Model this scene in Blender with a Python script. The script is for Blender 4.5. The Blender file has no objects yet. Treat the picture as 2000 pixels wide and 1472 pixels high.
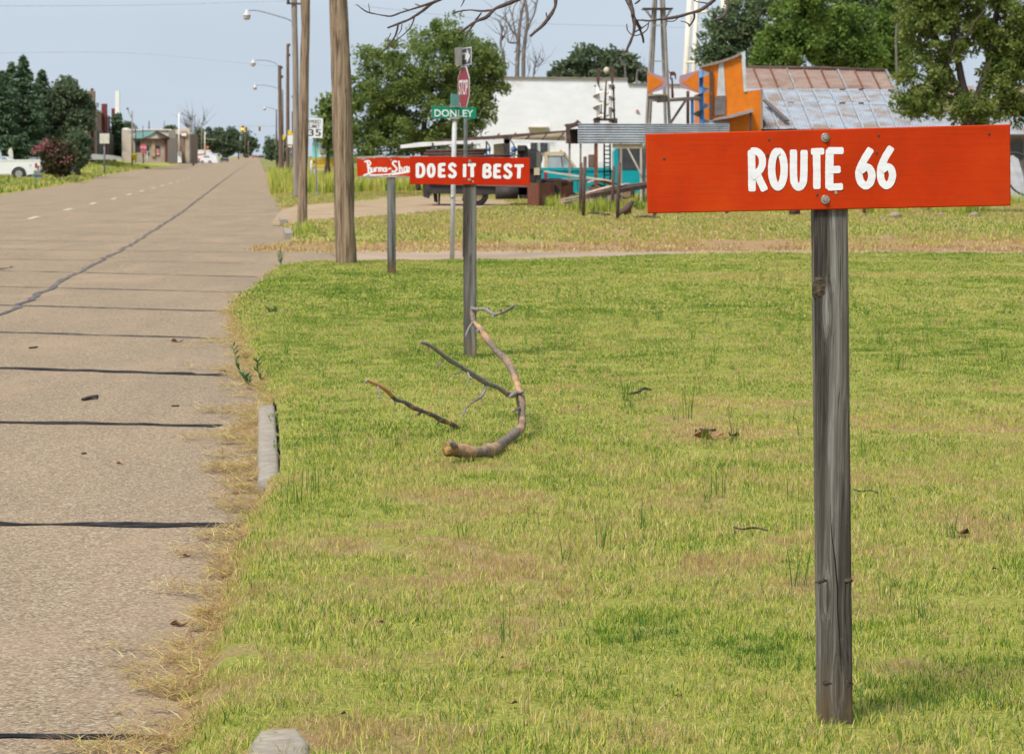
import bpy, math, random
import numpy as np
from math import sin, cos, tan, atan, radians, pi, sqrt, hypot
rnd = random.Random(66)
rng = np.random.default_rng(66)
scene = bpy.context.scene

# ------------------------------------------------------------------ camera
EYE = 1.52                      # eye height above the lawn, metres
FPX = 2000 * 100 / 36           # focal length of a 100 mm lens in photo pixels
PITCH = atan(433 / FPX)         # horizon lies 433 px above the centre
YAW = 0.0888                    # the street runs this much to the left of the view
cam_d = bpy.data.cameras.new('camera')
cam_d.lens = 100; cam_d.sensor_width = 36; cam_d.clip_start = 0.1; cam_d.clip_end = 6000
cam_d.dof.use_dof = True; cam_d.dof.focus_distance = 9.0; cam_d.dof.aperture_fstop = 17
cam = bpy.data.objects.new('camera', cam_d); scene.collection.objects.link(cam)
cam.location = (0, 0, EYE); cam.rotation_euler = (pi / 2 - PITCH, 0, 0)
scene.camera = cam

# ------------------------------------------------------------------ sky, sun, exposure
SUN_EL, SUN_AZ = radians(56), radians(-142)     # azimuth measured from +Y towards +X
world = bpy.data.worlds.new('World'); scene.world = world; world.use_nodes = True
wn = world.node_tree; wn.nodes.clear()
sky = wn.nodes.new('ShaderNodeTexSky'); sky.sky_type = 'NISHITA'; sky.sun_disc = False
sky.sun_elevation = SUN_EL; sky.sun_rotation = SUN_AZ; sky.air_density = 1.0; sky.dust_density = 3.0; sky.ozone_density = 2.0
wbg = wn.nodes.new('ShaderNodeBackground'); wbg.inputs['Strength'].default_value = 0.1
wmx = wn.nodes.new('ShaderNodeMixRGB'); wmx.inputs[0].default_value = 0.86
wmx.inputs[2].default_value = (4.15, 4.75, 5.75, 1)       # thin even cloud veil over the sky
wtc = wn.nodes.new('ShaderNodeTexCoord'); wmp = wn.nodes.new('ShaderNodeMapping'); wmp.inputs['Scale'].default_value = (2.2, 2.2, 9)
wns = wn.nodes.new('ShaderNodeTexNoise'); wns.inputs['Scale'].default_value = 1.6; wns.inputs['Detail'].default_value = 5
wrp = wn.nodes.new('ShaderNodeValToRGB'); wrp.color_ramp.elements[0].position = 0.3; wrp.color_ramp.elements[0].color = (3.75, 4.45, 5.3, 1); wrp.color_ramp.elements[1].position = 0.7; wrp.color_ramp.elements[1].color = (4.4, 5.0, 5.7, 1)
for a_, b_ in ((wtc.outputs['Generated'], wmp.inputs[0]), (wmp.outputs[0], wns.inputs['Vector']), (wns.outputs['Fac'], wrp.inputs[0]), (wrp.outputs[0], wmx.inputs[2])): wn.links.new(a_, b_)
wout = wn.nodes.new('ShaderNodeOutputWorld')
wn.links.new(sky.outputs[0], wmx.inputs[1]); wn.links.new(wmx.outputs[0], wbg.inputs['Color']); wn.links.new(wbg.outputs[0], wout.inputs[0])
sun_d = bpy.data.lights.new('sun', 'SUN'); sun_d.energy = 3.1; sun_d.angle = radians(14); sun_d.color = (1, 0.945, 0.86)
sun = bpy.data.objects.new('sun', sun_d); scene.collection.objects.link(sun)
sun.rotation_euler = (pi / 2 - SUN_EL, 0, pi - SUN_AZ)
sun.location = (0, 0, 30)
vs = scene.view_settings
vs.view_transform = 'Standard'; vs.look = 'None'; vs.gamma = 1; vs.use_curve_mapping = False; vs.exposure = 0.62
scene.cycles.use_adaptive_sampling = True; scene.cycles.adaptive_threshold = 0.03; scene.cycles.max_bounces = 4; scene.cycles.diffuse_bounces = 3; scene.cycles.glossy_bounces = 2; scene.cycles.transmission_bounces = 3

# ------------------------------------------------------------------ geometry helpers
CP, SP = cos(PITCH), sin(PITCH)
def at(px, py, y):
    """world point at forward distance y that stands where photo pixel (px, py) shows it"""
    z = EYE - y * tan(PITCH - atan((736 - py) / FPX))
    zc = y * CP + (EYE - z) * SP
    return ((px - 1000) / FPX * zc, y, z)
def gd(px, py, z=0.0):
    """point of the level z seen at pixel (px, py)"""
    y = (EYE - z) / tan(PITCH - atan((736 - py) / FPX))
    return at(px, py, y)
def road(s, t, z=0.0):
    """street frame: s metres right of the kerb line, t metres along"""
    return (s * cos(YAW) - t * sin(YAW), s * sin(YAW) + t * cos(YAW), z)
def sub(a, b): return (a[0] - b[0], a[1] - b[1], a[2] - b[2])
def add(a, b): return (a[0] + b[0], a[1] + b[1], a[2] + b[2])
def mul(a, k): return (a[0] * k, a[1] * k, a[2] * k)
def norm(a):
    l = sqrt(a[0] ** 2 + a[1] ** 2 + a[2] ** 2) or 1
    return (a[0] / l, a[1] / l, a[2] / l)
def cross(a, b): return (a[1] * b[2] - a[2] * b[1], a[2] * b[0] - a[0] * b[2], a[0] * b[1] - a[1] * b[0])
def lerp(a, b, f): return tuple(a[i] + (b[i] - a[i]) * f for i in range(len(a)))
def spline(pts, n=6):
    """Catmull-Rom through the points"""
    out = []; P = [pts[0]] + list(pts) + [pts[-1]]
    for i in range(1, len(P) - 2):
        for k in range(n):
            t = k / n; a, b, c, d = P[i - 1], P[i], P[i + 1], P[i + 2]
            out.append(tuple(0.5 * (2 * b[j] + (c[j] - a[j]) * t + (2 * a[j] - 5 * b[j] + 4 * c[j] - d[j]) * t * t + (3 * b[j] - a[j] - 3 * c[j] + d[j]) * t ** 3) for j in range(len(b))))
    out.append(tuple(pts[-1])); return out

def _hash(ix, iy, seed):
    h = (ix.astype(np.int64) * 374761393 + iy.astype(np.int64) * 668265263 + seed * 144269) & 0x7fffffff
    h = ((h ^ (h >> 13)) * 1274126177) & 0x7fffffff
    return ((h ^ (h >> 16)) & 0xffff) / 65535.0
def vnoise(x, y, seed=0):
    x = np.asarray(x, float); y = np.asarray(y, float)
    ix = np.floor(x).astype(np.int64); iy = np.floor(y).astype(np.int64); fx = x - ix; fy = y - iy
    fx = fx * fx * (3 - 2 * fx); fy = fy * fy * (3 - 2 * fy)
    a = _hash(ix, iy, seed); b = _hash(ix + 1, iy, seed); c = _hash(ix, iy + 1, seed); d = _hash(ix + 1, iy + 1, seed)
    return (a * (1 - fx) + b * fx) * (1 - fy) + (c * (1 - fx) + d * fx) * fy
def fbm(x, y, seed=0, o=4):
    v = 0; a = 0.5
    for i in range(o):
        v = v + a * vnoise(np.asarray(x) * 2 ** i, np.asarray(y) * 2 ** i, seed + i * 17); a *= 0.5
    return v / (1 - 0.5 ** o)

class MB:
    """collects vertices and faces of one mesh"""
    def __init__(s): s.v = []; s.f = []; s.sm = []
    def _add(s, v, f, smooth=False):
        o = len(s.v); s.v += [tuple(p) for p in v]; s.f += [tuple(i + o for i in q) for q in f]; s.sm += [smooth] * len(f); return s
    def box(s, c, d, rz=0, tilt=None):
        hx, hy, hz = d[0] / 2, d[1] / 2, d[2] / 2; cr, sr = cos(rz), sin(rz); vv = []
        for x, y, z in ((-hx, -hy, -hz), (hx, -hy, -hz), (hx, hy, -hz), (-hx, hy, -hz), (-hx, -hy, hz), (hx, -hy, hz), (hx, hy, hz), (-hx, hy, hz)):
            vv.append((c[0] + x * cr - y * sr, c[1] + x * sr + y * cr, c[2] + z))
        return s._add(vv, ((0, 3, 2, 1), (4, 5, 6, 7), (0, 1, 5, 4), (1, 2, 6, 5), (2, 3, 7, 6), (3, 0, 4, 7)))
    def beam(s, a, b, w, h=None):
        """rectangular bar from a to b"""
        h = h or w; d = norm(sub(b, a)); u = cross(d, (0, 0, 1))
        if abs(u[0]) + abs(u[1]) < 1e-3: u = (1, 0, 0)
        u = norm(u); n = cross(u, d); vv = []
        for p in (a, b):
            for i, j in ((-1, -1), (1, -1), (1, 1), (-1, 1)): vv.append(add(p, add(mul(u, i * w / 2), mul(n, j * h / 2))))
        return s._add(vv, ((3, 2, 1, 0), (4, 5, 6, 7), (0, 1, 5, 4), (1, 2, 6, 5), (2, 3, 7, 6), (3, 0, 4, 7)))
    def tube(s, pts, r, n=8, cap=True, jit=0.0, smooth=True):
        r = r if isinstance(r, (list, tuple)) else [r] * len(pts)
        vv = []; ff = []; prev = None
        for i, p in enumerate(pts):
            d = norm(sub(pts[min(i + 1, len(pts) - 1)], pts[max(i - 1, 0)]))
            if prev is None:
                ref = (0, 0, 1) if abs(d[2]) < 0.9 else (1, 0, 0); u = norm(cross(d, ref))
            else:
                k = sum(prev[j] * d[j] for j in range(3)); u = norm(sub(prev, mul(d, k)))
            prev = u; w = cross(d, u)
            for k in range(n):
                a = 2 * pi * k / n; rr = r[i] * (1 + (rnd.uniform(-jit, jit) if jit else 0))
                vv.append(add(p, add(mul(u, rr * cos(a)), mul(w, rr * sin(a)))))
        for i in range(len(pts) - 1):
            for k in range(n):
                a = i * n + k; b = i * n + (k + 1) % n; ff.append((a, b, b + n, a + n))
        s._add(vv, ff, smooth)
        if cap:
            o = len(s.v) - len(vv); m = len(pts) - 1
            s.f.append(tuple(o + k for k in reversed(range(n)))); s.f.append(tuple(o + m * n + k for k in range(n))); s.sm += [False, False]
        return s
    def ring_prism(s, loop, off):
        n = len(loop); vv = list(loop) + [add(p, off) for p in loop]
        ff = [tuple(range(n)), tuple(reversed(range(n, 2 * n)))] + [(i, i + n, (i + 1) % n + n, (i + 1) % n) for i in range(n)]
        return s._add(vv, ff)
    def pxprism(s, pts, y, th):
        """outline given in photo pixels, standing at distance y, th metres thick away from the camera"""
        return s.ring_prism([at(p[0], p[1], y) for p in pts], (0, th, 0))
    def pxbox(s, x0, y0, x1, y1, Y, th): return s.pxprism([(x0, y0), (x0, y1), (x1, y1), (x1, y0)], Y, th)
    def quad(s, a, b, c, d): return s._add([a, b, c, d], [(0, 1, 2, 3)])
    def poly(s, pts): return s._add(pts, [tuple(range(len(pts)))])
    def lathe(s, c, prof, axis=(0, 0, 1), n=16, smooth=True):
        """profile of (radius, height along axis)"""
        ax = norm(axis); ref = (0, 0, 1) if abs(ax[2]) < 0.9 else (1, 0, 0); u = norm(cross(ax, ref)); w = cross(ax, u); vv = []; ff = []
        for r, h in prof:
            for k in range(n):
                a = 2 * pi * k / n; vv.append(add(c, add(mul(ax, h), add(mul(u, r * cos(a)), mul(w, r * sin(a))))))
        for i in range(len(prof) - 1):
            for k in range(n): a = i * n + k; b = i * n + (k + 1) % n; ff.append((a, b, b + n, a + n))
        m = (len(prof) - 1) * n
        s._add(vv, ff, smooth); o = len(s.v) - len(vv)
        s.f += [tuple(o + k for k in reversed(range(n))), tuple(o + m + k for k in range(n))]; s.sm += [False, False]
        return s
    def ball(s, c, r, n=10, m=6, jit=0.0, sc=(1, 1, 1)):
        vv = []; ff = []
        for i in range(m + 1):
            t = pi * i / m
            for k in range(n):
                a = 2 * pi * k / n; j = 1 + (rnd.uniform(-jit, jit) if jit else 0)
                vv.append((c[0] + r * j * sin(t) * cos(a) * sc[0], c[1] + r * j * sin(t) * sin(a) * sc[1], c[2] + r * j * cos(t) * sc[2]))
        for i in range(m):
            for k in range(n): ff.append((i * n + k, (i + 1) * n + k, (i + 1) * n + (k + 1) % n, i * n + (k + 1) % n))
        return s._add(vv, ff, True)
    def stroke(s, pts, w, Y, lift=0.0, sc=None, smooth=True, n=6, rag=0.0):
        """brush stroke along pixel points, flat paint standing on a board at distance Y"""
        P = spline(pts, n) if smooth and len(pts) > 2 else list(pts); L = []; R = []
        if len(P) == 2: P = [lerp(P[0], P[1], k / 5) for k in range(6)]
        for i, p in enumerate(P):
            a = P[max(i - 1, 0)]; b = P[min(i + 1, len(P) - 1)]; dx, dy = b[0] - a[0], b[1] - a[1]; l = hypot(dx, dy) or 1; dx /= l; dy /= l
            e = 1.0 + (rnd.uniform(-rag, rag) if rag else 0); e2 = 1.0 + (rnd.uniform(-rag, rag) if rag else 0); ww = w / 2
            L.append((p[0] - dy * ww * e, p[1] + dx * ww * e)); R.append((p[0] + dy * ww * e2, p[1] - dx * ww * e2))
        def tip(i, sg):
            a = P[i]; b = P[i - sg] if sg > 0 else P[1]
            dx, dy = a[0] - b[0], a[1] - b[1]; l = hypot(dx, dy) or 1; dx /= l; dy /= l; k = w * 0.18; q = w * 0.34
            return [(a[0] + dx * k - dy * q, a[1] + dy * k + dx * q), (a[0] + dx * k + dy * q, a[1] + dy * k - dx * q)]
        t1 = tip(len(P) - 1, 1); t0 = tip(0, -1)
        def w3(q, i=0): return at(q[0], q[1], Y - lift - 0.00003 * i)
        for i in range(len(P) - 1): s._add([w3(L[i], i), w3(L[i + 1], i + 1), w3(R[i + 1], i + 1), w3(R[i], i)], [(0, 1, 2, 3)])
        e_ = len(P); s._add([w3(L[-1], e_), w3(t1[0], e_), w3(t1[1], e_), w3(R[-1], e_)], [(0, 1, 2, 3)])
        s._add([w3(R[0], -1), w3(t0[0], -1), w3(t0[1], -1), w3(L[0], -1)], [(0, 1, 2, 3)])
        return s

def build(name, mb, mat, off=(0, 0, 0)):
    me = bpy.data.meshes.new(name)
    me.from_pydata([sub(v, off) for v in mb.v], [], mb.f); me.update()
    if any(mb.sm): me.polygons.foreach_set('use_smooth', mb.sm)
    if mat: me.materials.append(mat)
    o = bpy.data.objects.new(name, me); scene.collection.objects.link(o); return o
def npmesh(name, V, Fq, mat, off=(0, 0, 0), attrs=None, smooth=False):
    """mesh from numpy arrays, all faces with the same number of corners"""
    V = np.asarray(V, np.float32) - np.asarray(off, np.float32); Fq = np.asarray(Fq, np.int32); k = Fq.shape[1]
    me = bpy.data.meshes.new(name); me.vertices.add(len(V)); me.vertices.foreach_set('co', V.ravel())
    me.loops.add(Fq.size); me.loops.foreach_set('vertex_index', Fq.ravel())
    me.polygons.add(len(Fq)); me.polygons.foreach_set('loop_start', np.arange(0, Fq.size, k, dtype=np.int32))
    if smooth: me.polygons.foreach_set('use_smooth', np.ones(len(Fq), bool))
    me.update(calc_edges=True); me.validate()
    for nm, arr in (attrs or {}).items():
        a = me.attributes.new(nm, 'FLOAT', 'POINT'); a.data.foreach_set('value', np.asarray(arr, np.float32))
    if mat: me.materials.append(mat)
    o = bpy.data.objects.new(name, me); scene.collection.objects.link(o); return o
def tag(o, label=None, cat=None, group=None, kind=None):
    if label: o['label'] = label
    if cat: o['category'] = cat
    if group: o['group'] = group
    if kind: o['kind'] = kind
    return o
class Thing:
    """an Empty at the thing's base that parents its parts"""
    def __init__(s, name, label, cat, loc, group=None):
        s.loc = tuple(loc); s.o = bpy.data.objects.new(name, None); scene.collection.objects.link(s.o)
        s.o.empty_display_size = 0.2; s.o.location = loc; tag(s.o, label, cat, group)
    def part(s, name, mb, mat, parent=None, label=None):
        o = build(name, mb, mat, s.loc); o.parent = parent or s.o
        if label: o['label'] = label
        return o
    def adopt(s, o, parent=None): o.parent = parent or s.o; return o
def single(name, mb, mat, label, cat, loc, group=None):
    o = build(name, mb, mat, loc); o.location = loc; return tag(o, label, cat, group)
def struct(name, mb, mat): return tag(build(name, mb, mat), kind='structure')

_tcache = {}
def text_outline(txt):
    """outline mesh of a word in the built-in font, scaled to the unit square"""
    if txt not in _tcache:
        c = bpy.data.curves.new('t', 'FONT'); c.body = txt; c.resolution_u = 3; c.offset = 0.012
        o = bpy.data.objects.new('t', c); scene.collection.objects.link(o)
        me = bpy.data.meshes.new_from_object(o.evaluated_get(bpy.context.evaluated_depsgraph_get()))
        V = np.array([v.co[:] for v in me.vertices]); Fs = [tuple(p.vertices) for p in me.polygons]
        bpy.data.objects.remove(o); bpy.data.meshes.remove(me)
        lo = V.min(0); hi = V.max(0); V = (V - lo) / np.maximum(hi - lo, 1e-6); _tcache[txt] = (V, Fs)
    return _tcache[txt]
def text_on(mb, txt, o, ux, uy):
    V, Fs = text_outline(txt)
    return mb._add([add(o, add(mul(ux, v[0]), mul(uy, v[1]))) for v in V], Fs)

# ------------------------------------------------------------------ materials
class NT:
    def __init__(s, name):
        s.m = bpy.data.materials.new(name); s.m.use_nodes = True; s.t = s.m.node_tree; s.b = s.t.nodes['Principled BSDF']
    def n(s, ty, ins=None, **props):
        nd = s.t.nodes.new(ty)
        for k, v in props.items(): setattr(nd, k, v)
        for k, v in (ins or {}).items():
            if hasattr(v, 'links'): s.t.links.new(v, nd.inputs[k])
            else: nd.inputs[k].default_value = v
        return nd
    def pos(s, kind='Object', scale=(1, 1, 1), rot=(0, 0, 0), loc=(0, 0, 0)):
        c = s.n('ShaderNodeNewGeometry').outputs['Position'] if kind == 'World' else s.n('ShaderNodeTexCoord').outputs[kind]
        return s.n('ShaderNodeMapping', {'Vector': c, 'Scale': scale, 'Rotation': rot, 'Location': loc}).outputs[0]
    def noise(s, vec, scale, detail=4, rough=0.55, dist=0.0): return s.n('ShaderNodeTexNoise', {'Vector': vec, 'Scale': scale, 'Detail': detail, 'Roughness': rough, 'Distortion': dist}).outputs['Fac']
    def voro(s, vec, scale, out='Color', **p): return s.n('ShaderNodeTexVoronoi', {'Vector': vec, 'Scale': scale}, **p).outputs[out]
    def ramp(s, fac, stops):
        r = s.n('ShaderNodeValToRGB', {'Fac': fac}); e = r.color_ramp.elements
        while len(e) < len(stops): e.new(0.5)
        for i, (p, c) in enumerate(stops):
            e[i].position = p; e[i].color = (c, c, c, 1) if isinstance(c, (int, float)) else (*c, 1)
        return r.outputs[0]
    def mix(s, f, a, b, mode='MIX'):
        nd = s.n('ShaderNodeMixRGB', blend_type=mode)
        for k, v in ((0, f), (1, a), (2, b)):
            if hasattr(v, 'links'): s.t.links.new(v, nd.inputs[k])
            else: nd.inputs[k].default_value = v if k == 0 else ((*v, 1) if len(v) == 3 else v)
        return nd.outputs[0]
    def math(s, op, a, b=0.0):
        nd = s.n('ShaderNodeMath', operation=op)
        for k, v in ((0, a), (1, b)):
            if hasattr(v, 'links'): s.t.links.new(v, nd.inputs[k])
            else: nd.inputs[k].default_value = v
        return nd.outputs[0]
    def attr(s, name, ty='GEOMETRY'): return s.n('ShaderNodeAttribute', attribute_name=name, attribute_type=ty).outputs['Fac']
    def set(s, col=None, rough=None, metal=None, bump=None, bs=0.3, bd=0.01, spec=None):
        for k, v in (('Base Color', col), ('Roughness', rough), ('Metallic', metal), ('Specular IOR Level', spec)):
            if v is None: continue
            if hasattr(v, 'links'): s.t.links.new(v, s.b.inputs[k])
            else: s.b.inputs[k].default_value = (*v, 1) if isinstance(v, tuple) and len(v) == 3 else v
        if bump is not None:
            nb = s.n('ShaderNodeBump', {'Height': bump, 'Strength': bs, 'Distance': bd}); s.t.links.new(nb.outputs[0], s.b.inputs['Normal'])
        return s.m
_mats = {}
def M(name, c1, c2=None, scale=4.0, rough=0.7, metal=0.0, stretch=(1, 1, 1), bump=0.0, bd=0.01, lo=0.35, hi=0.65, c3=None, s3=1.0, t3=(0.55, 0.68), detail=5, spec=0.3):
    """two colours mixed by noise, with an optional third as patches of wear"""
    if name in _mats: return _mats[name]
    n = NT(name)
    c2 = c2 or tuple(min(1, c * 0.75) for c in c1)
    v = n.pos('Object', stretch); f = n.noise(v, scale, detail)
    col = n.ramp(f, [(lo, c1), (hi, c2)])
    if c3: col = n.mix(n.ramp(n.noise(n.pos('Object', loc=(3.1, 1.7, 0.4)), s3, 7, 0.65), [(t3[0], 0.0), (t3[1], 1.0)]), col, c3)
    n.set(col, rough, metal, bump=f if bump else None, bs=bump, bd=bd, spec=spec)
    _mats[name] = n.m; return n.m
# ================================================================== the ground
ROADZ = -0.08
# --- materials of the ground
def road_material():
    n = NT('chip_seal'); p = n.pos('World')
    stone = n.n('ShaderNodeTexVoronoi', {'Vector': p, 'Scale': 105.0}).outputs['Color']
    g = n.n('ShaderNodeSeparateColor', {'Color': stone}).outputs[0]
    st = n.ramp(g, [(0.0, (0.075, 0.06, 0.045)), (0.2, (0.17, 0.132, 0.093)), (0.45, (0.30, 0.23, 0.152)), (0.75, (0.365, 0.282, 0.19)), (0.93, (0.48, 0.41, 0.315)), (1.0, (0.58, 0.53, 0.45))])
    fine = n.noise(p, 230, 3); st = n.mix(0.38, st, n.ramp(fine, [(0.3, (0.14, 0.11, 0.08)), (0.7, (0.39, 0.305, 0.212))]))
    big = n.noise(n.pos('World', (0.55, 0.16, 1)), 1.4, 6, 0.6)
    st = n.mix(0.5, st, n.ramp(big, [(0.3, (0.74, 0.72, 0.72)), (0.7, (1.12, 1.05, 0.97))]), 'MULTIPLY')
    stain = n.ramp(n.noise(n.pos('World', (1, 0.35, 1), loc=(4, 2, 0)), 0.9, 6, 0.62), [(0.52, 0.0), (0.68, 1.0)])
    st = n.mix(n.math('MULTIPLY', stain, 0.55), st, (0.36, 0.26, 0.175))
    dk = n.ramp(n.noise(n.pos('World', (1.6, 0.12, 1), rot=(0, 0, 0.089), loc=(9, 5, 0)), 0.8, 5, 0.6), [(0.54, 0.0), (0.72, 1.0)]); st = n.mix(n.math('MULTIPLY', dk, 0.2), st, (0.13, 0.105, 0.085))
    spot = n.ramp(n.noise(p, 3.4, 5, 0.7), [(0.66, 0.0), (0.73, 1.0)]); st = n.mix(n.math('MULTIPLY', spot, 0.3), st, (0.1, 0.08, 0.065))
    return n.set(st, 0.95, bump=n.math('ADD', g, fine), bs=0.6, bd=0.005, spec=0.03)
MAT_ROAD = road_material()
def soil_material(name, col_dirt):
    n = NT(name); p = n.pos('World'); f = n.noise(p, 60, 6, 0.7); d = n.attr('dry')
    c = n.ramp(f, [(0.3, (0.11, 0.12, 0.025)), (0.5, (0.27, 0.28, 0.055)), (0.7, (0.45, 0.41, 0.12))])
    c2 = n.ramp(f, [(0.3, (0.13, 0.085, 0.04)), (0.5, (0.30, 0.22, 0.10)), (0.7, (0.46, 0.36, 0.18))])
    c = n.mix(n.ramp(d, [(0.45, 0.0), (0.8, 1.0)]), c, c2)
    c = n.mix(n.ramp(d, [(1.2 / 2, 0.0), (1.0, 0.6)]), c, col_dirt)
    return n.set(c, 0.95, bump=f, bs=0.8, bd=0.02, spec=0.1)
MAT_SOIL = soil_material('thatch_soil', (0.33, 0.2, 0.11))
MAT_DIRT = M('red_dirt', (0.37, 0.275, 0.18), (0.29, 0.205, 0.13), 0.8, 0.95, c3=(0.3, 0.24, 0.11), s3=0.35, bump=0.3, spec=0.1)
MAT_TAR = M('tar', (0.016, 0.016, 0.018), (0.045, 0.043, 0.044), 9, 0.9, c3=(0.2, 0.16, 0.12), s3=16, t3=(0.62, 0.74), spec=0.03)
MAT_TARG = M('old_tar', (0.05, 0.05, 0.058), (0.10, 0.092, 0.09), 7, 0.9, c3=(0.26, 0.2, 0.145), s3=9, t3=(0.54, 0.66), spec=0.03)
MAT_CRACK = M('crack_filler', (0.085, 0.085, 0.10), (0.14, 0.13, 0.13), 7, 0.9, c3=(0.26, 0.2, 0.145), s3=5, t3=(0.5, 0.62), spec=0.03)
MAT_PAINT = M('worn_road_paint', (0.56, 0.5, 0.43), (0.38, 0.32, 0.25), 6, 0.8)
MAT_KERB = M('kerb_concrete', (0.32, 0.28, 0.225), (0.22, 0.19, 0.15), 22, 0.9, bump=0.4, bd=0.004, c3=(0.25, 0.225, 0.18), s3=6, t3=(0.55, 0.75))

# --- far ground sheet
n = NT('far_ground'); c = n.ramp(n.noise(n.pos('World'), 0.06, 6), [(0.35, (0.13, 0.15, 0.045)), (0.65, (0.27, 0.24, 0.09))]); MAT_FAR = n.set(c, 0.95, spec=0.1)
struct('ground', MB().quad((-900, -20, -0.35), (900, -20, -0.35), (900, 4000, -0.35), (-900, 4000, -0.35)), MAT_FAR)

# --- the street
rd = MB(); L = [(-10.55, -6), (-10.4, 120), (-10.5, 178), (-11.9, 215), (-12.9, 300), (-13.2, 900), (-13.2, 2500)]; R = [(0.75, -6), (0.75, 38), (1.3, 39.5), (1.3, 47.5), (0.62, 52), (0.62, 900), (0.62, 2500)]
vv = []; tt = [-6, 20, 38, 39.5, 47.5, 52, 80, 120, 150, 178, 215, 300, 900, 2500]
for t in tt: vv += [road(float(np.interp(t, [p[1] for p in L], [p[0] for p in L])), t, ROADZ), road(float(np.interp(t, [p[1] for p in R], [p[0] for p in R])), t, ROADZ)]
rd._add(vv, [(2 * i, 2 * i + 1, 2 * i + 3, 2 * i + 2) for i in range(len(tt) - 1)])
street = struct('road', rd, MAT_ROAD)
def on_road(name, mb, mat): o = build(name, mb, mat); o.parent = street; return o
def px_road(px, py, lift): return gd(px, py, ROADZ + lift)
def seal_strip(pts, w, lift, wob, mat, seg=0.12):
    """a poured tar joint with ragged edges through the points (x, y)"""
    P = []; 
    for i in range(len(pts) - 1):
        a, b = pts[i], pts[i + 1]; m = max(2, int(hypot(b[0] - a[0], b[1] - a[1]) / seg))
        P += [(a[0] + (b[0] - a[0]) * k / m, a[1] + (b[1] - a[1]) * k / m) for k in range(m)]
    P.append(pts[-1]); V = []; s0 = rnd.uniform(0, 99); d = 0
    for i, p in enumerate(P):
        a = P[max(i - 1, 0)]; b = P[min(i + 1, len(P) - 1)]; dx, dy = b[0] - a[0], b[1] - a[1]; l = hypot(dx, dy) or 1; nx, ny = -dy / l, dx / l
        d += l / 2; e = float(fbm(d * 2.2 + s0, 3.3, 5)) * 2 - 1; e1 = float(fbm(d * 7 + s0, 9.1, 7)) * 2 - 1; e2 = float(fbm(d * 7 + s0, 1.2, 9)) * 2 - 1
        ww = w * (0.85 + 0.55 * e); c = wob * e
        V += [(p[0] + nx * (c + ww / 2 + e1 * w * 0.5), p[1] + ny * (c + ww / 2 + e1 * w * 0.5), ROADZ + lift), (p[0] + nx * (c - ww / 2 + e2 * w * 0.5), p[1] + ny * (c - ww / 2 + e2 * w * 0.5), ROADZ + lift)]
    mb = MB(); mb._add(V, [(2 * i, 2 * i + 2, 2 * i + 3, 2 * i + 1) for i in range(len(P) - 1)]); return mb
# transverse joints: rows where each meets the left frame edge and the kerb
for i, (yl, xr, yr, w, m) in enumerate([(1438, 300, 1442, 0.11, MAT_TAR), (1022, 480, 1028, 0.15, MAT_TAR), (825, 430, 832, 0.17, MAT_TAR), (719, 442, 733, 0.17, MAT_TAR), (649, 430, 661, 0.13, MAT_TARG), (596, 430, 608, 0.12, MAT_TARG), (560, 470, 571, 0.07, MAT_TARG), (529, 500, 541, 0.07, MAT_TARG), (506, 470, 514, 0.06, MAT_TARG), (487, 530, 494, 0.06, MAT_TARG), (470, 520, 476, 0.055, MAT_TARG), (455, 520, 461, 0.055, MAT_TARG)]):
    b = px_road(xr, yr, 0)[:2]; a = px_road(0, yl, 0)[:2]; f = 2.4 if i < 8 else 1.6
    a = (b[0] + (a[0] - b[0]) * f, b[1] + (a[1] - b[1]) * f)
    on_road('tar_joint', seal_strip([a, b], w, 0.004, 0.03, m), m)
for pts, w, m in (([(-120, 695), (0, 620), (70, 580), (150, 533), (250, 482), (355, 415), (440, 350), (478, 323), (492, 312)], 0.07, MAT_CRACK), ([(-60, 560), (0, 527), (26, 521)], 0.05, MAT_TARG)):
    on_road('tar_crack', seal_strip([px_road(p[0], p[1], 0)[:2] for p in pts], w, 0.008, 0.12, m, 0.35), m)
for px, py in ((65, 425), (133, 409), (182, 397), (222, 388), (252, 379.6), (277, 373), (300, 367), (317, 362.4), (333, 358), (347, 354), (358, 350.5), (368, 347.5)):
    c = px_road(px, py, 0.004); k = hypot(c[0], c[1]); a = (-sin(YAW) * 1.55, cos(YAW) * 1.55); w = 0.07
    on_road('lane_dash', MB().quad((c[0] - a[0] - w, c[1] - a[1], c[2]), (c[0] - a[0] + w, c[1] - a[1], c[2]), (c[0] + a[0] + w, c[1] + a[1], c[2]), (c[0] + a[0] - w, c[1] + a[1], c[2])), MAT_PAINT)

# --- the side street between the lawn and the bank
ss = MB(); ss._add([(60, 38.2, ROADZ + 0.012), (60, 48.5, ROADZ + 0.012)] + [(-2.55 - 0.09 * (48.5 - 0.35 * k - 43) + 0.5 * (float(fbm(k * 0.37, 4.2, 91)) - 0.5) - 0.12 * (k % 2), 48.5 - 0.35 * k, ROADZ + 0.012) for k in range(28)], [tuple(range(30))])
MAT_SIDE = M('dusty_side_street', (0.36, 0.275, 0.20), (0.31, 0.23, 0.165), 0.7, 0.95, c3=(0.36, 0.25, 0.16), s3=0.5, bump=0.2, spec=0.1)
struct('side_street', ss, MAT_SIDE)

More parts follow.
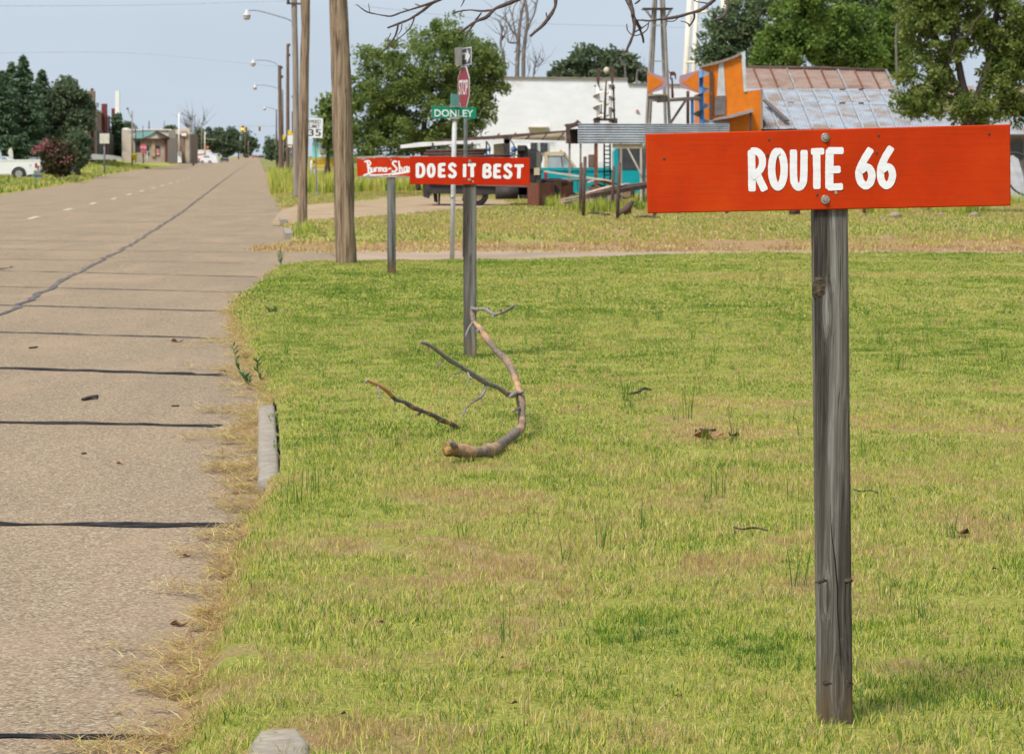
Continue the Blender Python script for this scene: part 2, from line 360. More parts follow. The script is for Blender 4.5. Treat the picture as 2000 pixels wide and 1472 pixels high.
# --- dryness of the turf (0 green .. 1 straw), one field for the turf sheet and for its blades
BLOBS = [(*gd(1310, 545)[:2], 1.5, 0.9, 0.30), (*gd(1850, 545)[:2], 2.4, 0.7, 0.42), (*gd(1650, 533)[:2], 1.6, 0.5, 0.25), (*gd(1800, 1100)[:2], 0.5, 0.9, 0.14), (*gd(950, 1080)[:2], 0.5, 1.0, 0.16), (*gd(1385, 850)[:2], 0.22, 0.5, 0.45),
         (*gd(1880, 1045)[:2], 0.1, 0.25, 0.3), (*gd(1230, 800)[:2], 1.6, 2.2, 0.12), (*gd(800, 560)[:2], 2.2, 3.5, -0.07), (*gd(1000, 600)[:2], 3.0, 3.5, -0.06), (*gd(1700, 690)[:2], 2.4, 2.0, -0.12), (*gd(1310, 1240)[:2], 0.3, 0.45, -0.45), (*gd(1520, 1270)[:2], 0.22, 0.3, -0.35), (*gd(1090, 915)[:2], 0.16, 0.3, -0.35), (*gd(1560, 1390)[:2], 0.5, 0.5, -0.22), (*gd(600, 860)[:2], 0.3, 1.5, -0.2), (*gd(1760, 830)[:2], 1.3, 1.6, 0.12),
         (*gd(620, 600)[:2], 1.2, 5, -0.08), (*gd(470, 640)[:2], 0.35, 6, 0.25)]
def dryness(x, y):
    x = np.asarray(x, float); y = np.asarray(y, float)
    d = 0.355 - 0.03 * np.clip((y - 14) / 10, 0, 1) + 0.60 * (fbm(x * 0.55 + 7, y * 0.33, 3) - 0.5) + 0.85 * (fbm(x * 2.6, y * 1.9, 11) - 0.5) + 0.75 * np.clip(13 / y, 0.25, 1) * (fbm(x * 8.5, y * 6.5, 21, 3) - 0.5)
    for bx, by, rx, ry, k in BLOBS: d = d + k * np.exp(-((x - bx) / rx) ** 2 - ((y - by) / ry) ** 2)
    return d
# --- near lawn: its ragged edge over the kerb and the roadway
EDGE = [(300, 1520), (318, 1460), (350, 1420), (352, 1350), (362, 1310), (395, 1250), (400, 1200), (428, 1150), (440, 1090), (447, 1060), (478, 1040), (470, 1015), (488, 985), (515, 955), (546, 938), (548, 900), (545, 850), (540, 800), (528, 776), (505, 755), (505, 730), (478, 690), (460, 640), (452, 600), (486, 570), (512, 548), (528, 532), (545, 521), (585, 515), (640, 514.5), (740, 511), (830, 506), (905, 501.5)]
_e = sorted([gd(p[0], p[1], -0.03)[:2] for p in EDGE], key=lambda q: q[1]); EY = np.array([5.6] + [q[1] for q in _e]); EX = np.array([-0.82] + [q[0] for q in _e])
KERB_S = 0.055
def edge_x(y): return np.interp(y, EY, EX)
LAWN_END = 42.0
def lawn_z(x, y):
    x = np.asarray(x, float); y = np.asarray(y, float)
    e = x - edge_x(y); s = x * cos(YAW) + y * sin(YAW)
    up = np.clip((e + 0.01) / 0.16, 0, 1); up = up * up * (3 - 2 * up)
    kerb = ((y > 13.2) & (y < 17.8)) * 1.0
    up = np.maximum(up, kerb)
    far = np.clip((LAWN_END - y) / 0.8, 0, 1); far = far * far * (3 - 2 * far)
    b = 0.035 * (fbm(x * 1.1, y * 0.8, 31) - 0.5) + 0.018 * (fbm(x * 7, y * 7, 37, 2) - 0.5)
    rise = 0.10 * np.clip((y - 30) / 11, 0, 1) * np.clip((x - 0.2) / 2.5, 0, 1)
    return (ROADZ + 0.006) + (0.078 + b + rise) * np.minimum(up, far)
ys = np.concatenate([np.arange(5.6, 20, 0.09), np.arange(20, LAWN_END + 0.01, 0.2)]); offs = np.concatenate([np.arange(0, 0.5, 0.06), np.arange(0.5, 3, 0.14), np.arange(3, 16, 0.35), [17, 19, 22, 26]])
X = edge_x(ys)[:, None] + offs[None, :]; Yg = np.repeat(ys[:, None], len(offs), 1); Z = lawn_z(X, Yg)
def grid_faces(r, c): i = np.arange(r * c).reshape(r, c); return np.stack([i[:-1, :-1].ravel(), i[:-1, 1:].ravel(), i[1:, 1:].ravel(), i[1:, :-1].ravel()], 1)
dd = np.clip(dryness(X, Yg) + 0.3 * np.exp(-(X - edge_x(Yg)) / 0.08), 0, 1)
lawn = npmesh('lawn', np.stack([X, Yg, Z], -1).reshape(-1, 3), grid_faces(*X.shape), MAT_SOIL, attrs={'dry': dd.ravel()}, smooth=True); tag(lawn, kind='structure')

# --- the field beyond the side street, with its scuffed bank
BANK0 = 46.9
def field_edge(y): return 0.62 * cos(YAW) - (y - 0.62 * sin(YAW)) * tan(YAW) + 0.25 * (fbm(y * 0.5, 2.0, 41) - 0.5) - np.clip((50.5 - y) / 4, 0, 1) * 1.3 + np.clip((48.2 - y) / 2, 0, 1) ** 2 * 2.2
def field_z(x, y):
    x = np.asarray(x, float); y = np.asarray(y, float); skew = (x + 2) * 0.05
    u = np.clip((y - (BANK0 - skew)) / 3.2, 0, 1); u = u * u * (3 - 2 * u); e = np.clip((x - field_edge(y)) / 0.5, 0, 1)
    rough = np.exp(-((y - 48.5 + skew) / 2.5) ** 2)
    return ROADZ - 0.01 + np.minimum(u, 0.1 + 0.9 * e) * (0.115 + 0.06 * (fbm(x * 0.3, y * 0.3, 43) - 0.5) + (0.03 + 0.13 * rough) * (fbm(x * 1.4, y * 1.6, 47) - 0.5))
ys = np.concatenate([np.arange(45.6, 60, 0.28), np.arange(60, 110, 0.8), np.arange(110, 261, 6)]); offs = np.concatenate([np.arange(0, 26, 0.4), np.arange(26, 60, 2), np.arange(60, 161, 20)])
X = field_edge(ys)[:, None] + offs[None, :]; Yg = np.repeat(ys[:, None], len(offs), 1)
DRIVE = [gd(p[0], p[1], 0.03)[:2] for p in ((528, 428), (548, 404), (620, 400), (700, 393), (820, 383), (900, 384), (985, 392), (1010, 399), (930, 408), (860, 413), (760, 421), (680, 427), (600, 431), (536, 433))]
def inside(x, y, poly):
    x = np.asarray(x, float); y = np.asarray(y, float); r = np.zeros(x.shape, bool); j = len(poly) - 1
    for i in range(len(poly)):
        xi, yi = poly[i]; xj, yj = poly[j]
        r ^= ((yi > y) != (yj > y)) & (x < (xj - xi) * (y - yi) / ((yj - yi) or 1e-9) + xi); j = i
    return r
def field_dry(x, y):
    skew = (x + 2) * 0.05
    b = np.exp(-((y - 47.9 + skew) / 1.5) ** 2) * (0.25 + 0.9 * fbm(x * 0.5, y * 0.9, 53))
    return 0.72 + 0.65 * (fbm(x * 0.3, y * 0.16, 57) - 0.5) + 0.5 * (fbm(x * 1.3, y * 0.8, 59) - 0.5) + b
dd = np.clip(field_dry(X, Yg), 0, 1)
field = npmesh('field', np.stack([X, Yg, field_z(X, Yg)], -1).reshape(-1, 3), grid_faces(*X.shape), MAT_SOIL, attrs={'dry': dd.ravel()}, smooth=True); tag(field, kind='structure')
dm = MB(); cx = [p[0] for p in DRIVE]; 
dys = np.linspace(min(p[1] for p in DRIVE), max(p[1] for p in DRIVE), 60); V = []; 
for yv in dys:
    xs = np.linspace(-14, 14, 1400); ins = inside(xs, np.full_like(xs, yv), DRIVE)
    a, b = (xs[ins].min(), xs[ins].max()) if ins.any() else (0, 0)
    for k in range(13): xx = a + (b - a) * k / 12; V.append((xx, yv, float(field_z(xx, yv)) + 0.012))
dirt = npmesh('dirt_drive', V, grid_faces(60, 13), MAT_DIRT, smooth=True); tag(dirt, kind='structure')

# --- rising verge on the far left side of the street
def left_edge_s(t): return np.interp(t, [p[1] for p in L], [p[0] for p in L])
ts = np.concatenate([np.arange(55, 300, 3), np.arange(300, 900, 20), [1000, 1500, 2400]]); so = np.concatenate([np.arange(0, 12, 0.7), np.arange(12, 60, 4), [80, 140, 260]])
T = np.repeat(ts[:, None], len(so), 1); S = left_edge_s(ts)[:, None] - so[None, :]
def verge_z(s, t):
    d = left_edge_s(t) - s; k = np.interp(t, [150, 190, 230, 300, 380, 430, 600, 2400], [0.0, 0.3, 0.9, 1.35, 1.1, 0.45, 0.1, 0.0]); u = np.clip((d - 0.5) / 9, 0, 1); u = u * u * (3 - 2 * u)
    return ROADZ - 0.02 + np.clip(d / 0.8, 0, 1) * 0.12 + u * k + 0.06 * (fbm(s * 0.5, t * 0.3, 61) - 0.5) * np.clip(d, 0, 1)
Zv = verge_z(S, T); XX = S * cos(YAW) - T * sin(YAW); YY = S * sin(YAW) + T * cos(YAW)
dd = np.clip(0.30 + 0.9 * (fbm(S * 0.2, T * 0.06, 63) - 0.5) + 0.35 * np.exp(-(left_edge_s(T) - S) / 1.6), 0, 1)
vg = npmesh('verge', np.stack([XX, YY, Zv], -1).reshape(-1, 3), grid_faces(*XX.shape)[:, ::-1], MAT_SOIL, attrs={'dry': dd.ravel()}, smooth=True); tag(vg, kind='structure')
def verge_h(x, y):
    s = x * cos(YAW) + y * sin(YAW); t = -x * sin(YAW) + y * cos(YAW); return float(verge_z(np.array(s), np.array(t)))

# --- kerb: cast lengths with rounded tops, two of them bare
def kerb_length(t0, t1, top, w=0.15, S0=0.0):
    mb = MB(); prof = [(-0.025, ROADZ - 0.05), (-0.012, top - 0.035), (-0.004, top - 0.014), (0.012, top - 0.004), (w - 0.02, top), (w - 0.006, top - 0.006), (w, top - 0.02), (w, ROADZ - 0.05)]; N = max(3, int((t1 - t0) / 0.25)); V = []
    for k in range(N + 1):
        t = t0 + (t1 - t0) * k / N; e = 0.02 * max(0, 1 - min(t - t0, t1 - t) / 0.12)
        for s, z in prof: V.append(road(S0 + s + (e if s < 0.05 else -e) + 0, t, z - (e if z > top - 0.06 else 0) + 0))
    m = len(prof); F = [(k * m + i, (k + 1) * m + i, (k + 1) * m + i + 1, k * m + i + 1) for k in range(N) for i in range(m - 1)]
    F += [tuple(reversed(range(m))), tuple(N * m + i for i in range(m))]; mb._add(V, F, True); return mb
ts_k = [(5.2, 7.46, 0.028, 'rounded end of the pale concrete kerb at the bottom edge of the lawn', 0.15, -0.03), (13.35, 17.75, -0.012, 'bare grey concrete kerb length beside the dry clippings', 0.095, 0.0)]
for t0, t1, top, lab, w, s0 in ts_k:
    single('kerb', kerb_length(t0, t1, top, w, s0), MAT_KERB, lab, 'kerb', road(s0, t0, ROADZ), 'concrete kerb lengths along the lawn')
for k, (t0, t1) in enumerate(((54.5, 58.5), (66, 70))):
    mb = MB(); mb._add([road(0.5 + dx, t, z) for t in (t0, t1) for dx, z in ((0, -0.1), (0.01, 0.03), (0.15, 0.04), (0.16, -0.1))], [(0, 1, 5, 4), (1, 2, 6, 5), (2, 3, 7, 6), (0, 4, 7, 3), (4, 5, 6, 7), (0, 3, 2, 1)])
    single('kerb', mb, MAT_KERB, ('weathered kerb stub where the dirt drive meets the street', 'weathered kerb length past the dirt drive by the tall weeds')[k], 'kerb', road(0.5, t0, -0.1), 'concrete kerb lengths beyond the side street')
# ================================================================== grass
def blade_material():
    n = NT('grass_blade'); d = n.attr('dry', 'INSTANCER'); r = n.attr('rv'); ir = n.n('ShaderNodeObjectInfo').outputs['Random']
    k = n.math('ADD', d, n.math('MULTIPLY', n.math('SUBTRACT', r, 0.5), 1.15))
    c = n.ramp(k, [(0.0, (0.08, 0.18, 0.028)), (0.18, (0.20, 0.34, 0.04)), (0.40, (0.47, 0.52, 0.065)), (0.6, (0.67, 0.60, 0.145)), (0.8, (0.78, 0.64, 0.33)), (0.97, (0.46, 0.30, 0.155))])
    c = n.mix(0.5, c, n.ramp(ir, [(0.0, (0.6, 0.66, 0.6)), (1.0, (1.25, 1.2, 1.15))]), 'MULTIPLY')
    n.set(c, 0.6, spec=0.25)
    tr = n.n('ShaderNodeBsdfTranslucent', {'Color': c}); mx = n.n('ShaderNodeMixShader', {0: 0.45, 1: n.b.outputs[0], 2: tr.outputs[0]})
    n.t.links.new(mx.outputs[0], n.t.nodes['Material Output'].inputs['Surface']); return n.m
MAT_BLADE = blade_material()
def tuft(name, blades, spread, h0, h1, w, lean=0.5, flat=False, rv=(0, 1), seed=1, bend=0.6):
    """one clump of curved tapering blades; not linked to the scene, only instanced"""
    g = np.random.default_rng(seed); V = []; Fq = []; A = []
    for b in range(blades):
        a = g.uniform(0, 2 * pi); rr = spread * sqrt(g.uniform()); bx, by = rr * cos(a), rr * sin(a)
        d = g.uniform(0, 2 * pi); h = g.uniform(h0, h1); l = abs(g.normal(0, lean)); l = min(l, 1.25); ww = w * g.uniform(0.7, 1.3); r = g.uniform(*rv)
        if flat: l = 1.25 + g.normal(0, 0.16)
        px, py, pz = bx, by, (g.uniform(0.0, 0.02) if flat else -0.008); sx, sy = -sin(d), cos(d); o = len(V); th = l * 0.45
        if flat: th = l
        face = g.uniform(0, pi); fx, fy = cos(face), sin(face)
        for k in range(4):
            q = ww * (1, 0.9, 0.62, 0.12)[k] / 2; V += [(px - fx * q, py - fy * q, pz), (px + fx * q, py + fy * q, pz)]; A += [r, r]
            st = h / 3; px += cos(d) * sin(th) * st; py += sin(d) * sin(th) * st; pz += cos(th) * st
            th = min(th + (bend * l / 2 if not flat else abs(g.normal(0.2, 0.15))), 1.85)
        Fq += [(o + 2 * k, o + 2 * k + 1, o + 2 * k + 3, o + 2 * k + 2) for k in range(3)]
    me = bpy.data.meshes.new(name); me.from_pydata(V, [], Fq); at_ = me.attributes.new('rv', 'FLOAT', 'POINT'); at_.data.foreach_set('value', np.array(A, np.float32)); me.materials.append(MAT_BLADE)
    return bpy.data.objects.new(name, me)
def scatter(name, protos, P, rotz, scl, dry, label=None, tilt=0.0):
    """grass as stuff: clumps instanced on the points P"""
    col = bpy.data.collections.new(name + '_clumps')
    for o in protos: col.objects.link(o)
    P = np.asarray(P, np.float32); me = bpy.data.meshes.new(name); me.vertices.add(len(P)); me.vertices.foreach_set('co', P.ravel())
    def fa(nm, arr): a = me.attributes.new(nm, 'FLOAT', 'POINT'); a.data.foreach_set('value', np.asarray(arr, np.float32))
    fa('rz', rotz); fa('scl', scl); fa('dry', dry); me.update()
    o = bpy.data.objects.new(name, me); scene.collection.objects.link(o); tag(o, label, 'grass', kind='stuff')
    ng = bpy.data.node_groups.new(name, 'GeometryNodeTree'); ng.interface.new_socket('Geometry', in_out='INPUT', socket_type='NodeSocketGeometry'); ng.interface.new_socket('Geometry', in_out='OUTPUT', socket_type='NodeSocketGeometry')
    N = ng.nodes; gi = N.new('NodeGroupInput'); go = N.new('NodeGroupOutput'); ci = N.new('GeometryNodeCollectionInfo'); ci.inputs['Collection'].default_value = col; ci.inputs['Separate Children'].default_value = True; ci.inputs['Reset Children'].default_value = True
    ip = N.new('GeometryNodeInstanceOnPoints'); ip.inputs['Pick Instance'].default_value = True
    rv = N.new('FunctionNodeRandomValue'); rv.data_type = 'INT'; rv.inputs['Min'].default_value = 0; rv.inputs['Max'].default_value = len(protos) - 1
    na = N.new('GeometryNodeInputNamedAttribute'); na.data_type = 'FLOAT'; na.inputs[0].default_value = 'rz'; cz = N.new('ShaderNodeCombineXYZ'); nb = N.new('GeometryNodeInputNamedAttribute'); nb.data_type = 'FLOAT'; nb.inputs[0].default_value = 'scl'
    K = ng.links.new
    K(gi.outputs[0], ip.inputs['Points']); K(ci.outputs[0], ip.inputs['Instance']); K(rv.outputs[2], ip.inputs['Instance Index']); K(na.outputs[0], cz.inputs['Z']); K(cz.outputs[0], ip.inputs['Rotation']); K(nb.outputs[0], ip.inputs['Scale']); K(ip.outputs[0], go.inputs[0])
    md = o.modifiers.new('scatter', 'NODES'); md.node_group = ng; return o
def frustum_pts(y0, y1, dens, margin=2.2):
    """random points on the ground within the view and a step around it"""
    A = (y1 - y0) * (0.18 * (y0 + y1) + 2 * margin); n = int(A * dens); y = rng.uniform(y0, y1, n * 2); hw = 0.182 * y + margin; x = rng.uniform(-1, 1, n * 2) * hw.max(); k = np.abs(x) < hw
    return x[k][:n], y[k][:n]
# near lawn, denser and finer close to the camera
fine = [tuft('blades', 22, 0.05, 0.016, 0.042, 0.0029, 1.15, seed=i) for i in range(7)] + [tuft('blades', 18, 0.05, 0.03, 0.06, 0.0030, 1.0, seed=20 + i) for i in range(2)]
mid = [tuft('blades', 32, 0.10, 0.016, 0.04, 0.0050, 1.15, seed=40 + i) for i in range(6)]
far = [tuft('blades', 36, 0.17, 0.018, 0.042, 0.0095, 1.15, seed=60 + i) for i in range(6)]
def lawn_pts(y0, y1, dens):
    x, y = frustum_pts(y0, y1, dens); e = x - edge_x(y); s = x * cos(YAW) + y * sin(YAW)
    bare = ((s < 0.085) & (y > 13.25) & (y < 17.6)) | ((np.abs(s - 0.045) < 0.07) & (y < 7.42))
    thin = np.clip(e / 0.12, 0, 1) > rng.uniform(0, 1, len(x))
    patch = fbm(x * 3.1, y * 2.2, 71) > 0.3 - 0.08 * rng.uniform(0, 1, len(x))
    k = (e > 0) & ~bare & thin & patch & (y < LAWN_END - 0.1); x, y = x[k], y[k]
    z = lawn_z(x, y); d = dryness(x, y) + 0.18 * np.exp(-(x - edge_x(y)) / 0.08)
    lush = fbm(x * 1.8 + 5, y * 1.3, 73)
    return np.stack([x, y, z], 1), rng.uniform(0, 6.28, len(x)), (0.72 + 0.75 * (lush - 0.5) + rng.uniform(0.0, 0.5, len(x))) * np.where(y > 15, 0.8, 0.88), d + rng.normal(0, 0.10, len(x)) * np.clip(14 / y, 0.35, 1)
scatter('lawn_grass', fine, *lawn_pts(5.8, 15, 620), 'short green and straw coloured mown grass blades of the near lawn')
scatter('lawn_grass', mid, *lawn_pts(15, 27, 250), 'mown grass around the fallen branch and middle sign post')
scatter('lawn_grass', far, *lawn_pts(27, 42.2, 105), 'bright mown grass near the side street corner')
# straw tufts and flakes of litter in the turf
strawt = [tuft('blades', 14, 0.03, 0.03, 0.075, 0.0034, 0.7, rv=(0.5, 1.0), seed=180 + i) for i in range(4)]
x, y = frustum_pts(6, 30, 26); k = (x > edge_x(y) + 0.1) & (fbm(x * 3, y * 2.3, 85) > 0.5); x, y = x[k], y[k]
scatter('straw_tufts', strawt, np.stack([x, y, lawn_z(x, y)], 1), rng.uniform(0, 6.28, len(x)), rng.uniform(0.5, 1.0, len(x)), rng.normal(0.5, 0.1, len(x)), 'pale straw coloured tufts scattered through the mown lawn')
flake = [tuft('blades', 5, 0.025, 0.015, 0.035, 0.011, flat=True, rv=(1.0, 1.6), seed=190 + i) for i in range(4)]
x, y = frustum_pts(6, 26, 9); k = (x > edge_x(y) + 0.05) & (fbm(x * 1.6, y * 1.2, 87) > 0.5); x, y = x[k], y[k]
scatter('lawn_litter', flake, np.stack([x, y, lawn_z(x, y) + 0.012], 1), rng.uniform(0, 6.28, len(x)), rng.uniform(0.5, 1.2, len(x)), rng.normal(0.75, 0.1, len(x)), 'flakes of brown leaf litter lying in the lawn')
# greener, longer sprigs and weeds scattered in the turf
sprig = [tuft('blades', 9, 0.035, 0.09, 0.19, 0.0046, 0.35, rv=(0, 0.5), seed=80 + i) for i in range(4)]
x, y = frustum_pts(6, 34, 1.5); k = (x > edge_x(y) + 0.1) & (fbm(x * 0.8, y * 0.6, 77) > 0.46); x, y = x[k], y[k]
scatter('grass_sprigs', sprig, np.stack([x, y, lawn_z(x, y)], 1), rng.uniform(0, 6.28, len(x)), rng.uniform(0.5, 1.1, len(x)), rng.uniform(0.1, 0.4, len(x)), 'longer green grass sprigs standing out of the mown lawn')
# dry runners and mown clippings washed over the edge of the roadway
straw = [tuft('blades', 12, 0.04, 0.04, 0.12, 0.0042, flat=True, rv=(0.3, 1.1), seed=100 + i) for i in range(6)]
yy = rng.uniform(6, 30, 400); yy = 6 + (yy - 6) ** 1.15 * 0.68; yy = np.repeat(yy, 6) + rng.normal(0, 0.018, 2400); reach = 0.05 + 0.75 * np.clip(fbm(yy * 2.3, 1.0, 79, 3) - 0.42, 0, 1); e = 0.05 - (0.04 + reach) * rng.uniform(0, 1, len(yy)) ** 1.5
# tongues that reach out along the tar joints and between
for py, ln in ((832, 0.30), (862, 0.18), (893, 0.22), (918, 0.14), (955, 0.2), (1015, 0.22), (1218, 0.16), (1245, 0.14), (1440, 0.26), (1400, 0.1), (700, 0.3), (660, 0.3), (1160, 0.1), (780, 0.25)):
    m = 16; y0 = gd(500, py)[1]; yy = np.concatenate([yy, rng.normal(y0, 0.02 + 0.003 * y0, m)]); e = np.concatenate([e, -ln * y0 / 12 * rng.uniform(0, 1, m) ** 0.7 * 0.9])
kx = np.where((yy > 13.2) & (yy < 17.7), road(KERB_S, 0)[0] + 0.0, 0); xx = edge_x(yy) + e - np.where((yy > 13.2) & (yy < 17.75), 0.16, 0.0)
zz = np.maximum(lawn_z(xx, yy), ROADZ + 0.004) + rng.uniform(0, 0.012, len(xx))
zz = np.where((yy > 13.2) & (yy < 17.75), ROADZ + 0.004 + rng.uniform(0, 0.025, len(xx)) , zz)
scatter('dry_clippings', straw, np.stack([xx, yy, zz], 1), rng.uniform(0, 6.28, len(xx)), rng.uniform(0.5, 1.1, len(xx)), rng.normal(0.70, 0.10, len(xx)), 'straw coloured dry grass clippings along the edge of the roadway')
# field beyond the side street
clump = [tuft('blades', 28, 0.26, 0.03, 0.08, 0.02, 0.9, seed=120 + i) for i in range(6)]
x, y = frustum_pts(46.6, 118, 13); k = (x > field_edge(y) + 0.15) & ~inside(x, y, DRIVE) & ((fbm(x * 0.9, y * 0.5, 81) > 0.33)); x, y = x[k], y[k]
scatter('field_grass', clump, np.stack([x, y, field_z(x, y)], 1), rng.uniform(0, 6.28, len(x)), rng.uniform(0.6, 1.25, len(x)), field_dry(x, y) * 0.85 - 0.03, 'faded mown grass of the field beyond the side street')
# tall weeds along the drive and below the poles
tall = [tuft('blades', 26, 0.22, 0.35, 0.8, 0.03, 0.28, rv=(0.15, 0.75), seed=140 + i) for i in range(4)]
P = []
for (x0, x1, r0, r1, n_) in ((532, 560, 352, 376, 90), (560, 690, 352, 378, 330), (695, 830, 352, 374, 260), (530, 600, 340, 352, 160), (640, 830, 340, 352, 220)):
    for i in range(n_): p = gd(rnd.uniform(x0, x1), rnd.uniform(r0, r1), 0.05); P.append((p[0], p[1], float(field_z(p[0], p[1]))))
scatter('tall_weeds', tall, P, rng.uniform(0, 6.28, len(P)), rng.uniform(0.6, 1.15, len(P)), rng.normal(0.52, 0.09, len(P)), 'tall yellow green weeds behind the dirt drive and around the poles')
P = []
for (cx, cy, w, n_) in ((1170, 412, 60, 60), (1245, 405, 30, 16), (1085, 404, 22, 16), (1150, 385, 50, 34), (1260, 392, 20, 14), (1890, 418, 40, 16), (592, 452, 12, 6), (1350, 416, 60, 18), (1985, 396, 30, 16), (1700, 414, 90, 26)):
    for i in range(n_): p = gd(rnd.gauss(cx, w / 2), cy + rnd.uniform(-3, 3), 0.05); P.append((p[0], p[1], float(field_z(p[0], p[1]))))
scatter('yard_weeds', tall, P, rng.uniform(0, 6.28, len(P)), rng.uniform(0.25, 0.6, len(P)), rng.normal(0.45, 0.12, len(P)), 'low weeds growing around the scrap and posts in the yard')
# left verge
x = []; y = []; z = []
for i in range(9000):
    t = 75 + 290 * rnd.random() ** 1.6; d = 0.3 + 26 * rnd.random() ** 1.5; s = float(left_edge_s(t)) - d
    if t < 60 and d < 5: continue
    p = road(s, t); x.append(p[0]); y.append(p[1]); z.append(float(verge_z(np.array(s), np.array(t))))
clump2 = [tuft('blades', 24, 0.5, 0.1, 0.26, 0.05, 0.6, seed=160 + i) for i in range(5)]
x = np.array(x); y = np.array(y); scatter('verge_grass', clump2, np.stack([x, y, z], 1), rng.uniform(0, 6.28, len(x)), rng.uniform(0.5, 1.1, len(x)), 0.36 + 0.7 * (fbm(x * 0.15, y * 0.07, 83) - 0.5), 'green and yellow grass of the verge on the far side of the street')
# ================================================================== sign boards on timber posts
def wood_post_material(name, seed, dark=(0.03, 0.026, 0.022), mid=(0.105, 0.094, 0.08), light=(0.29, 0.28, 0.255), knots=()):
    n = NT(name); co = n.n('ShaderNodeTexCoord').outputs['Object']
    def mp(sc, l=0.0): return n.n('ShaderNodeMapping', {'Vector': co, 'Scale': sc, 'Location': (seed + l, seed * 2, seed - l)}).outputs[0]
    s = n.n('ShaderNodeSeparateXYZ', {'Vector': co}); z = s.outputs[2]; warp = n.noise(mp((2.5, 2.5, 0.8)), 1.5, 3); bend = n.math('MULTIPLY', n.math('SUBTRACT', warp, 0.5), 0.05)
    for kx, kz, r in knots:        # the grain swings round a knot
        dx = n.math('DIVIDE', n.math('SUBTRACT', s.outputs[0], kx), r * 1.3); dz = n.math('DIVIDE', n.math('SUBTRACT', z, kz), r * 4.5)
        q = n.math('ADD', n.math('MULTIPLY', dx, dx), n.math('MULTIPLY', dz, dz)); g = n.math('DIVIDE', 1.0, n.math('ADD', 1.0, n.math('MULTIPLY', q, q))); bend = n.math('ADD', bend, n.math('MULTIPLY', n.math('MULTIPLY', g, n.math('SIGN', dx)), -0.012))
    x = n.math('ADD', s.outputs[0], bend); y = n.math('ADD', s.outputs[1], bend); v = n.n('ShaderNodeCombineXYZ', {0: x, 1: y, 2: z}).outputs[0]
    def st(sc, l=0.0): return n.n('ShaderNodeMapping', {'Vector': v, 'Scale': sc, 'Location': (seed + l, seed * 2, seed - l)}).outputs[0]
    broad = n.noise(st((24, 24, 0.55), 3), 1.0, 3, 0.5); lines = n.noise(st((115, 115, 0.9)), 1.0, 4, 0.65); fine = n.noise(st((420, 420, 9), 5), 1.0, 4, 0.7)
    f = n.math('ADD', n.math('ADD', n.math('MULTIPLY', broad, 0.50), n.math('MULTIPLY', lines, 0.32)), n.math('MULTIPLY', fine, 0.18))
    c = n.ramp(f, [(0.38, dark), (0.49, mid), (0.62, light)])
    core = n.ramp(n.noise(st((13, 13, 0.8), 11), 1.0, 2), [(0.50, 0.0), (0.62, 0.85)]); c = n.mix(core, c, n.ramp(f, [(0.35, (0.016, 0.013, 0.011)), (0.62, (0.075, 0.062, 0.052))]))
    chk = n.ramp(n.noise(st((150, 150, 1.6), 7), 1.0, 2), [(0.68, 0.0), (0.72, 1.0)]); c = n.mix(chk, c, (0.012, 0.010, 0.009))
    lich = n.ramp(n.noise(mp((1, 1, 1)), 30, 5, 0.7), [(0.66, 0.0), (0.76, 0.45)]); c = n.mix(lich, c, (0.24, 0.19, 0.11))
    low = n.math('MULTIPLY', n.ramp(z, [(0.02, 1.0), (0.2, 0.0)]), n.ramp(n.noise(mp((9, 9, 5)), 1.0, 4), [(0.4, 0.2), (0.6, 0.9)])); c = n.mix(low, c, (0.15, 0.095, 0.045))
    h = n.math('SUBTRACT', f, n.math('MULTIPLY', chk, 0.4)); return n.set(c, 0.92, bump=h, bs=0.85, bd=0.004, spec=0.12)
def board_material(name, base=(0.47, 0.033, 0.0015), worn=None):
    n = NT(name); co = n.pos('Object'); g = n.noise(n.pos('Object', (3.5, 3, 75)), 1.6, 6, 0.65); b = n.noise(co, 4.5, 6, 0.6)
    c = n.ramp(b, [(0.3, tuple(v * 0.80 for v in base)), (0.5, base), (0.72, (base[0] * 1.1, base[1] * 1.5, base[2] * 1.8))])
    c = n.mix(n.math('MULTIPLY', n.ramp(g, [(0.52, 0.0), (0.68, 1.0)]), 0.18), c, tuple(v * 0.62 for v in base))
    smear = n.ramp(n.noise(n.pos('Object', (5, 5, 16), rot=(0, 0.5, 0)), 1.7, 7, 0.72), [(0.55, 0.0), (0.75, 1.0)]); c = n.mix(n.math('MULTIPLY', smear, 0.4), c, (0.30, 0.035, 0.012))
    drip = n.ramp(n.noise(n.pos('Object', (30, 30, 1.6)), 1.2, 5, 0.6), [(0.6, 0.0), (0.78, 1.0)]); c = n.mix(n.math('MULTIPLY', drip, 0.3), c, (0.27, 0.04, 0.02))
    c = n.mix(n.ramp(n.noise(n.pos('Object', (16, 16, 34)), 6, 7, 0.85), [(0.70, 0.0), (0.73, 0.8)]), c, (0.48, 0.22, 0.13))
    if worn: 
        z = n.n('ShaderNodeSeparateXYZ', {'Vector': n.n('ShaderNodeTexCoord').outputs['Object']}).outputs[2]
        e = n.math('ABSOLUTE', n.math('SUBTRACT', z, worn[0])); k = n.math('ADD', n.math('MULTIPLY', n.math('POWER', n.math('DIVIDE', e, worn[1]), 4.0), 0.42), n.noise(co, 7.5, 5, 0.6))
        c = n.mix(n.ramp(k, [(0.80, 0.0), (0.83, 1.0)]), c, n.ramp(g, [(0.35, (0.2, 0.18, 0.16)), (0.65, (0.46, 0.43, 0.40))]))
    return n.set(c, n.ramp(b, [(0.3, 0.45), (0.7, 0.7)]), bump=g, bs=0.25, bd=0.0025, spec=0.12)
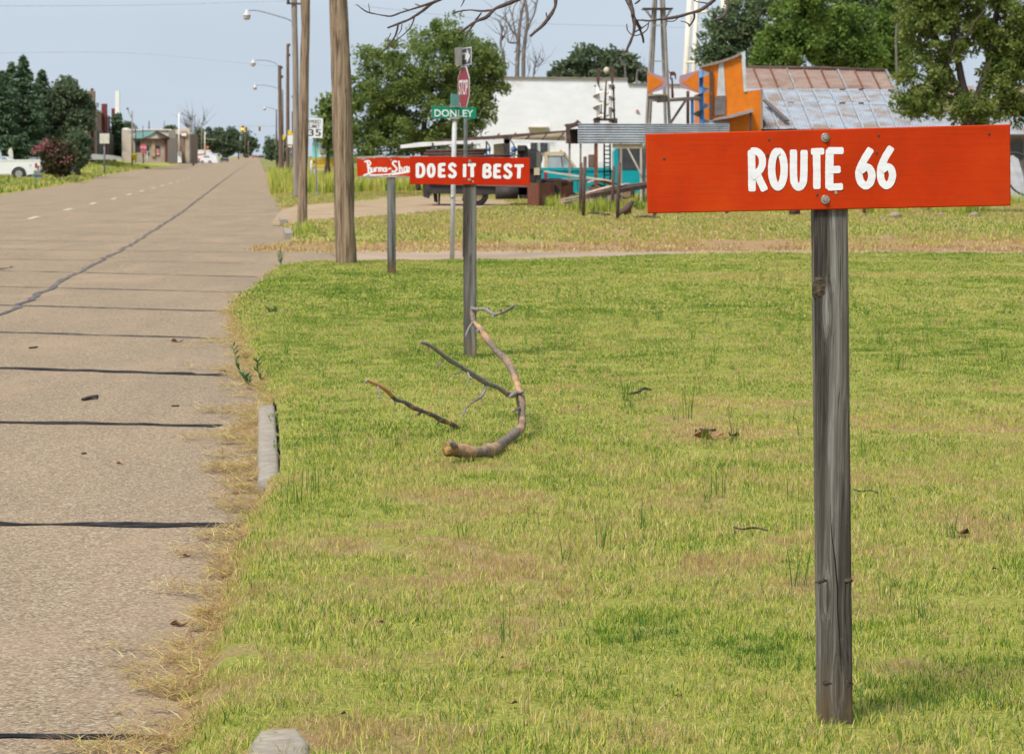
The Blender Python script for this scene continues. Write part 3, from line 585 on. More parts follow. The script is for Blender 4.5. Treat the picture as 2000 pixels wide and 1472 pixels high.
MAT_WHITE = M('hand_painted_white', (0.78, 0.78, 0.79), (0.70, 0.70, 0.72), 30, 0.6, stretch=(1, 1, 4), c3=(0.6, 0.58, 0.57), s3=22, t3=(0.62, 0.75))
MAT_GALV = M('galvanised_bolt', (0.52, 0.51, 0.46), (0.33, 0.32, 0.28), 60, 0.42, 0.75, c3=(0.24, 0.19, 0.12), s3=40)
MAT_HOLE = M('screw_hole', (0.05, 0.03, 0.025), (0.1, 0.06, 0.05), 50, 0.8)
MAT_EDGE = M('plywood_edge', (0.42, 0.12, 0.06), (0.33, 0.17, 0.11), 30, 0.8, stretch=(1, 1, 12))

def timber_post(T, base, top, w, mat, y_lean=0.0):
    """square post with eased edges, slightly uneven along its length"""
    mb = MB(); N = 26; c = 0.06 * w; V = []; h = w / 2
    prof = [(-h, -h + c), (-h + c * .35, -h + c * .35), (-h + c, -h), (h - c, -h), (h - c * .35, -h + c * .35), (h, -h + c), (h, h - c), (h - c, h), (-h + c, h), (-h, h - c)]
    for k in range(N + 1):
        f = k / N; p = lerp(base, top, f); j = 0.006 * w
        for x, y in prof: V.append((p[0] + x + rnd.uniform(-j, j), p[1] + y + rnd.uniform(-j, j), p[2]))
    m = len(prof); F = [(k * m + i, k * m + (i + 1) % m, (k + 1) * m + (i + 1) % m, (k + 1) * m + i) for k in range(N) for i in range(m)] + [tuple(reversed(range(m))), tuple(N * m + i for i in range(m))]
    mb._add(V, F); return T.part('post', mb, mat)
def sign_board(T, corners, Y, th, mat):
    """painted board with eased front edges; corners in photo pixels, clockwise from top left"""
    mb = MB(); F4 = [at(*p, Y) for p in corners]; cx = sum(p[0] for p in F4) / 4; cz = sum(p[2] for p in F4) / 4; e = 0.0025
    ins = [(p[0] + (e if p[0] < cx else -e), p[1] - 0.0018, p[2] + (e if p[2] < cz else -e)) for p in F4]; back = [add(p, (0, th, 0)) for p in F4]
    mb._add(ins + F4 + back, [(3, 2, 1, 0), (0, 1, 5, 4), (1, 2, 6, 5), (2, 3, 7, 6), (3, 0, 4, 7), (4, 5, 9, 8), (5, 6, 10, 9), (6, 7, 11, 10), (7, 4, 8, 11), (8, 9, 10, 11)])
    return T.part('board', mb, mat)
def lag_bolt(T, parent, px, py, Y, r):
    p = at(px, py, Y); mb = MB(); mb.lathe(p, [(r, 0), (r, 0.0022), (r * 0.93, 0.003)], (0, -1, 0), 20); mb.lathe(add(p, (0, -0.003, 0)), [(r * 0.56, 0), (r * 0.56, 0.005), (r * 0.42, 0.0068)], (rnd.uniform(-.05, .05), -1, 0.03), 6, False)
    return T.part('bolt', mb, MAT_GALV, parent)
def screw(T, parent, px, py, Y, r, mat=None):
    p = at(px, py, Y); mb = MB(); mb.lathe(p, [(r, 0), (r * .9, 0.0012), (r * 0.55, 0.0006)], (0, -1, 0), 10); return T.part('screw', mb, mat or MAT_HOLE, parent)

# --- near sign
Y1 = 7.47
b0 = at(1631, 1414, Y1 + 0.055); b1 = at(1618, 262, Y1 + 0.055)
T = Thing('road_sign', 'nearest red board reading ROUTE 66 in white on a grey timber post', 'sign', b0, 'red boards with white lettering along the lawn')
timber_post(T, add(b0, (0, 0, -0.06)), b1, 0.0885, wood_post_material('weathered_post_near', 1.3, knots=((-0.035, 1.11, 0.016), (-0.03, 0.355, 0.012), (0.045, 0.36, 0.012), (0.0, 0.115, 0.016))))
# long drying split and knots in the face of the post
k = MB(); cr = [(1622, 985), (1624, 1040), (1630, 1085), (1634, 1130), (1636, 1150), (1636, 1190), (1640, 1250), (1644, 1320)]; P = spline(cr, 4)
f_y = lambda p: Y1 + 0.055 - 0.0447
for i in range(len(P) - 1):
    wa = 1.3 * sin(pi * i / (len(P) - 1)) + 0.25; wb = 1.3 * sin(pi * (i + 1) / (len(P) - 1)) + 0.25
    k._add([at(P[i][0] - wa, P[i][1], f_y(0)), at(P[i + 1][0] - wb, P[i + 1][1], f_y(0)), at(P[i + 1][0] + wb, P[i + 1][1], f_y(0)), at(P[i][0] + wa, P[i][1], f_y(0))], [(0, 1, 2, 3)])
T.part('split', k, M('split_shadow', (0.012, 0.01, 0.009), None, 5, 1.0), label='dark drying split down the lower face of the post')
MAT_KNOT = M('knot', (0.12, 0.09, 0.058), (0.022, 0.017, 0.013), 70, 0.9, bump=0.8, bd=0.004, stretch=(1, 1, 2.2), detail=7)
for px, py, rx, rz in ((1600, 568, 0.017, 0.042), (1607, 1134, 0.018, 0.009), (1655, 1134, 0.012, 0.010), (1615, 1331, 0.02, 0.011), (1655, 1332, 0.012, 0.012)):
    m = MB()
    for q in range(4): m.ball(add(at(px, py, Y1 + 0.055 - 0.0440), (rnd.uniform(-.5, .5) * rx, 0.0003 * q, rnd.uniform(-.45, .45) * rz)), 1, 12, 8, 0.22, (rx * rnd.uniform(.4, .85), 0.0018, rz * rnd.uniform(.35, .8)))
    T.part('knot', m, MAT_KNOT)
board = sign_board(T, [(1261, 262), (1973, 243), (1974, 402), (1265, 417)], Y1, 0.0105, board_material('red_board_near'))
def letters(T, board, Y, ox, oy, k, rag, words):
    """hand painted letters: each is a list of brush strokes (points, width) in enlarged photo pixels"""
    for L in words:
        mb = MB()
        for i, (pts, w) in enumerate(L): mb.stroke([(ox + p[0] / k, oy + p[1] / k) for p in pts], w / k, Y, 0.0021 + 0.0004 * i, rag=rag)
        T.part('letter', mb, MAT_WHITE, board)
def ring(cx, cy, rx, ry, n=14): return [(cx + rx * sin(2 * pi * i / n), cy - ry * cos(2 * pi * i / n)) for i in range(n + 1)]
letters(T, board, Y1, 1440, 260, 5.882, 0.035, [
    [([(163, 210), (166, 420), (170, 655)], 86), ([(166, 208), (225, 212), (276, 262), (290, 335), (272, 405), (225, 462), (176, 500)], 82), ([(215, 440), (262, 545), (312, 650)], 84)],
    [(ring(467, 413, 72, 206), 86)],
    [([(645, 205), (646, 400), (650, 540), (672, 600), (705, 622), (740, 598), (760, 540), (766, 380), (768, 210)], 84)],
    [([(860, 214), (985, 210)], 78), ([(910, 215), (914, 430), (914, 628)], 86)],
    [([(1062, 200), (1058, 420), (1058, 625)], 94), ([(1050, 203), (1208, 202)], 80), ([(1062, 423), (1172, 418)], 86), ([(1050, 622), (1200, 615)], 80)],
    [([(1530, 190), (1468, 290), (1412, 400), (1398, 480), (1420, 560), (1474, 606), (1528, 566), (1546, 480), (1522, 412), (1474, 394), (1424, 430)], 86)],
    [([(1766, 172), (1702, 275), (1655, 385), (1646, 485), (1664, 560), (1712, 604), (1762, 566), (1784, 480), (1762, 408), (1712, 388), (1668, 424)], 84)]])
lag_bolt(T, board, 1612, 269, Y1 - 0.0018, 0.0118); lag_bolt(T, board, 1612, 390, Y1 - 0.0018, 0.0118)
for px, py in ((1297, 310), (1502, 273), (1716, 265), (1932, 262), (1712, 299), (1596, 381), (1499, 304)): screw(T, board, px, py, Y1 - 0.0018, 0.0038)
screw(T, board, 1633, 377, Y1 - 0.0018, 0.0045, MAT_GALV)

# --- middle sign
Y2 = 21.35
b0 = at(918, 699, Y2 + 0.06); b1 = at(917.5, 309, Y2 + 0.06)
T = Thing('road_sign', 'middle red board reading DOES IT BEST on a grey post behind the fallen branch', 'sign', b0, 'red boards with white lettering along the lawn')
timber_post(T, add(b0, (0, 0, -0.08)), b1, 0.097, wood_post_material('weathered_post_middle', 4.7, dark=(0.05, 0.046, 0.042), mid=(0.13, 0.124, 0.115), light=(0.25, 0.245, 0.225), knots=((0.01, 0.75, 0.01), (-0.02, 1.05, 0.01))))
board = sign_board(T, [(800.5, 305.5), (1035, 308.5), (1034.5, 361.5), (800.5, 360)], Y2, 0.012, board_material('red_board_middle', (0.45, 0.02, 0.002)))
letters(T, board, Y2, 760, 240, 5.882, 0.03, [
    [([(325, 478), (325, 615)], 40), ([(325, 480), (372, 482), (394, 515), (394, 578), (370, 612), (322, 615)], 38)], [(ring(483, 548, 32, 66, 12), 38)],
    [([(583, 478), (580, 615)], 42), ([(583, 480), (642, 478)], 36), ([(583, 546), (634, 544)], 36), ([(580, 614), (642, 612)], 36)],
    [([(760, 500), (735, 477), (706, 484), (697, 512), (720, 542), (748, 562), (759, 590), (738, 618), (706, 616), (690, 598)], 38)],
    [([(868, 480), (866, 618)], 40)], [([(910, 483), (990, 483)], 36), ([(954, 486), (955, 618)], 42)],
    [([(1096, 485), (1090, 622)], 40), ([(1096, 486), (1142, 488), (1157, 516), (1140, 545), (1096, 551)], 36), ([(1095, 552), (1148, 560), (1162, 592), (1142, 620), (1090, 623)], 36)],
    [([(1220, 486), (1214, 626)], 42), ([(1220, 488), (1280, 490)], 36), ([(1218, 556), (1268, 556)], 36), ([(1214, 622), (1280, 624)], 36)],
    [([(1402, 506), (1378, 485), (1344, 490), (1334, 518), (1358, 548), (1388, 570), (1398, 598), (1376, 626), (1342, 624), (1324, 604)], 38)],
    [([(1446, 494), (1540, 494)], 36), ([(1496, 498), (1488, 632)], 42)]])
lag_bolt(T, board, 917.5, 315, Y2 - 0.0018, 0.012); lag_bolt(T, board, 917, 351, Y2 - 0.0018, 0.012); screw(T, board, 924, 355, Y2 - 0.0018, 0.007, MAT_GALV); screw(T, board, 910, 354, Y2 - 0.0018, 0.006)

# --- far sign
Y3 = 36.3
b0 = at(765, 533, Y3 + 0.06); b1 = at(764, 309, Y3 + 0.06)
T = Thing('road_sign', 'farthest red board with peeling paint and white script lettering', 'sign', b0, 'red boards with white lettering along the lawn')
timber_post(T, add(b0, (0, 0, -0.08)), b1, 0.105, wood_post_material('weathered_post_far', 8.1, dark=(0.05, 0.048, 0.044), mid=(0.13, 0.128, 0.12), light=(0.24, 0.24, 0.23)))
zc = at(764, 326, Y3)[2] - b0[2]
board = sign_board(T, [(697, 305.5), (836, 304.5), (836, 347), (698, 347)], Y3, 0.014, board_material('red_board_peeling', (0.5, 0.03, 0.005), (zc, 0.122)))
letters(T, board, Y3, 680, 290, 5.405, 0.05, [
    [([(200, 138), (212, 200), (216, 268)], 19), ([(172, 142), (215, 132), (236, 160), (205, 195)], 17), ([(205, 196), (240, 214), (240, 254), (200, 272), (164, 286)], 19)],
    [([(248, 206), (252, 242), (268, 246), (276, 206), (282, 244)], 14)], [([(290, 246), (293, 206), (312, 208)], 14)], [([(322, 246), (325, 207), (340, 210), (341, 244), (344, 210), (360, 208), (364, 246)], 14)],
    [([(398, 208), (376, 212), (374, 240), (396, 240), (402, 204), (410, 246)], 14)], [([(424, 218), (452, 212)], 15)],
    [([(512, 142), (486, 136), (470, 160), (498, 192), (514, 220), (490, 246), (462, 240)], 18)], [([(534, 134), (541, 190), (544, 246)], 17), ([(543, 212), (562, 200), (572, 240)], 15)], [([(618, 196), (594, 202), (592, 238), (614, 236), (622, 192), (630, 242)], 15)],
    [([(640, 194), (656, 236), (672, 188)], 15)], [([(688, 214), (710, 204), (700, 188), (684, 210), (692, 236), (716, 226)], 15)],
    [([(225, 282), (330, 280), (440, 273)], 14), ([(430, 276), (540, 262), (660, 238)], 24), ([(640, 244), (720, 232), (780, 236)], 16)]])
lag_bolt(T, board, 764, 313, Y3 - 0.0018, 0.012); lag_bolt(T, board, 764, 342, Y3 - 0.0018, 0.012)

# ================================================================== fallen branch and stick on the lawn
def bark_material(name, base, light, peel, sc=7, thr=(0.47, 0.53), loc=0.0):
    n = NT(name); co = n.pos('Object', loc=(loc, 0, loc)); f = n.noise(co, 60, 5, 0.7); c = n.ramp(f, [(0.3, base), (0.7, light)]); p = n.noise(co, sc, 4, 0.5); pc = n.ramp(n.noise(co, 26, 4), [(0.3, peel[0]), (0.7, peel[1])])
    c = n.mix(n.ramp(p, [(thr[0], 0.0), (thr[1], 1.0)]), c, pc); return n.set(c, 0.85, bump=n.math('ADD', f, n.ramp(p, [(thr[0], 1.0), (thr[1], 0.0)])), bs=0.7, bd=0.006, spec=0.15)
MAT_BRANCH = bark_material('peeling_bark', (0.085, 0.066, 0.055), (0.27, 0.215, 0.17), ((0.3, 0.15, 0.07), (0.46, 0.33, 0.21)), 5.5, (0.48, 0.6), 0.6)
MAT_BARKG = bark_material('grey_bark', (0.13, 0.115, 0.10), (0.33, 0.30, 0.27), ((0.42, 0.2, 0.08), (0.5, 0.33, 0.17)), 5.0, (0.60, 0.66), 2.0)
MAT_ROT = M('rotten_wood', (0.33, 0.2, 0.06), (0.12, 0.075, 0.035), 40, 0.95, bump=0.9, bd=0.01)
def limb(pp, n=4, sides=9, jit=0.07):
    """tube through (px, py, distance, radius) points"""
    P = spline([(*at(p[0], p[1], p[2]), p[3] * (0.9 + 0.14 * sin(i * 2.3))) for i, p in enumerate(pp)], n); return MB().tube([q[:3] for q in P], [q[3] for q in P], sides, jit=jit)
base = gd(900, 893)
T = Thing('fallen_branch', 'crooked fallen branch with peeling bark arching up in front of the middle sign', 'branch', base)
main = T.part('main_limb', limb([(882, 876, 13.9, .038), (903, 880, 13.95, .037), (930, 883, 14.0, .034), (956, 880, 14.15, .033), (972, 871, 14.4, .030), (990, 858, 14.8, .029), (1006, 846, 15.0, .027), (1018, 833, 15.15, .027), (1019, 806, 15.3, .024), (1017, 780, 15.4, .024), (1012, 755, 15.5, .023), (1000, 722, 15.65, .022), (988, 702, 15.8, .023), (968, 684, 15.9, .021), (950, 660, 16.0, .02), (938, 642, 16.1, .019), (926, 630, 16.2, .018), (923, 612, 16.25, .016), (922, 600, 16.3, .012)], 4, 10), MAT_BRANCH)
T.part('broken_end', limb([(876, 872, 13.86, .022), (879, 875, 13.87, .042), (885, 877, 13.9, .041), (896, 879, 13.95, .037)], 3, 11, 0.16), MAT_ROT)
T.part('stub', limb([(880, 860, 13.82, .007), (884, 868, 13.84, .015), (893, 876, 13.92, .02)], 3, 7, 0.2), MAT_BARKG)
side = T.part('side_limb', limb([(1008, 768, 15.42, .02), (995, 771, 15.3, .017), (975, 758, 15.15, .016), (948, 746, 15.0, .0155), (922, 730, 14.9, .015), (900, 716, 14.8, .0145), (880, 704, 14.7, .014), (862, 691, 14.6, .013), (845, 678, 14.5, .0115), (832, 671, 14.45, .010), (820, 668, 14.4, .010)], 4, 8), MAT_BARKG)
top = T.part('side_limb', limb([(922, 603, 16.28, .011), (934, 604, 16.1, .010), (948, 604, 15.95, .0105), (958, 610, 15.85, .0115), (966, 614, 15.8, .010), (980, 611, 15.7, .0085), (994, 604, 15.6, .0085), (1006, 595, 15.5, .009)], 3, 7, 0.16), MAT_BARKG)
for par, pp in ((main, [(924, 630, 16.2, .009), (916, 640, 16.0, .007), (909, 657, 15.8, .005)]), (main, [(1008, 768, 15.42, .012), (1000, 772, 15.25, .012), (994, 776, 15.15, .008)]), (main, [(1015, 768, 15.4, .012), (1024, 764, 15.35, .006)]), (main, [(1014, 797, 15.3, .010), (1002, 802, 15.15, .008), (999, 803, 15.1, .007)]), (main, [(935, 645, 16.1, .012), (931, 648, 16, .007)]), (main, [(960, 878, 14.4, .014), (953, 868, 14.35, .01)]),
                (side, [(949, 752, 15.0, .010), (942, 772, 14.9, .009), (925, 784, 14.8, .0075), (911, 795, 14.7, .0065), (905, 811, 14.6, .005)]), (side, [(911, 724, 14.85, .0065), (917, 736, 14.8, .006), (914, 746, 14.75, .004), (911, 753, 14.7, .003)]), (side, [(905, 723, 14.82, .0045), (893, 729, 14.7, .004), (879, 731, 14.6, .0025)]), (side, [(866, 699, 14.62, .0045), (862, 709, 14.55, .004), (851, 718, 14.5, .0025)]), (side, [(838, 674, 14.47, .007), (836, 680, 14.45, .004)]), (side, [(917, 736, 14.8, .005), (922, 740, 14.75, .003)]),
                (top, [(952, 604, 15.92, .008), (957, 600, 15.9, .005)]), (top, [(964, 612, 15.8, .007), (962, 621, 15.75, .004)]), (top, [(978, 610, 15.7, .005), (979, 604, 15.68, .004), (972, 604, 15.65, .003), (987, 603, 15.62, .003)])):
    T.part('twig', limb(pp, 3, 6, 0.12), MAT_BARKG, par)
base = gd(903, 842)
T = Thing('fallen_stick', 'straight fallen stick with orange bare patches propped left of the branch', 'stick', base)
st = T.part('stem', limb([(904, 839, 15.75, .010), (893, 833, 15.7, .014), (878, 826, 15.6, .017), (862, 820, 15.5, .015), (845, 810, 15.4, .0135), (826, 803, 15.3, .0135), (806, 795, 15.2, .015), (790, 785, 15.15, .0125), (773, 780, 15.1, .0125), (763, 770, 15.05, .0125), (752, 760, 15.0, .0135), (735, 750, 14.95, .013), (716, 742, 14.9, .010)], 4, 9, 0.1), bark_material('stick_bark', (0.06, 0.05, 0.046), (0.21, 0.185, 0.17), ((0.46, 0.20, 0.06), (0.55, 0.34, 0.16)), 5.2, (0.46, 0.51), 5.1))
for pp in ([(738, 754, 14.95, .007), (740, 768, 14.9, .005), (744, 776, 14.88, .0045), (737, 777, 14.85, .003)], [(823, 804, 15.3, .010), (817, 810, 15.25, .007)], [(772, 782, 15.1, .008), (772, 790, 15.05, .005)], [(858, 822, 15.48, .008), (854, 828, 15.45, .005)], [(718, 742, 14.9, .009), (714, 747, 14.88, .004)]): T.part('twig', limb(pp, 3, 6, 0.12), MAT_BARKG, st)

# ================================================================== bare overhanging twigs at the top of the frame
MAT_TWIG = bark_material('bare_twig_bark', (0.05, 0.036, 0.034), (0.13, 0.095, 0.085), ((0.2, 0.14, 0.11), (0.24, 0.17, 0.14)), 9, (0.7, 0.8))
def hanging(label, Y, stems, loc):
    T = Thing('overhanging_branch', label, 'branch', at(*loc, Y), 'bare twigs hanging into the top of the view')
    par = None
    for i, pp in enumerate(stems):
        dz = rnd.uniform(-0.15, 0.15)
        o = T.part('limb' if i == 0 else 'twig', limb([(p[0], p[1], Y + dz * (j / max(1, len(pp) - 1)), p[2] * Y / FPX / 2) for j, p in enumerate(pp)], 4, 6, 0.12), MAT_TWIG, par)
        if i == 0: par = o
hanging('bare drooping twigs in front of the sky left of the leafy elm', 17.0, [
    [(935, -60, 11), (900, -25, 9), (868, -4, 8), (845, 6, 7), (822, 24, 6.5), (800, 38, 6), (780, 46, 5), (757, 55, 4.5)],
    [(850, 3, 5), (825, 12, 5), (800, 20, 4.5), (780, 26, 4), (763, 32, 4), (740, 29, 3), (718, 24, 3), (705, 16, 2.5), (696, 9, 2)], [(778, 48, 4.5), (774, 65, 4), (765, 82, 3.5), (752, 97, 3), (739, 108, 2.5)], [(810, 32, 3.5), (803, 52, 3), (788, 68, 2.5), (770, 82, 2.5), (757, 96, 2)],
    [(722, 26, 2), (721, 16, 1.8), (720, 7, 1.5)], [(800, 20, 2.5), (790, 18, 2), (787, 16, 1.5)], [(822, 12, 3), (812, 9, 2), (812, 8, 2)], [(785, 48, 2.5), (783, 60, 2), (776, 69, 1.8)], [(763, 66, 2.5), (757, 80, 2)]], (935, -60))
hanging('bare forked twig reaching over the street signs and dead tree', 17.6, [
    [(1100, -60, 14), (1070, -40, 13), (1040, -15, 12), (1005, 2, 10), (980, 12, 9), (965, 19, 8), (950, 34, 8), (930, 42, 7), (912, 54, 6.5), (895, 66, 6)],
    [(962, 20, 5), (940, 22, 4.5), (918, 20, 4), (895, 23, 3.5), (884, 28, 3)], [(928, 43, 5), (922, 52, 4.5), (915, 62, 3.5), (909, 72, 3)], [(940, 26, 4), (929, 40, 4)], [(1092, -40, 9), (1086, -5, 8.5), (1084, 14, 8), (1074, 32, 8), (1060, 50, 7.5), (1046, 62, 7), (1036, 71, 6)], [(905, 20, 2.5), (898, 28, 2)], [(912, -20, 3), (906, 2, 3), (900, 14, 2)], [(1068, 35, 3), (1067, 26, 3)]], (1100, -60))
hanging('tangle of bare twigs hanging beside the steel windmill tower', 18.2, [
    [(1214, -50, 9), (1222, -20, 9), (1232, 5, 9), (1236, 25, 9), (1239, 48, 8), (1237, 66, 7), (1230, 85, 6), (1222, 102, 5)],
    [(1234, 30, 6), (1244, 44, 7), (1250, 58, 6), (1255, 72, 5), (1257, 84, 4)], [(1220, -5, 5), (1230, 14, 5), (1236, 30, 5)], [(1257, -10, 4), (1248, 2, 4), (1240, 8, 3.5)], [(1240, 40, 4), (1252, 40, 3), (1262, 42, 3)], [(1224, 48, 2.5), (1226, 60, 2.5), (1236, 69, 2.5), (1250, 68, 2.5), (1264, 58, 2.5), (1267, 44, 2.5)], [(1238, 64, 3), (1254, 55, 3), (1266, 46, 3), (1268, 40, 3)], [(1222, 102, 4), (1210, 100, 3), (1198, 103, 2.5)], [(1246, 46, 4), (1252, 56, 5), (1248, 50, 4)]], (1214, -50))
hanging('long bare bough crossing in front of the windmill tower and water tower legs', 18.8, [
    [(1440, -70, 14), (1425, -40, 12), (1400, -5, 9), (1388, 6, 8.5), (1368, 20, 8), (1345, 27, 7.5), (1320, 34, 7), (1290, 38, 6), (1268, 41, 5), (1252, 39, 3)],
    [(1424, -45, 9), (1422, -15, 7.5), (1422, 5, 7), (1418, 24, 7), (1408, 35, 6), (1394, 40, 5)], [(1356, 28, 5), (1356, 36, 4), (1350, 47, 4), (1345, 52, 3)], [(1346, 49, 3), (1340, 44, 2.5), (1336, 43, 2.5), (1330, 42, 2)], [(1300, 37, 3), (1304, 42, 2.5), (1318, 41, 2.5), (1325, 34, 2)], [(1390, 9, 4), (1376, 6, 3), (1362, 4, 3), (1355, 0, 2.5)], [(1395, 0, 4), (1393, -14, 4)], [(1301, 38, 2.5), (1302, 48, 2), (1298, 54, 1.5)]], (1440, -70))

# ================================================================== small litter
MAT_LEAF = M('dead_leaf', (0.2, 0.085, 0.035), (0.11, 0.055, 0.03), 30, 0.8)
MAT_LEAF2 = M('pale_dead_leaf', (0.36, 0.19, 0.1), (0.2, 0.11, 0.06), 30, 0.8)
def curled_leaf(p, L, rz, mat, label, group):
    V = []; N = 7
    for i in range(N):
        u = i / (N - 1); w = L * 0.34 * sin(pi * min(u * 0.94 + 0.05, 1)); zc_ = 0.32 * L * (u - 0.4) ** 2
        for s in (-1, -0.5, 0, 0.5, 1): V.append((p[0] + (u - .5) * L * cos(rz) - s * w * sin(rz), p[1] + (u - .5) * L * sin(rz) + s * w * cos(rz), p[2] + 0.004 + zc_ + 0.75 * w * s * s * (0.6 + 0.8 * sin(7 * u)) + rnd.uniform(-.05, .05) * L))
    mb = MB(); mb._add(V, [(i * 5 + k, i * 5 + k + 1, (i + 1) * 5 + k + 1, (i + 1) * 5 + k) for i in range(N - 1) for k in range(4)], True); single('dead_leaf', mb, mat, label, 'leaf', p, group)
curled_leaf(gd(365, 1087, ROADZ), 0.034, 0.3, MAT_LEAF, 'curled brown leaf on the pavement below the second tar joint', 'dead leaves on the pavement')
curled_leaf(gd(236, 907, ROADZ), 0.05, 0.1, MAT_LEAF2, 'tan leaf lying between two tar joints left of the bare kerb', 'dead leaves on the pavement')
curled_leaf(gd(346, 668, ROADZ), 0.11, 0.1, MAT_LEAF2, 'orange leaf on the pavement near the fifth tar joint', 'dead leaves on the pavement')
curled_leaf(gd(350, 1222, ROADZ), 0.06, 0.0, MAT_LEAF, 'dark leaf caught at the tip of the dry grass tongue', 'dead leaves on the pavement')
for (px, py, L, m, lab) in ((1385, 852, 0.20, MAT_LEAF2, 'pinkish curled leaf in the bare patch of the lawn'), (1371, 848, 0.14, MAT_LEAF, 'dark curled leaf at the left of the bare lawn patch'), (1434, 850, 0.11, MAT_LEAF, 'small dark leaf right of the bare lawn patch'), (1880, 1042, 0.11, MAT_LEAF, 'brown leaf in the grass right of the near post'), (1945, 1108, 0.05, MAT_LEAF, 'tiny brown leaf near the right edge of the lawn'), (743, 1212, 0.045, MAT_LEAF, 'rust brown leaf in the grass below the branch'), (985, 1282, 0.03, MAT_LEAF, 'small brown leaf low in the middle of the lawn'), (668, 1388, 0.05, MAT_LEAF2, 'pale brown leaf in the grass near the kerb end'), (1000, 1370, 0.045, MAT_LEAF, 'dark brown leaf near the bottom of the lawn'), (1325, 1355, 0.04, MAT_LEAF, 'brown leaf in the green turf left of the near post')):
    p = gd(px, py, 0.03); curled_leaf((p[0], p[1], float(lawn_z(p[0], p[1])) + 0.012), L * 0.8, rnd.uniform(0, 3), m, lab, 'dead leaves in the lawn')
MAT_BARKD = bark_material('dark_bark', (0.03, 0.024, 0.02), (0.1, 0.08, 0.068), ((0.15, 0.1, 0.07), (0.2, 0.14, 0.1)), 6, (0.66, 0.75), 3.0)
def stick(pp, z, label, mat=MAT_BARKD, group=None):
    P = [(*gd(p[0], p[1], z)[:3], p[2]) for p in pp]; P = spline(P, 3); mb = MB().tube([(q[0], q[1], q[2] + q[3]) for q in P], [q[3] for q in P], 6, jit=0.12); single('twig', mb, mat, label, 'twig', P[0][:3], group)
stick([(161, 783, .010), (176, 780, .013), (190, 777, .012)], ROADZ, 'thick dark twig on the pavement above the third tar joint', group='twigs on the pavement'); stick([(160, 780, .006), (178, 779, .007), (190, 780, .006)], ROADZ + .004, 'thin dark twig lying against the thick one on the pavement', group='twigs on the pavement')
stick([(335, 794, .006), (350, 794, .006)], ROADZ, 'short straight twig on the pavement toward the grass', group='twigs on the pavement'); stick([(57, 681, .007), (73, 679, .007)], ROADZ, 'short twig near the left edge of the pavement', group='twigs on the pavement'); stick([(430, 725, .008), (441, 726, .007)], ROADZ, 'dark chip of bark beside the end of a tar joint', group='twigs on the pavement'); stick([(160, 887, .005), (168, 886, .005)], ROADZ, 'tiny twig left of the bare kerb', group='twigs on the pavement')
stick([(1230, 770, .006), (1246, 768, .008), (1258, 761, .009), (1271, 763, .007)], 0.05, 'small bent twig lying on the lawn right of the branch', group='twigs on the lawn'); stick([(1434, 1031, .004), (1450, 1035, .004), (1472, 1032, .0045), (1500, 1037, .003)], 0.028, 'thin dark twig in the grass left of the near post', group='twigs on the lawn'); stick([(1366, 838, .004), (1378, 842, .006), (1398, 842, .008)], 0.06, 'black twig lying over the bare lawn patch', group='twigs on the lawn'); stick([(1668, 957, .003), (1682, 961, .004), (1700, 959, .004), (1716, 964, .003)], 0.028, 'dark twig in the grass just right of the near post', group='twigs on the lawn')
# weeds standing at the edge of the roadway
MAT_WEED = M('weed_green', (0.06, 0.13, 0.03), (0.11, 0.2, 0.05), 20, 0.6)
def weed(label, stems):
    T = Thing('weed', label, 'weed', gd(stems[0][0][0], stems[0][0][1], -0.05))
    for pp in stems:
        y = gd(pp[0][0], pp[0][1], -0.05)[1]; P = spline([at(p[0], p[1], y) for p in pp], 4); T.part('stem', MB().tube(P, [0.005 - 0.003 * i / len(P) for i in range(len(P))], 5), MAT_WEED); lf = MB()
        for i in range(1, len(P)):
            for s in (-1, 1):
                a = rnd.uniform(0, 6.28); d = (cos(a) * .04, sin(a) * .03, 0.045); q = P[i]; w = (0.007, 0, 0.002); lf._add([q, add(q, add(mul(d, .5), w)), add(q, d), add(q, sub(mul(d, .5), w))], [(0, 1, 2, 3)])
        T.part('leaves', lf, MAT_WEED)
weed('upright green weed with narrow leaves at the pavement edge', [[(488, 752), (475, 735), (464, 712), (455, 678)], [(486, 752), (482, 742), (478, 738)], [(510, 748), (505, 728), (503, 708)]])
weed('small leafy weed growing on the corner of the side street', [[(548, 516), (546, 502), (547, 487)], [(549, 516), (551, 505), (550, 495)]])
weed('clump of yellow flowered weeds at the edge of the turf', [[(528, 622), (526, 612), (524, 606)], [(536, 622), (538, 612), (540, 605)], [(532, 622), (532, 610)]])
# ================================================================== utility poles
def pole_material(name, a, b, c):
    n = NT(name); co = n.n('ShaderNodeTexCoord').outputs['Object']; f = n.noise(n.n('ShaderNodeMapping', {'Vector': co, 'Scale': (16, 16, 0.9)}).outputs[0], 1.6, 7, 0.65); g = n.noise(n.n('ShaderNodeMapping', {'Vector': co, 'Scale': (90, 90, 3)}).outputs[0], 1.0, 3)
    k = n.math('ADD', n.math('MULTIPLY', f, 0.75), n.math('MULTIPLY', g, 0.25)); c_ = n.ramp(k, [(0.36, c), (0.48, b), (0.62, a)]); chk = n.ramp(n.noise(n.n('ShaderNodeMapping', {'Vector': co, 'Scale': (22, 22, 0.32)}).outputs[0], 1.3, 5, 0.6), [(0.585, 0.0), (0.635, 1.0)]); c_ = n.mix(chk, c_, c)
    return n.set(c_, 0.9, bump=k, bs=0.8, bd=0.02, spec=0.15)
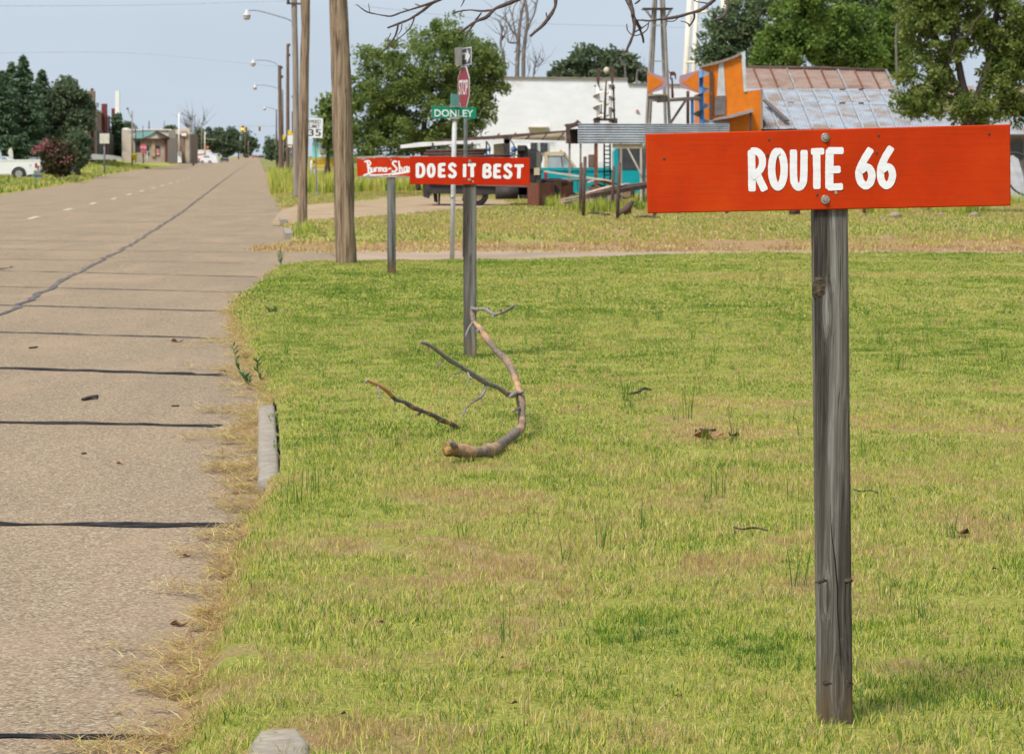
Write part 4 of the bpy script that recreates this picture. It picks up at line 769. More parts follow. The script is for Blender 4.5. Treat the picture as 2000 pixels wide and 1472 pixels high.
MAT_POLE = pole_material('weathered_pole', (0.36, 0.27, 0.19), (0.23, 0.165, 0.11), (0.06, 0.04, 0.028)); MAT_POLEG = pole_material('grey_pole', (0.33, 0.29, 0.25), (0.26, 0.22, 0.185), (0.15, 0.12, 0.10)); MAT_POLED = pole_material('brown_pole', (0.2, 0.14, 0.105), (0.15, 0.10, 0.075), (0.07, 0.048, 0.036))
MAT_STEEL = M('grey_steel', (0.23, 0.25, 0.28), (0.17, 0.19, 0.215), 20, 0.5, 0.4); MAT_LAMP = M('lamp_housing', (0.6, 0.58, 0.55), (0.48, 0.46, 0.43), 20, 0.5); MAT_LENS = M('lamp_lens', (0.52, 0.47, 0.40), None, 20, 0.25); MAT_RUSTY = M('rusty_hardware', (0.11, 0.07, 0.05), (0.07, 0.05, 0.045), 20, 0.8)
def groove_pole(path, r, n=30, groove=0.10, seed=0, kink=0.0):
    """round timber with drying checks cut into it"""
    mb = MB(); N = 56; V = []; g = np.random.default_rng(seed); fr = g.uniform(0, 99)
    for k in range(N + 1):
        u = k / N * (len(path) - 1); i = min(int(u), len(path) - 2); p = lerp(path[i], path[i + 1], u - i); rr = r[0] + (r[1] - r[0]) * k / N
        for j in range(n):
            a = 2 * pi * j / n; f = float(fbm(cos(a) * 4.1 + fr + 9, sin(a) * 4.1 + p[2] * 0.22 + 9, seed, 3)); chk = -groove * max(0, 1 - abs(f - 0.5) / 0.045); bump_ = kink * (float(fbm(cos(a) * 1.2 + 5, p[2] * 1.5 + sin(a) * 1.2, seed + 3, 2)) - 0.5)
            q = rr * (1 + chk + bump_); V.append((p[0] + q * cos(a), p[1] + q * sin(a), p[2]))
    F = [(k * n + j, k * n + (j + 1) % n, (k + 1) * n + (j + 1) % n, (k + 1) * n + j) for k in range(N) for j in range(n)] + [tuple(reversed(range(n))), tuple(N * n + j for j in range(n))]
    mb._add(V, F, True); return mb
def street_lamp(T, Y, arm, lamp, scale=1.0, post=None):
    """cobra arm given in pixels with a bowl lamp at its end"""
    a = T.part('lamp_arm', MB().tube(spline([at(p[0], p[1], Y) for p in arm], 5), 0.03 * scale, 7), MAT_STEEL); x, y = lamp; h = MB(); c = at(x, y, Y); s = scale
    h.lathe(c, [(0.02 * s, 0.36 * s), (0.07 * s, 0.36 * s), (0.09 * s, 0.2 * s), (0.2 * s, 0.1 * s), (0.23 * s, 0.0)], (0, 0, 1), 14); l = T.part('lamp_head', h, MAT_LAMP, a); T.part('lens', MB().lathe(add(c, (0, 0, -0.004)), [(0.21 * s, 0), (0.2 * s, -0.1 * s), (0.12 * s, -0.2 * s)], (0, 0, 1), 14), MAT_LENS, a); return a
p = gd(676, 516, 0.0); T = Thing('utility_pole', 'nearest thick cracked timber utility pole at the lawn corner', 'pole', p, 'timber utility poles along the street')
T.part('shaft', groove_pole([add(p, (0, 0, -0.1)), at(672, 400, p[1]), at(667, 200, p[1]), at(661, 0, p[1]), at(652, -260, p[1])], (0.150, 0.128), 36, 0.20, 3, 0.35), MAT_POLE)
p = gd(590, 449, 0.03); T = Thing('utility_pole', 'slimmer timber pole standing on the bank past the side street', 'pole', p, 'timber utility poles along the street')
T.part('shaft', groove_pole([add(p, (0, 0, -0.1)), at(592, 300, p[1]), at(594, 160, p[1]), at(596, 60, p[1]), at(597.5, -180, p[1])], (0.098, 0.080), 28, 0.20, 8, 0.4), MAT_POLE)
p = gd(579, 386, 0.03); Y = p[1]; T = Thing('utility_pole', 'pale grey pole carrying the largest street lamp on a curved arm', 'pole', p, 'timber utility poles along the street')
T.part('shaft', groove_pole([add(p, (0, 0, -0.1)), at(578, 240, Y), at(577, 120, Y), at(575, 40, Y), at(573, -160, Y)], (0.12, 0.092), 22, 0.05, 12, 0.1), MAT_POLEG)
street_lamp(T, Y - 0.12, [(569, 42), (560, 37), (540, 31), (515, 24), (500, 21), (486, 21)], (482, 32), 0.62)
T.part('crossarm', MB().beam(at(560, 7, Y - 0.1), at(592, 8, Y - 0.1), 0.06, 0.07), MAT_RUSTY); T.part('insulator', MB().tube([at(563, 7, Y - 0.1), at(563, -4, Y - 0.1)], 0.05, 8), MAT_RUSTY)
for (bx, by, tx, ty, r0, r1, Y, lab, mt, ins) in ((562, 336, 562, 86, 0.15, 0.10, 205, 'tall thin brown pole between the grey pole and the lamp pole', MAT_POLED, [(564, 88), (564, 108)]), (549, 338, 546, 128, 0.16, 0.12, 200, 'brown pole carrying the second street lamp', MAT_POLED, [(549, 132), (550, 150)]), (554, 330, 552, 176, 0.09, 0.06, 330, 'thin distant pole behind the second street lamp', MAT_POLED, []), (541, 325, 540, 258, 0.16, 0.14, 420, 'short distant pole at the roadside grass', MAT_POLED, []), (572, 330, 571, 218, 0.10, 0.07, 300, 'distant brown pole behind the small white sign', MAT_POLED, [(570, 189)])):
    p = at(bx, by, Y); T = Thing('utility_pole', lab, 'pole', p, 'timber utility poles along the street'); T.part('shaft', groove_pole([add(p, (0, 0, -0.6)), at(tx, ty, Y)], (r0, r1), 14, 0.05, 5, 0.1), mt)
    for q in ins: T.part('insulator', MB().lathe(at(q[0] + 1, q[1], Y - 0.1), [(0.05, -0.1), (0.09, 0), (0.05, 0.1)], (0, 0, 1), 8), MAT_RUSTY)
    if bx == 549: street_lamp(T, Y, [(546, 132), (538, 124), (525, 119.5), (512, 118), (498, 118)], (494.5, 125), 0.85)
    if bx == 554: street_lamp(T, Y, [(552, 176), (540, 172), (525, 168), (510, 166.5), (500, 167)], (498, 172), 1.1)
    if bx == 541: street_lamp(T, Y, [(540, 216), (532, 212), (522, 209.5), (518, 209)], (517, 213), 1.0); T.part('shaft_top', MB().tube([at(540, 259, Y), at(540, 214, Y)], 0.1, 8), mt)
# ================================================================== signs at the side street corner
MAT_POSTW = M('painted_pipe', (0.5, 0.5, 0.5), (0.42, 0.42, 0.415), 12, 0.5); MAT_SIGNW = M('sign_white', (0.72, 0.73, 0.74), (0.64, 0.66, 0.67), 5, 0.5); MAT_GREEN = M('sign_green', (0.0, 0.21, 0.115), (0.0, 0.18, 0.1), 6, 0.45); MAT_STOP = M('sign_red', (0.27, 0.024, 0.04), (0.22, 0.02, 0.032), 3, 0.5); MAT_BLK = M('sign_black', (0.055, 0.065, 0.09), (0.08, 0.09, 0.115), 4, 0.5); MAT_BACK = M('sign_back', (0.28, 0.26, 0.23), (0.2, 0.18, 0.15), 6, 0.5, 0.4); MAT_TEAL = M('faded_green_sign', (0.1, 0.42, 0.36), (0.13, 0.36, 0.32), 6, 0.5)
MAT_TXT = M('sign_lettering_white', (0.78, 0.79, 0.79), None, 10, 0.5); MAT_TXTB = M('sign_lettering_black', (0.03, 0.035, 0.045), None, 10, 0.5)
p = gd(883, 500, -0.02); Y = p[1]; T = Thing('street_name_sign', 'white pipe carrying the green DONLEY street name blade', 'sign', p)
T.part('pipe', MB().tube([add(p, (0, 0, -0.1)), at(885.5, 350, Y), at(888.5, 212, Y)], 0.037, 14), MAT_POSTW)
T.part('coupling', MB().tube([at(883.5, 383, Y), at(883.6, 386, Y)], 0.047, 14), MAT_GALV)
bl = T.part('name_blade', MB().pxprism([(843.5, 208), (843.5, 230.5), (930, 232), (930, 210)], Y - 0.05, 0.006), MAT_GREEN); o = at(848.5, 228, Y - 0.053); e = at(924.5, 229, Y - 0.053); u = at(848.5, 214, Y - 0.053)
T.part('lettering', text_on(MB(), 'DONLEY', o, sub(e, o), sub(u, o)), MAT_TXT, bl)
T.part('bracket', MB().pxbox(878, 206, 898, 210, Y - 0.06, 0.09), MAT_GALV); T.part('bracket', MB().pxbox(878, 228.5, 898, 232.5, Y - 0.06, 0.09), MAT_GALV)
a = at(888.5, 207, Y); th = radians(80); d = (cos(th), sin(th), 0); b = MB(); hw = 0.34; w0 = add(a, mul(d, -hw)); w1 = add(a, mul(d, hw)); hz = at(888, 184, Y)[2] - a[2]
b.ring_prism([w0, w1, add(w1, (0, 0, hz)), add(w0, (0, 0, hz))], (0.006, 0, 0)); T.part('cross_blade', b, MAT_TEAL)
p = gd(907, 496, -0.02); Y = p[1]; T = Thing('stop_sign', 'red STOP sign seen at an angle below a one way arrow plate', 'sign', p)
T.part('pipe', MB().tube([add(p, (0, 0, -0.1)), at(910, 200, Y), at(909.5, 95, Y)], 0.031, 12), MAT_STEEL)
c = at(911.5, 171, Y); th = radians(-73); ux = (cos(th), sin(th), 0); nrm = (-abs(sin(th)), -cos(th), 0); ux = (cos(th), sin(th), 0); nrm = norm((sin(th), -cos(th), 0)); uz = (0, 0, 1); c = add(c, mul(nrm, 0.05))
def octo(r, off=0.0): return [add(add(c, mul(nrm, off)), add(mul(ux, r * cos(pi / 8 + k * pi / 4)), mul(uz, r * sin(pi / 8 + k * pi / 4)))) for k in range(8)]
f = T.part('stop_plate', MB().ring_prism(octo(0.355), mul(nrm, -0.004)), MAT_SIGNW); T.part('red_face', MB().poly(octo(0.335, 0.003)), MAT_STOP, f)
h = 0.118; T.part('lettering', text_on(MB(), 'STOP', add(add(c, mul(nrm, 0.006)), add(mul(ux, -0.25), (0, 0, -h))), mul(ux, 0.50), (0, 0, 2 * h)), MAT_TXT, f)
th2 = radians(-74); u2 = (cos(th2), sin(th2), 0); n2 = norm((sin(th2), -cos(th2), 0)); c2 = add(at(912, 111, Y), mul(n2, 0.05))
def plate(hw, hh, off=0.0, cc=c2, u=u2, nn=n2): return [add(add(cc, mul(nn, off)), add(mul(u, sx * hw), (0, 0, sz * hh))) for sx, sz in ((-1, -1), (1, -1), (1, 1), (-1, 1))]
f = T.part('arrow_plate', MB().ring_prism(plate(0.44, 0.135), mul(n2, -0.004)), MAT_SIGNW); T.part('black_face', MB().poly(plate(0.42, 0.122, 0.003)), MAT_BLK, f)
ar = [(-0.38, -.055), (0.2, -.055), (0.2, -.11), (0.39, 0), (0.2, .11), (0.2, .055), (-0.38, .055)]; T.part('arrow', MB().poly([add(add(c2, mul(n2, 0.006)), add(mul(u2, q[0]), (0, 0, q[1]))) for q in ar]), MAT_TXT, f)
T.part('lettering', text_on(MB(), 'ONE WAY', add(add(c2, mul(n2, 0.009)), add(mul(u2, -0.33), (0, 0, -.036))), mul(u2, 0.46), (0, 0, 0.072)), MAT_TXTB, f)
c3 = at(895, 110, Y + 0.05); T.part('rear_arrow_plate', MB().ring_prism(plate(0.22, 0.135, 0, c3, (cos(-1.3), sin(-1.3), 0), norm((sin(-1.3), -cos(-1.3), 0))), (0.004, 0.004, 0)), MAT_BACK)
# ================================================================== speed limit and other roadside signs
p = gd(619, 382, 0.03); Y = p[1]; T = Thing('speed_limit_sign', 'white SPEED LIMIT 35 sign on a steel post between the poles', 'sign', p)
T.part('post', MB().beam(add(p, (0, 0, -0.1)), at(615, 235, Y), 0.055, 0.05), MAT_STEEL); T.part('foot', MB().box(add(p, (0, -0.03, 0.06)), (0.12, 0.1, 0.16)), MAT_GALV)
f = T.part('plate', MB().pxprism([(597.5, 231), (597.5, 269.5), (630, 270), (631, 231)], Y - 0.06, 0.004), MAT_SIGNW)
for t, x0, y0, x1, y1 in (('SPEED', 602, 241.5, 626.5, 234.5), ('LIMIT', 604, 250.5, 625, 243.5), ('35', 602.5, 266, 627, 252.5)):
    o = at(x0, y0, Y - 0.064); T.part('lettering', text_on(MB(), t, o, sub(at(x1, y0, Y - 0.064), o), sub(at(x0, y1, Y - 0.064), o)), MAT_TXTB, f)
MAT_YEL = M('sign_yellow', (0.72, 0.52, 0.02), (0.62, 0.44, 0.03), 5, 0.5); MAT_BRN = M('sign_brown', (0.28, 0.11, 0.05), None, 5, 0.6); MAT_MINT = M('mint_paint', (0.2, 0.62, 0.55), (0.17, 0.52, 0.47), 3, 0.6); MAT_YEL2 = M('mustard_paint', (0.62, 0.43, 0.03), (0.5, 0.34, 0.04), 3, 0.6)
Y = 170; p = at(568, 338, Y); T = Thing('roadside_sign', 'small white plate under a yellow sign beside the grey pole', 'sign', p); T.part('post', MB().tube([add(p, (0, 0, -0.3)), at(567.5, 256, Y)], 0.03, 8), MAT_STEEL); T.part('yellow_plate', MB().pxprism([(562, 264), (562, 255), (566, 254), (571, 260), (573, 264)], Y - 0.03, 0.01), MAT_YEL); T.part('white_plate', MB().pxbox(561.5, 264.5, 573.5, 282.5, Y - 0.03, 0.01), MAT_SIGNW)
b = T.part('brown_plate', MB().pxbox(560.5, 283.5, 573.5, 289, Y - 0.03, 0.01), MAT_BRN); T.part('white_bar', MB().pxbox(563, 285, 570, 287.5, Y - 0.036, 0.004), MAT_SIGNW, b)
Y = 300; p = at(554, 325, Y); T = Thing('warning_sign', 'distant yellow diamond warning sign between two brown poles', 'sign', p); T.part('post', MB().tube([add(p, (0, 0, -0.3)), at(554, 264, Y)], 0.03, 6), MAT_STEEL); T.part('plate', MB().pxprism([(549.5, 268), (554, 274), (558, 268), (554, 262)], Y - 0.05, 0.01), MAT_YEL)
Y = 150; p = at(630, 334, Y); T = Thing('museum_sign', 'mint and white notice board over a yellow MUSEUM panel behind the near pole', 'sign', p)
for x in (614, 655): T.part('post', MB().beam(add(at(x, 338, Y), (0, 0, -0.3)), at(x, 276, Y), 0.1), MAT_POSTW)
f = T.part('mint_panel', MB().pxbox(610, 278, 660, 308.5, Y - 0.1, 0.05), MAT_MINT); w = T.part('white_panel', MB().pxbox(622, 279.5, 639.5, 307, Y - 0.13, 0.02), MAT_SIGNW, f)
for i in range(4): T.part('text_line', MB().pxbox(624, 283 + i * 6, 637, 283.9 + i * 6, Y - 0.137, 0.004), M('faint_print', (0.45, 0.46, 0.5), None, 5, 0.6), f)
g = T.part('yellow_panel', MB().pxbox(609, 309, 661, 326.5, Y - 0.1, 0.05), MAT_YEL2); o = at(612, 321, Y - 0.106); T.part('lettering', text_on(MB(), 'MUSEUM', o, sub(at(644.5, 321, Y - .106), o), sub(at(612, 311.5, Y - .106), o)), M('brown_lettering', (0.3, 0.17, 0.01), None, 5, 0.6), g)
T.part('lower_trim', MB().pxbox(615, 327, 650, 333, Y - 0.08, 0.04), M('worn_yellow', (0.55, 0.42, 0.18), (0.5, 0.42, 0.36), 2, 0.7))
Y = 128; p = at(608, 336, Y); single('bollard', MB().tube([add(p, (0, 0, -0.3)), at(608, 318, Y), at(608, 313, Y)], [0.045, 0.045, 0.02], 8), MAT_SIGNW, 'short white post standing in the weeds left of the notice board', 'post', p)
for i, (x, yb, yt, lab) in enumerate(((820, 372, 345, 'grey fence post in the weeds just left of the truck tail'), (722, 366, 344, 'weathered fence post under the farthest red board'), (806, 366, 346, 'pale fence post behind the middle board'))):
    Y = 118 + i; p = at(x, yb, Y); single('fence_post', MB().tube([add(p, (0, 0, -0.3)), at(x, yt, Y)], 0.05, 7), (MAT_POLEG, MAT_STEEL, MAT_POSTW)[i], lab, 'fence post', p, 'fence posts behind the weeds')
# ================================================================== traffic signals far down the street
MAT_SIG = M('signal_yellow', (0.75, 0.4, 0.01), (0.65, 0.33, 0.02), 5, 0.5); MAT_AMB = NT('signal_lit'); MAT_AMB.b.inputs['Base Color'].default_value = (0.9, 0.55, 0.0, 1); MAT_AMB.b.inputs['Emission Color'].default_value = (1, 0.62, 0.02, 1); MAT_AMB.b.inputs['Emission Strength'].default_value = 1.2; MAT_AMB = MAT_AMB.m
Y = 560
def signal(px, py, s, lab, lit):
    c = at(px, py, Y); T = Thing('traffic_signal', lab, 'traffic light', c, 'traffic signals hung over the far junction'); h = T.part('housing', MB().box(c, (0.55 * s, 0.35, 1.15 * s)), MAT_SIG); T.part('hanger', MB().tube([add(c, (0, 0, 0.5 * s)), add(c, (0, 0, 0.9 * s))], 0.03, 6), MAT_STEEL)
    for k in (-1, 0, 1): T.part('lamp', MB().lathe(add(c, (0, -0.16, 0.33 * s * k)), [(0.19 * s, 0), (0.19 * s, 0.05)], (0, -1, 0), 10), MAT_AMB if lit and k == 0 else MAT_BLK, h)
    T.part('visor', MB().box(add(c, (0, -0.25, 0.52 * s)), (0.5 * s, 0.5, 0.05)), MAT_SIG, h)
signal(474, 252, 1.1, 'traffic signal with its amber lamp lit over the far junction', True); signal(481, 253, 0.8, 'traffic signal turned away just right of the lit one', False); signal(507, 252, 0.75, 'small traffic signal hanging nearer the right hand poles', False)
single('span_wire', MB().tube([at(360, 255, Y), at(430, 256.5, Y), at(474, 246, Y), at(507, 247, Y), at(545, 246, Y)], 0.02, 5), MAT_STEEL, 'thin wire that carries the traffic signals across the street', 'wire', at(360, 255, Y))
# ================================================================== overhead wires
MAT_WIRE = M('wire', (0.42, 0.46, 0.52), None, 5, 0.6)
for k, (pp, lab) in enumerate((([(-60, 12, 60), (300, 10, 70), (560, 2, 100)], 'faint overhead wire crossing the sky at the upper left'), ([(-60, 105, 180), (250, 104, 195), (545, 131, 200)], 'faint wire across the left sky above the spruces'), ([(690, 10, 60), (1000, 43, 66), (1250, 52, 72), (1340, 54, 74)], 'faint wire sagging behind the dead tree and windmill tower'))):
    single('power_line', MB().tube(spline([at(*q) for q in pp], 8), 0.004 if k != 1 else 0.008, 5), MAT_WIRE, lab, 'wire', at(*pp[0]), 'overhead wires')
# ================================================================== trees
def leaf_mat(name, dark, mid, light, tr=0.42):
    n = NT(name); t = n.attr('tint'); c = n.ramp(t, [(0.1, dark), (0.5, mid), (0.9, light)]); n.set(c, 0.6, spec=0.2)
    x = n.n('ShaderNodeBsdfTranslucent', {'Color': c}); mx = n.n('ShaderNodeMixShader', {0: tr, 1: n.b.outputs[0], 2: x.outputs[0]}); n.t.links.new(mx.outputs[0], n.t.nodes['Material Output'].inputs['Surface']); return n.m
LM_ELM = leaf_mat('elm_leaf', (0.095, 0.145, 0.038), (0.175, 0.245, 0.065), (0.27, 0.325, 0.1)); LM_CEDAR = leaf_mat('cedar_leaf', (0.07, 0.135, 0.025), (0.15, 0.235, 0.045), (0.24, 0.32, 0.075)); LM_GREY = leaf_mat('grey_green_leaf', (0.075, 0.12, 0.055), (0.14, 0.195, 0.09), (0.21, 0.26, 0.125)); LM_BIG = leaf_mat('yard_tree_leaf', (0.095, 0.145, 0.032), (0.19, 0.25, 0.06), (0.3, 0.33, 0.11)); LM_SPR = leaf_mat('spruce_needle', (0.042, 0.075, 0.04), (0.08, 0.135, 0.07), (0.14, 0.2, 0.105), 0.15); LM_FAR = leaf_mat('far_leaf', (0.07, 0.105, 0.06), (0.12, 0.165, 0.09), (0.175, 0.215, 0.115)); LM_MYR = leaf_mat('myrtle_leaf', (0.06, 0.065, 0.03), (0.11, 0.10, 0.05), (0.17, 0.12, 0.08)); LM_PINK = leaf_mat('pink_blossom', (0.25, 0.06, 0.09), (0.36, 0.10, 0.14), (0.42, 0.2, 0.21))
MAT_TRUNK = bark_material('tree_bark', (0.045, 0.037, 0.03), (0.13, 0.105, 0.085), ((0.17, 0.14, 0.11), (0.2, 0.165, 0.13)), 3, (0.6, 0.75)); MAT_DEAD = bark_material('dead_wood', (0.11, 0.095, 0.088), (0.21, 0.185, 0.17), ((0.25, 0.22, 0.2), (0.3, 0.26, 0.23)), 3, (0.55, 0.7))
def leaf_quads(name, C, size, tint, mat, loc, outward=None, aspect=0.6, droop=0.0, g=None):
    """one small diamond per leaf spray"""
    n = len(C); g = g or rng; d = g.normal(size=(n, 3)); 
    if outward is not None: d = d * 0.8 + outward * 1.1
    d[:, 2] -= droop; d /= np.linalg.norm(d, axis=1)[:, None]; r = g.normal(size=(n, 3)); w = np.cross(d, r); w /= np.linalg.norm(w, axis=1)[:, None] + 1e-9
    a = d * size[:, None] * 0.5; b = w * (size * aspect * 0.5)[:, None]; V = np.stack([C - a, C + b, C + a, C - b], 1).reshape(-1, 3); F = np.arange(4 * n).reshape(n, 4)
    o = npmesh(name, V, F, mat, loc, {'tint': np.repeat(np.clip(tint, 0, 1), 4)}); return o
def broadleaf(label, Y, base_px, ells, n_clump, n_leaf, leaf, mat, trunk=None, depth=0.8, clump_r=0.36, seed=1, name='leafy_tree', cat='tree', group=None, limbs=14, trunk_r=0.16, flat=0.75, bm=None, ground=None):
    """crown of leaf clumps spread through ellipsoids (photo pixels at distance Y), carried by tapering limbs"""
    g = np.random.default_rng(seed); base = ground or at(*base_px, Y); T = Thing(name, label, cat, base, group); sc = Y / FPX
    vol = np.array([e[2] * e[3] for e in ells], float); pick = g.choice(len(ells), n_clump, p=vol / vol.sum()); CC = []
    for k in pick:
        e = ells[k]; v = g.normal(size=3); v /= np.linalg.norm(v); r = g.uniform(0.25, 1.0) ** 0.5; c = at(e[0] + v[0] * e[2] * r, e[1] + v[2] * e[3] * r, Y); CC.append((c[0], Y + v[1] * r * (e[2] + e[3]) * 0.5 * sc * depth, c[2]))
    CC = np.array(CC); ct = g.uniform(0.1, 0.9, n_clump); cr = clump_r * g.uniform(0.55, 1.35, n_clump)
    idx = g.integers(0, n_clump, n_leaf); v = g.normal(size=(n_leaf, 3)); v /= np.linalg.norm(v, axis=1)[:, None]; rr = g.uniform(0, 1, n_leaf) ** 0.45
    C = CC[idx] + v * (rr * cr[idx])[:, None] * np.array([1, 1, flat]); C[:, 2] = np.maximum(C[:, 2], base[2] + 0.15)
    o = leaf_quads('crown', C, leaf * g.uniform(0.6, 1.4, n_leaf), ct[idx] * 0.6 + 0.4 * g.uniform(0, 1, n_leaf), mat, T.loc, v, g=g); T.adopt(o)
    mb = MB(); forks = []
    for pp in (trunk or [[base_px + (trunk_r,), (base_px[0], ells[0][1] + ells[0][3] * 0.6, trunk_r * 0.7), (ells[0][0], ells[0][1], trunk_r * 0.3)]]):
        P = spline([(*at(p[0], p[1], Y + (p[3] if len(p) > 3 else 0)), p[2]) for p in pp], 5); 
        if pp[0][:2] == tuple(base_px): P[0] = (*add(P[0][:3], (0, 0, -0.3)), P[0][3] * 1.25)
        mb.tube([q[:3] for q in P], [q[3] for q in P], 9, jit=0.08); forks += P[len(P) // 3:]
    for k in g.choice(n_clump, min(limbs, n_clump), replace=False):
        c = CC[k]; q = min(forks, key=lambda f: (f[0] - c[0]) ** 2 + (f[1] - c[1]) ** 2 + ((f[2] - c[2]) * 1.3 + 0.4) ** 2); m = lerp(q[:3], tuple(c), 0.5); m = add(m, (g.normal(0, .12), g.normal(0, .12), g.normal(0, .1) - 0.05)); P = spline([q[:3], m, tuple(c)], 4); r0 = max(0.012, min(q[3] * 0.55, 0.05)); mb.tube(P, [r0 * (1 - 0.8 * i / (len(P) - 1)) for i in range(len(P))], 5)
    T.part('trunk', mb, bm or MAT_TRUNK); return T
broadleaf('large bushy elm behind the street signs and near pole', 108, (835, 372), [(850, 125, 105, 75), (760, 165, 78, 78), (730, 225, 62, 66), (830, 225, 125, 72), (925, 135, 62, 70), (935, 200, 45, 55), (755, 272, 80, 48), (870, 278, 65, 38), (715, 270, 40, 45), (965, 130, 25, 24), (880, 60, 40, 28), (975, 170, 28, 14), (720, 120, 30, 40)], 820, 74000, 0.105, LM_ELM, [[(835, 372, .16), (832, 330, .14), (828, 250, .1), (850, 150, .05)], [(833, 320, .1), (800, 240, .07), (770, 170, .04)], [(834, 300, .1), (870, 220, .07), (915, 140, .04)], [(818, 372, .1), (806, 320, .08), (770, 260, .04)]], clump_r=0.34, seed=3, limbs=46)
broadleaf('dark tree peeking out left behind the nearest pole', 150, (640, 330), [(642, 215, 18, 40), (655, 262, 36, 40), (632, 250, 14, 44), (668, 225, 16, 50)], 60, 5500, 0.24, LM_ELM, clump_r=0.5, seed=5)
broadleaf('round topped tree above the roof of the white building', 140, (1175, 340), [(1148, 118, 36, 22), (1205, 130, 45, 32), (1112, 138, 22, 14), (1180, 148, 75, 16), (1245, 150, 18, 16), (1100, 132, 14, 10), (1150, 104, 18, 10)], 85, 7000, 0.22, LM_FAR, [[(1175, 340, .2), (1178, 200, .15), (1180, 150, .1), (1150, 120, .04)], [(1179, 170, .1), (1205, 145, .07), (1225, 120, .03)]], clump_r=0.48, seed=7, limbs=24)
broadleaf('low leafy treetop beside the dead trunks behind the white roof', 146, (1085, 340), [(1082, 150, 14, 8), (1096, 150, 12, 6)], 16, 900, 0.2, LM_FAR, clump_r=0.35, seed=8, limbs=4)
broadleaf('grey green tree left of the cedars behind the orange building', 132, (1440, 360), [(1400, 115, 32, 26), (1425, 75, 38, 44), (1450, 30, 42, 50), (1475, 100, 36, 44), (1490, 0, 60, 40), (1390, 85, 22, 26), (1400, 40, 20, 18)], 150, 15000, 0.17, LM_GREY, clump_r=0.42, seed=11, limbs=30)
broadleaf('pale distant tree top behind the cedars at the top right', 150, (1680, 360), [(1650, 20, 80, 50), (1720, 40, 50, 70), (1600, -30, 90, 50), (1700, -40, 80, 50)], 120, 9000, 0.24, LM_GREY, clump_r=0.6, seed=12, limbs=16)
for i, (lab, es, sd, nl) in enumerate((('bright green bushy cedar rising behind the barn ridge', [(1545, 88, 60, 50), (1560, 30, 55, 50), (1510, 118, 45, 26), (1575, -20, 40, 40)], 21, 17000), ('broad green cedar behind the middle of the barn roof', [(1640, 95, 60, 48), (1655, 45, 50, 40), (1690, 110, 40, 34), (1612, 70, 30, 40)], 22, 15000), ('dark green cedar between the barn and the yard tree', [(1740, 85, 45, 60), (1725, 130, 36, 30), (1760, 20, 45, 60)], 23, 11000))):
    broadleaf(lab, 124 + 3 * i, ((1545, 1645, 1740)[i], 355), es, 170, nl, 0.17, LM_CEDAR, clump_r=0.36, seed=sd, group='cedars behind the barn', limbs=16, flat=1.2)
broadleaf('big spreading yard tree with several dark trunks at the right', 73, (1893, 419), [(1800, 165, 55, 62), (1850, 60, 85, 62), (1965, 50, 75, 75), (1870, 205, 85, 30), (1960, 150, 55, 55), (1795, 30, 55, 55), (2010, 215, 50, 28), (1775, 205, 32, 28), (1930, 225, 45, 22), (2050, 90, 60, 90), (1900, -60, 150, 70), (1980, 120, 40, 50)], 760, 66000, 0.095, LM_BIG,
    [[(1893, 419, .27), (1893, 340, .23), (1893, 270, .24), (1893, 225, .22), (1872, 178, .10), (1848, 128, .09), (1826, 70, .085), (1808, 26, .08), (1792, -10, .075), (1780, -60, .06)], [(1900, 245, .12), (1912, 190, .13), (1930, 130, .11), (1940, 70, .09), (1948, 10, .07), (1950, -60, .05)], [(1893, 230, .12), (1880, 165, .10), (1868, 100, .09), (1858, 40, .075), (1852, -40, .06)], [(1893, 195, .055), (1880, 150, .05), (1870, 100, .045), (1866, 88, .03)], [(1925, 140, .06), (1960, 90, .05), (1990, 60, .03)], [(1850, 130, .03, -.3), (1870, 82, .025, -.6), (1890, 68, .02, -.8), (1905, 42, .018, -.9), (1925, 20, .015, -1)]], clump_r=0.26, seed=31, limbs=60)
# left side of the street
def spruce(label, Y, apex, base_row, hw, seed, tilt=0):
    g = np.random.default_rng(seed); top = at(apex[0], apex[1], Y); b = at(apex[0] + tilt, base_row, Y); T = Thing('spruce_tree', label, 'tree', b, 'dark spruces on the left verge'); H = top[2] - b[2]; Rm = hw * Y / FPX; C = []; D = []; mb = MB(); tt = []
    for k in range(300):
        u = (k + g.uniform()) / 300; z = b[2] + 0.25 + (H - 0.3) * u; R = Rm * (1 - u) ** 0.85 * g.uniform(0.65, 1.12) + 0.08; a = g.uniform(0, 2 * pi); cx = b[0] + (top[0] - b[0]) * u; m = int(26 + 60 * (1 - u)); f = g.uniform(0.15, 1, m); tw = g.uniform(0.1, 0.9)
        x = cx + cos(a) * R * f; y = Y + sin(a) * R * f; zz = z - 0.30 * R * f + 0.22 * R * f ** 2 + g.normal(0, .06, m); sp = g.normal(0, 0.10 + 0.12 * R * f, m); C.append(np.stack([x - sin(a) * sp, y + cos(a) * sp, zz], 1)); D.append(np.tile([cos(a), sin(a), -0.35], (m, 1))); tt.append(np.full(m, tw))
        if k % 4 == 0: mb.tube([(cx, Y, z), (cx + cos(a) * R * .8, Y + sin(a) * R * .8, z - .15 * R)], [0.03, 0.01], 4)
    C = np.concatenate(C); D = np.concatenate(D); n_ = len(C); T.adopt(leaf_quads('crown', C, 0.30 * g.uniform(0.5, 1.3, n_), np.concatenate(tt) * .6 + .4 * g.uniform(0, 1, n_), LM_SPR, T.loc, D * 1.6, 0.35, g=g))
    mb.tube([add(b, (0, 0, -0.4)), lerp(b, top, .5), top], [0.22, 0.12, 0.015], 8); T.part('trunk', mb, MAT_TRUNK)
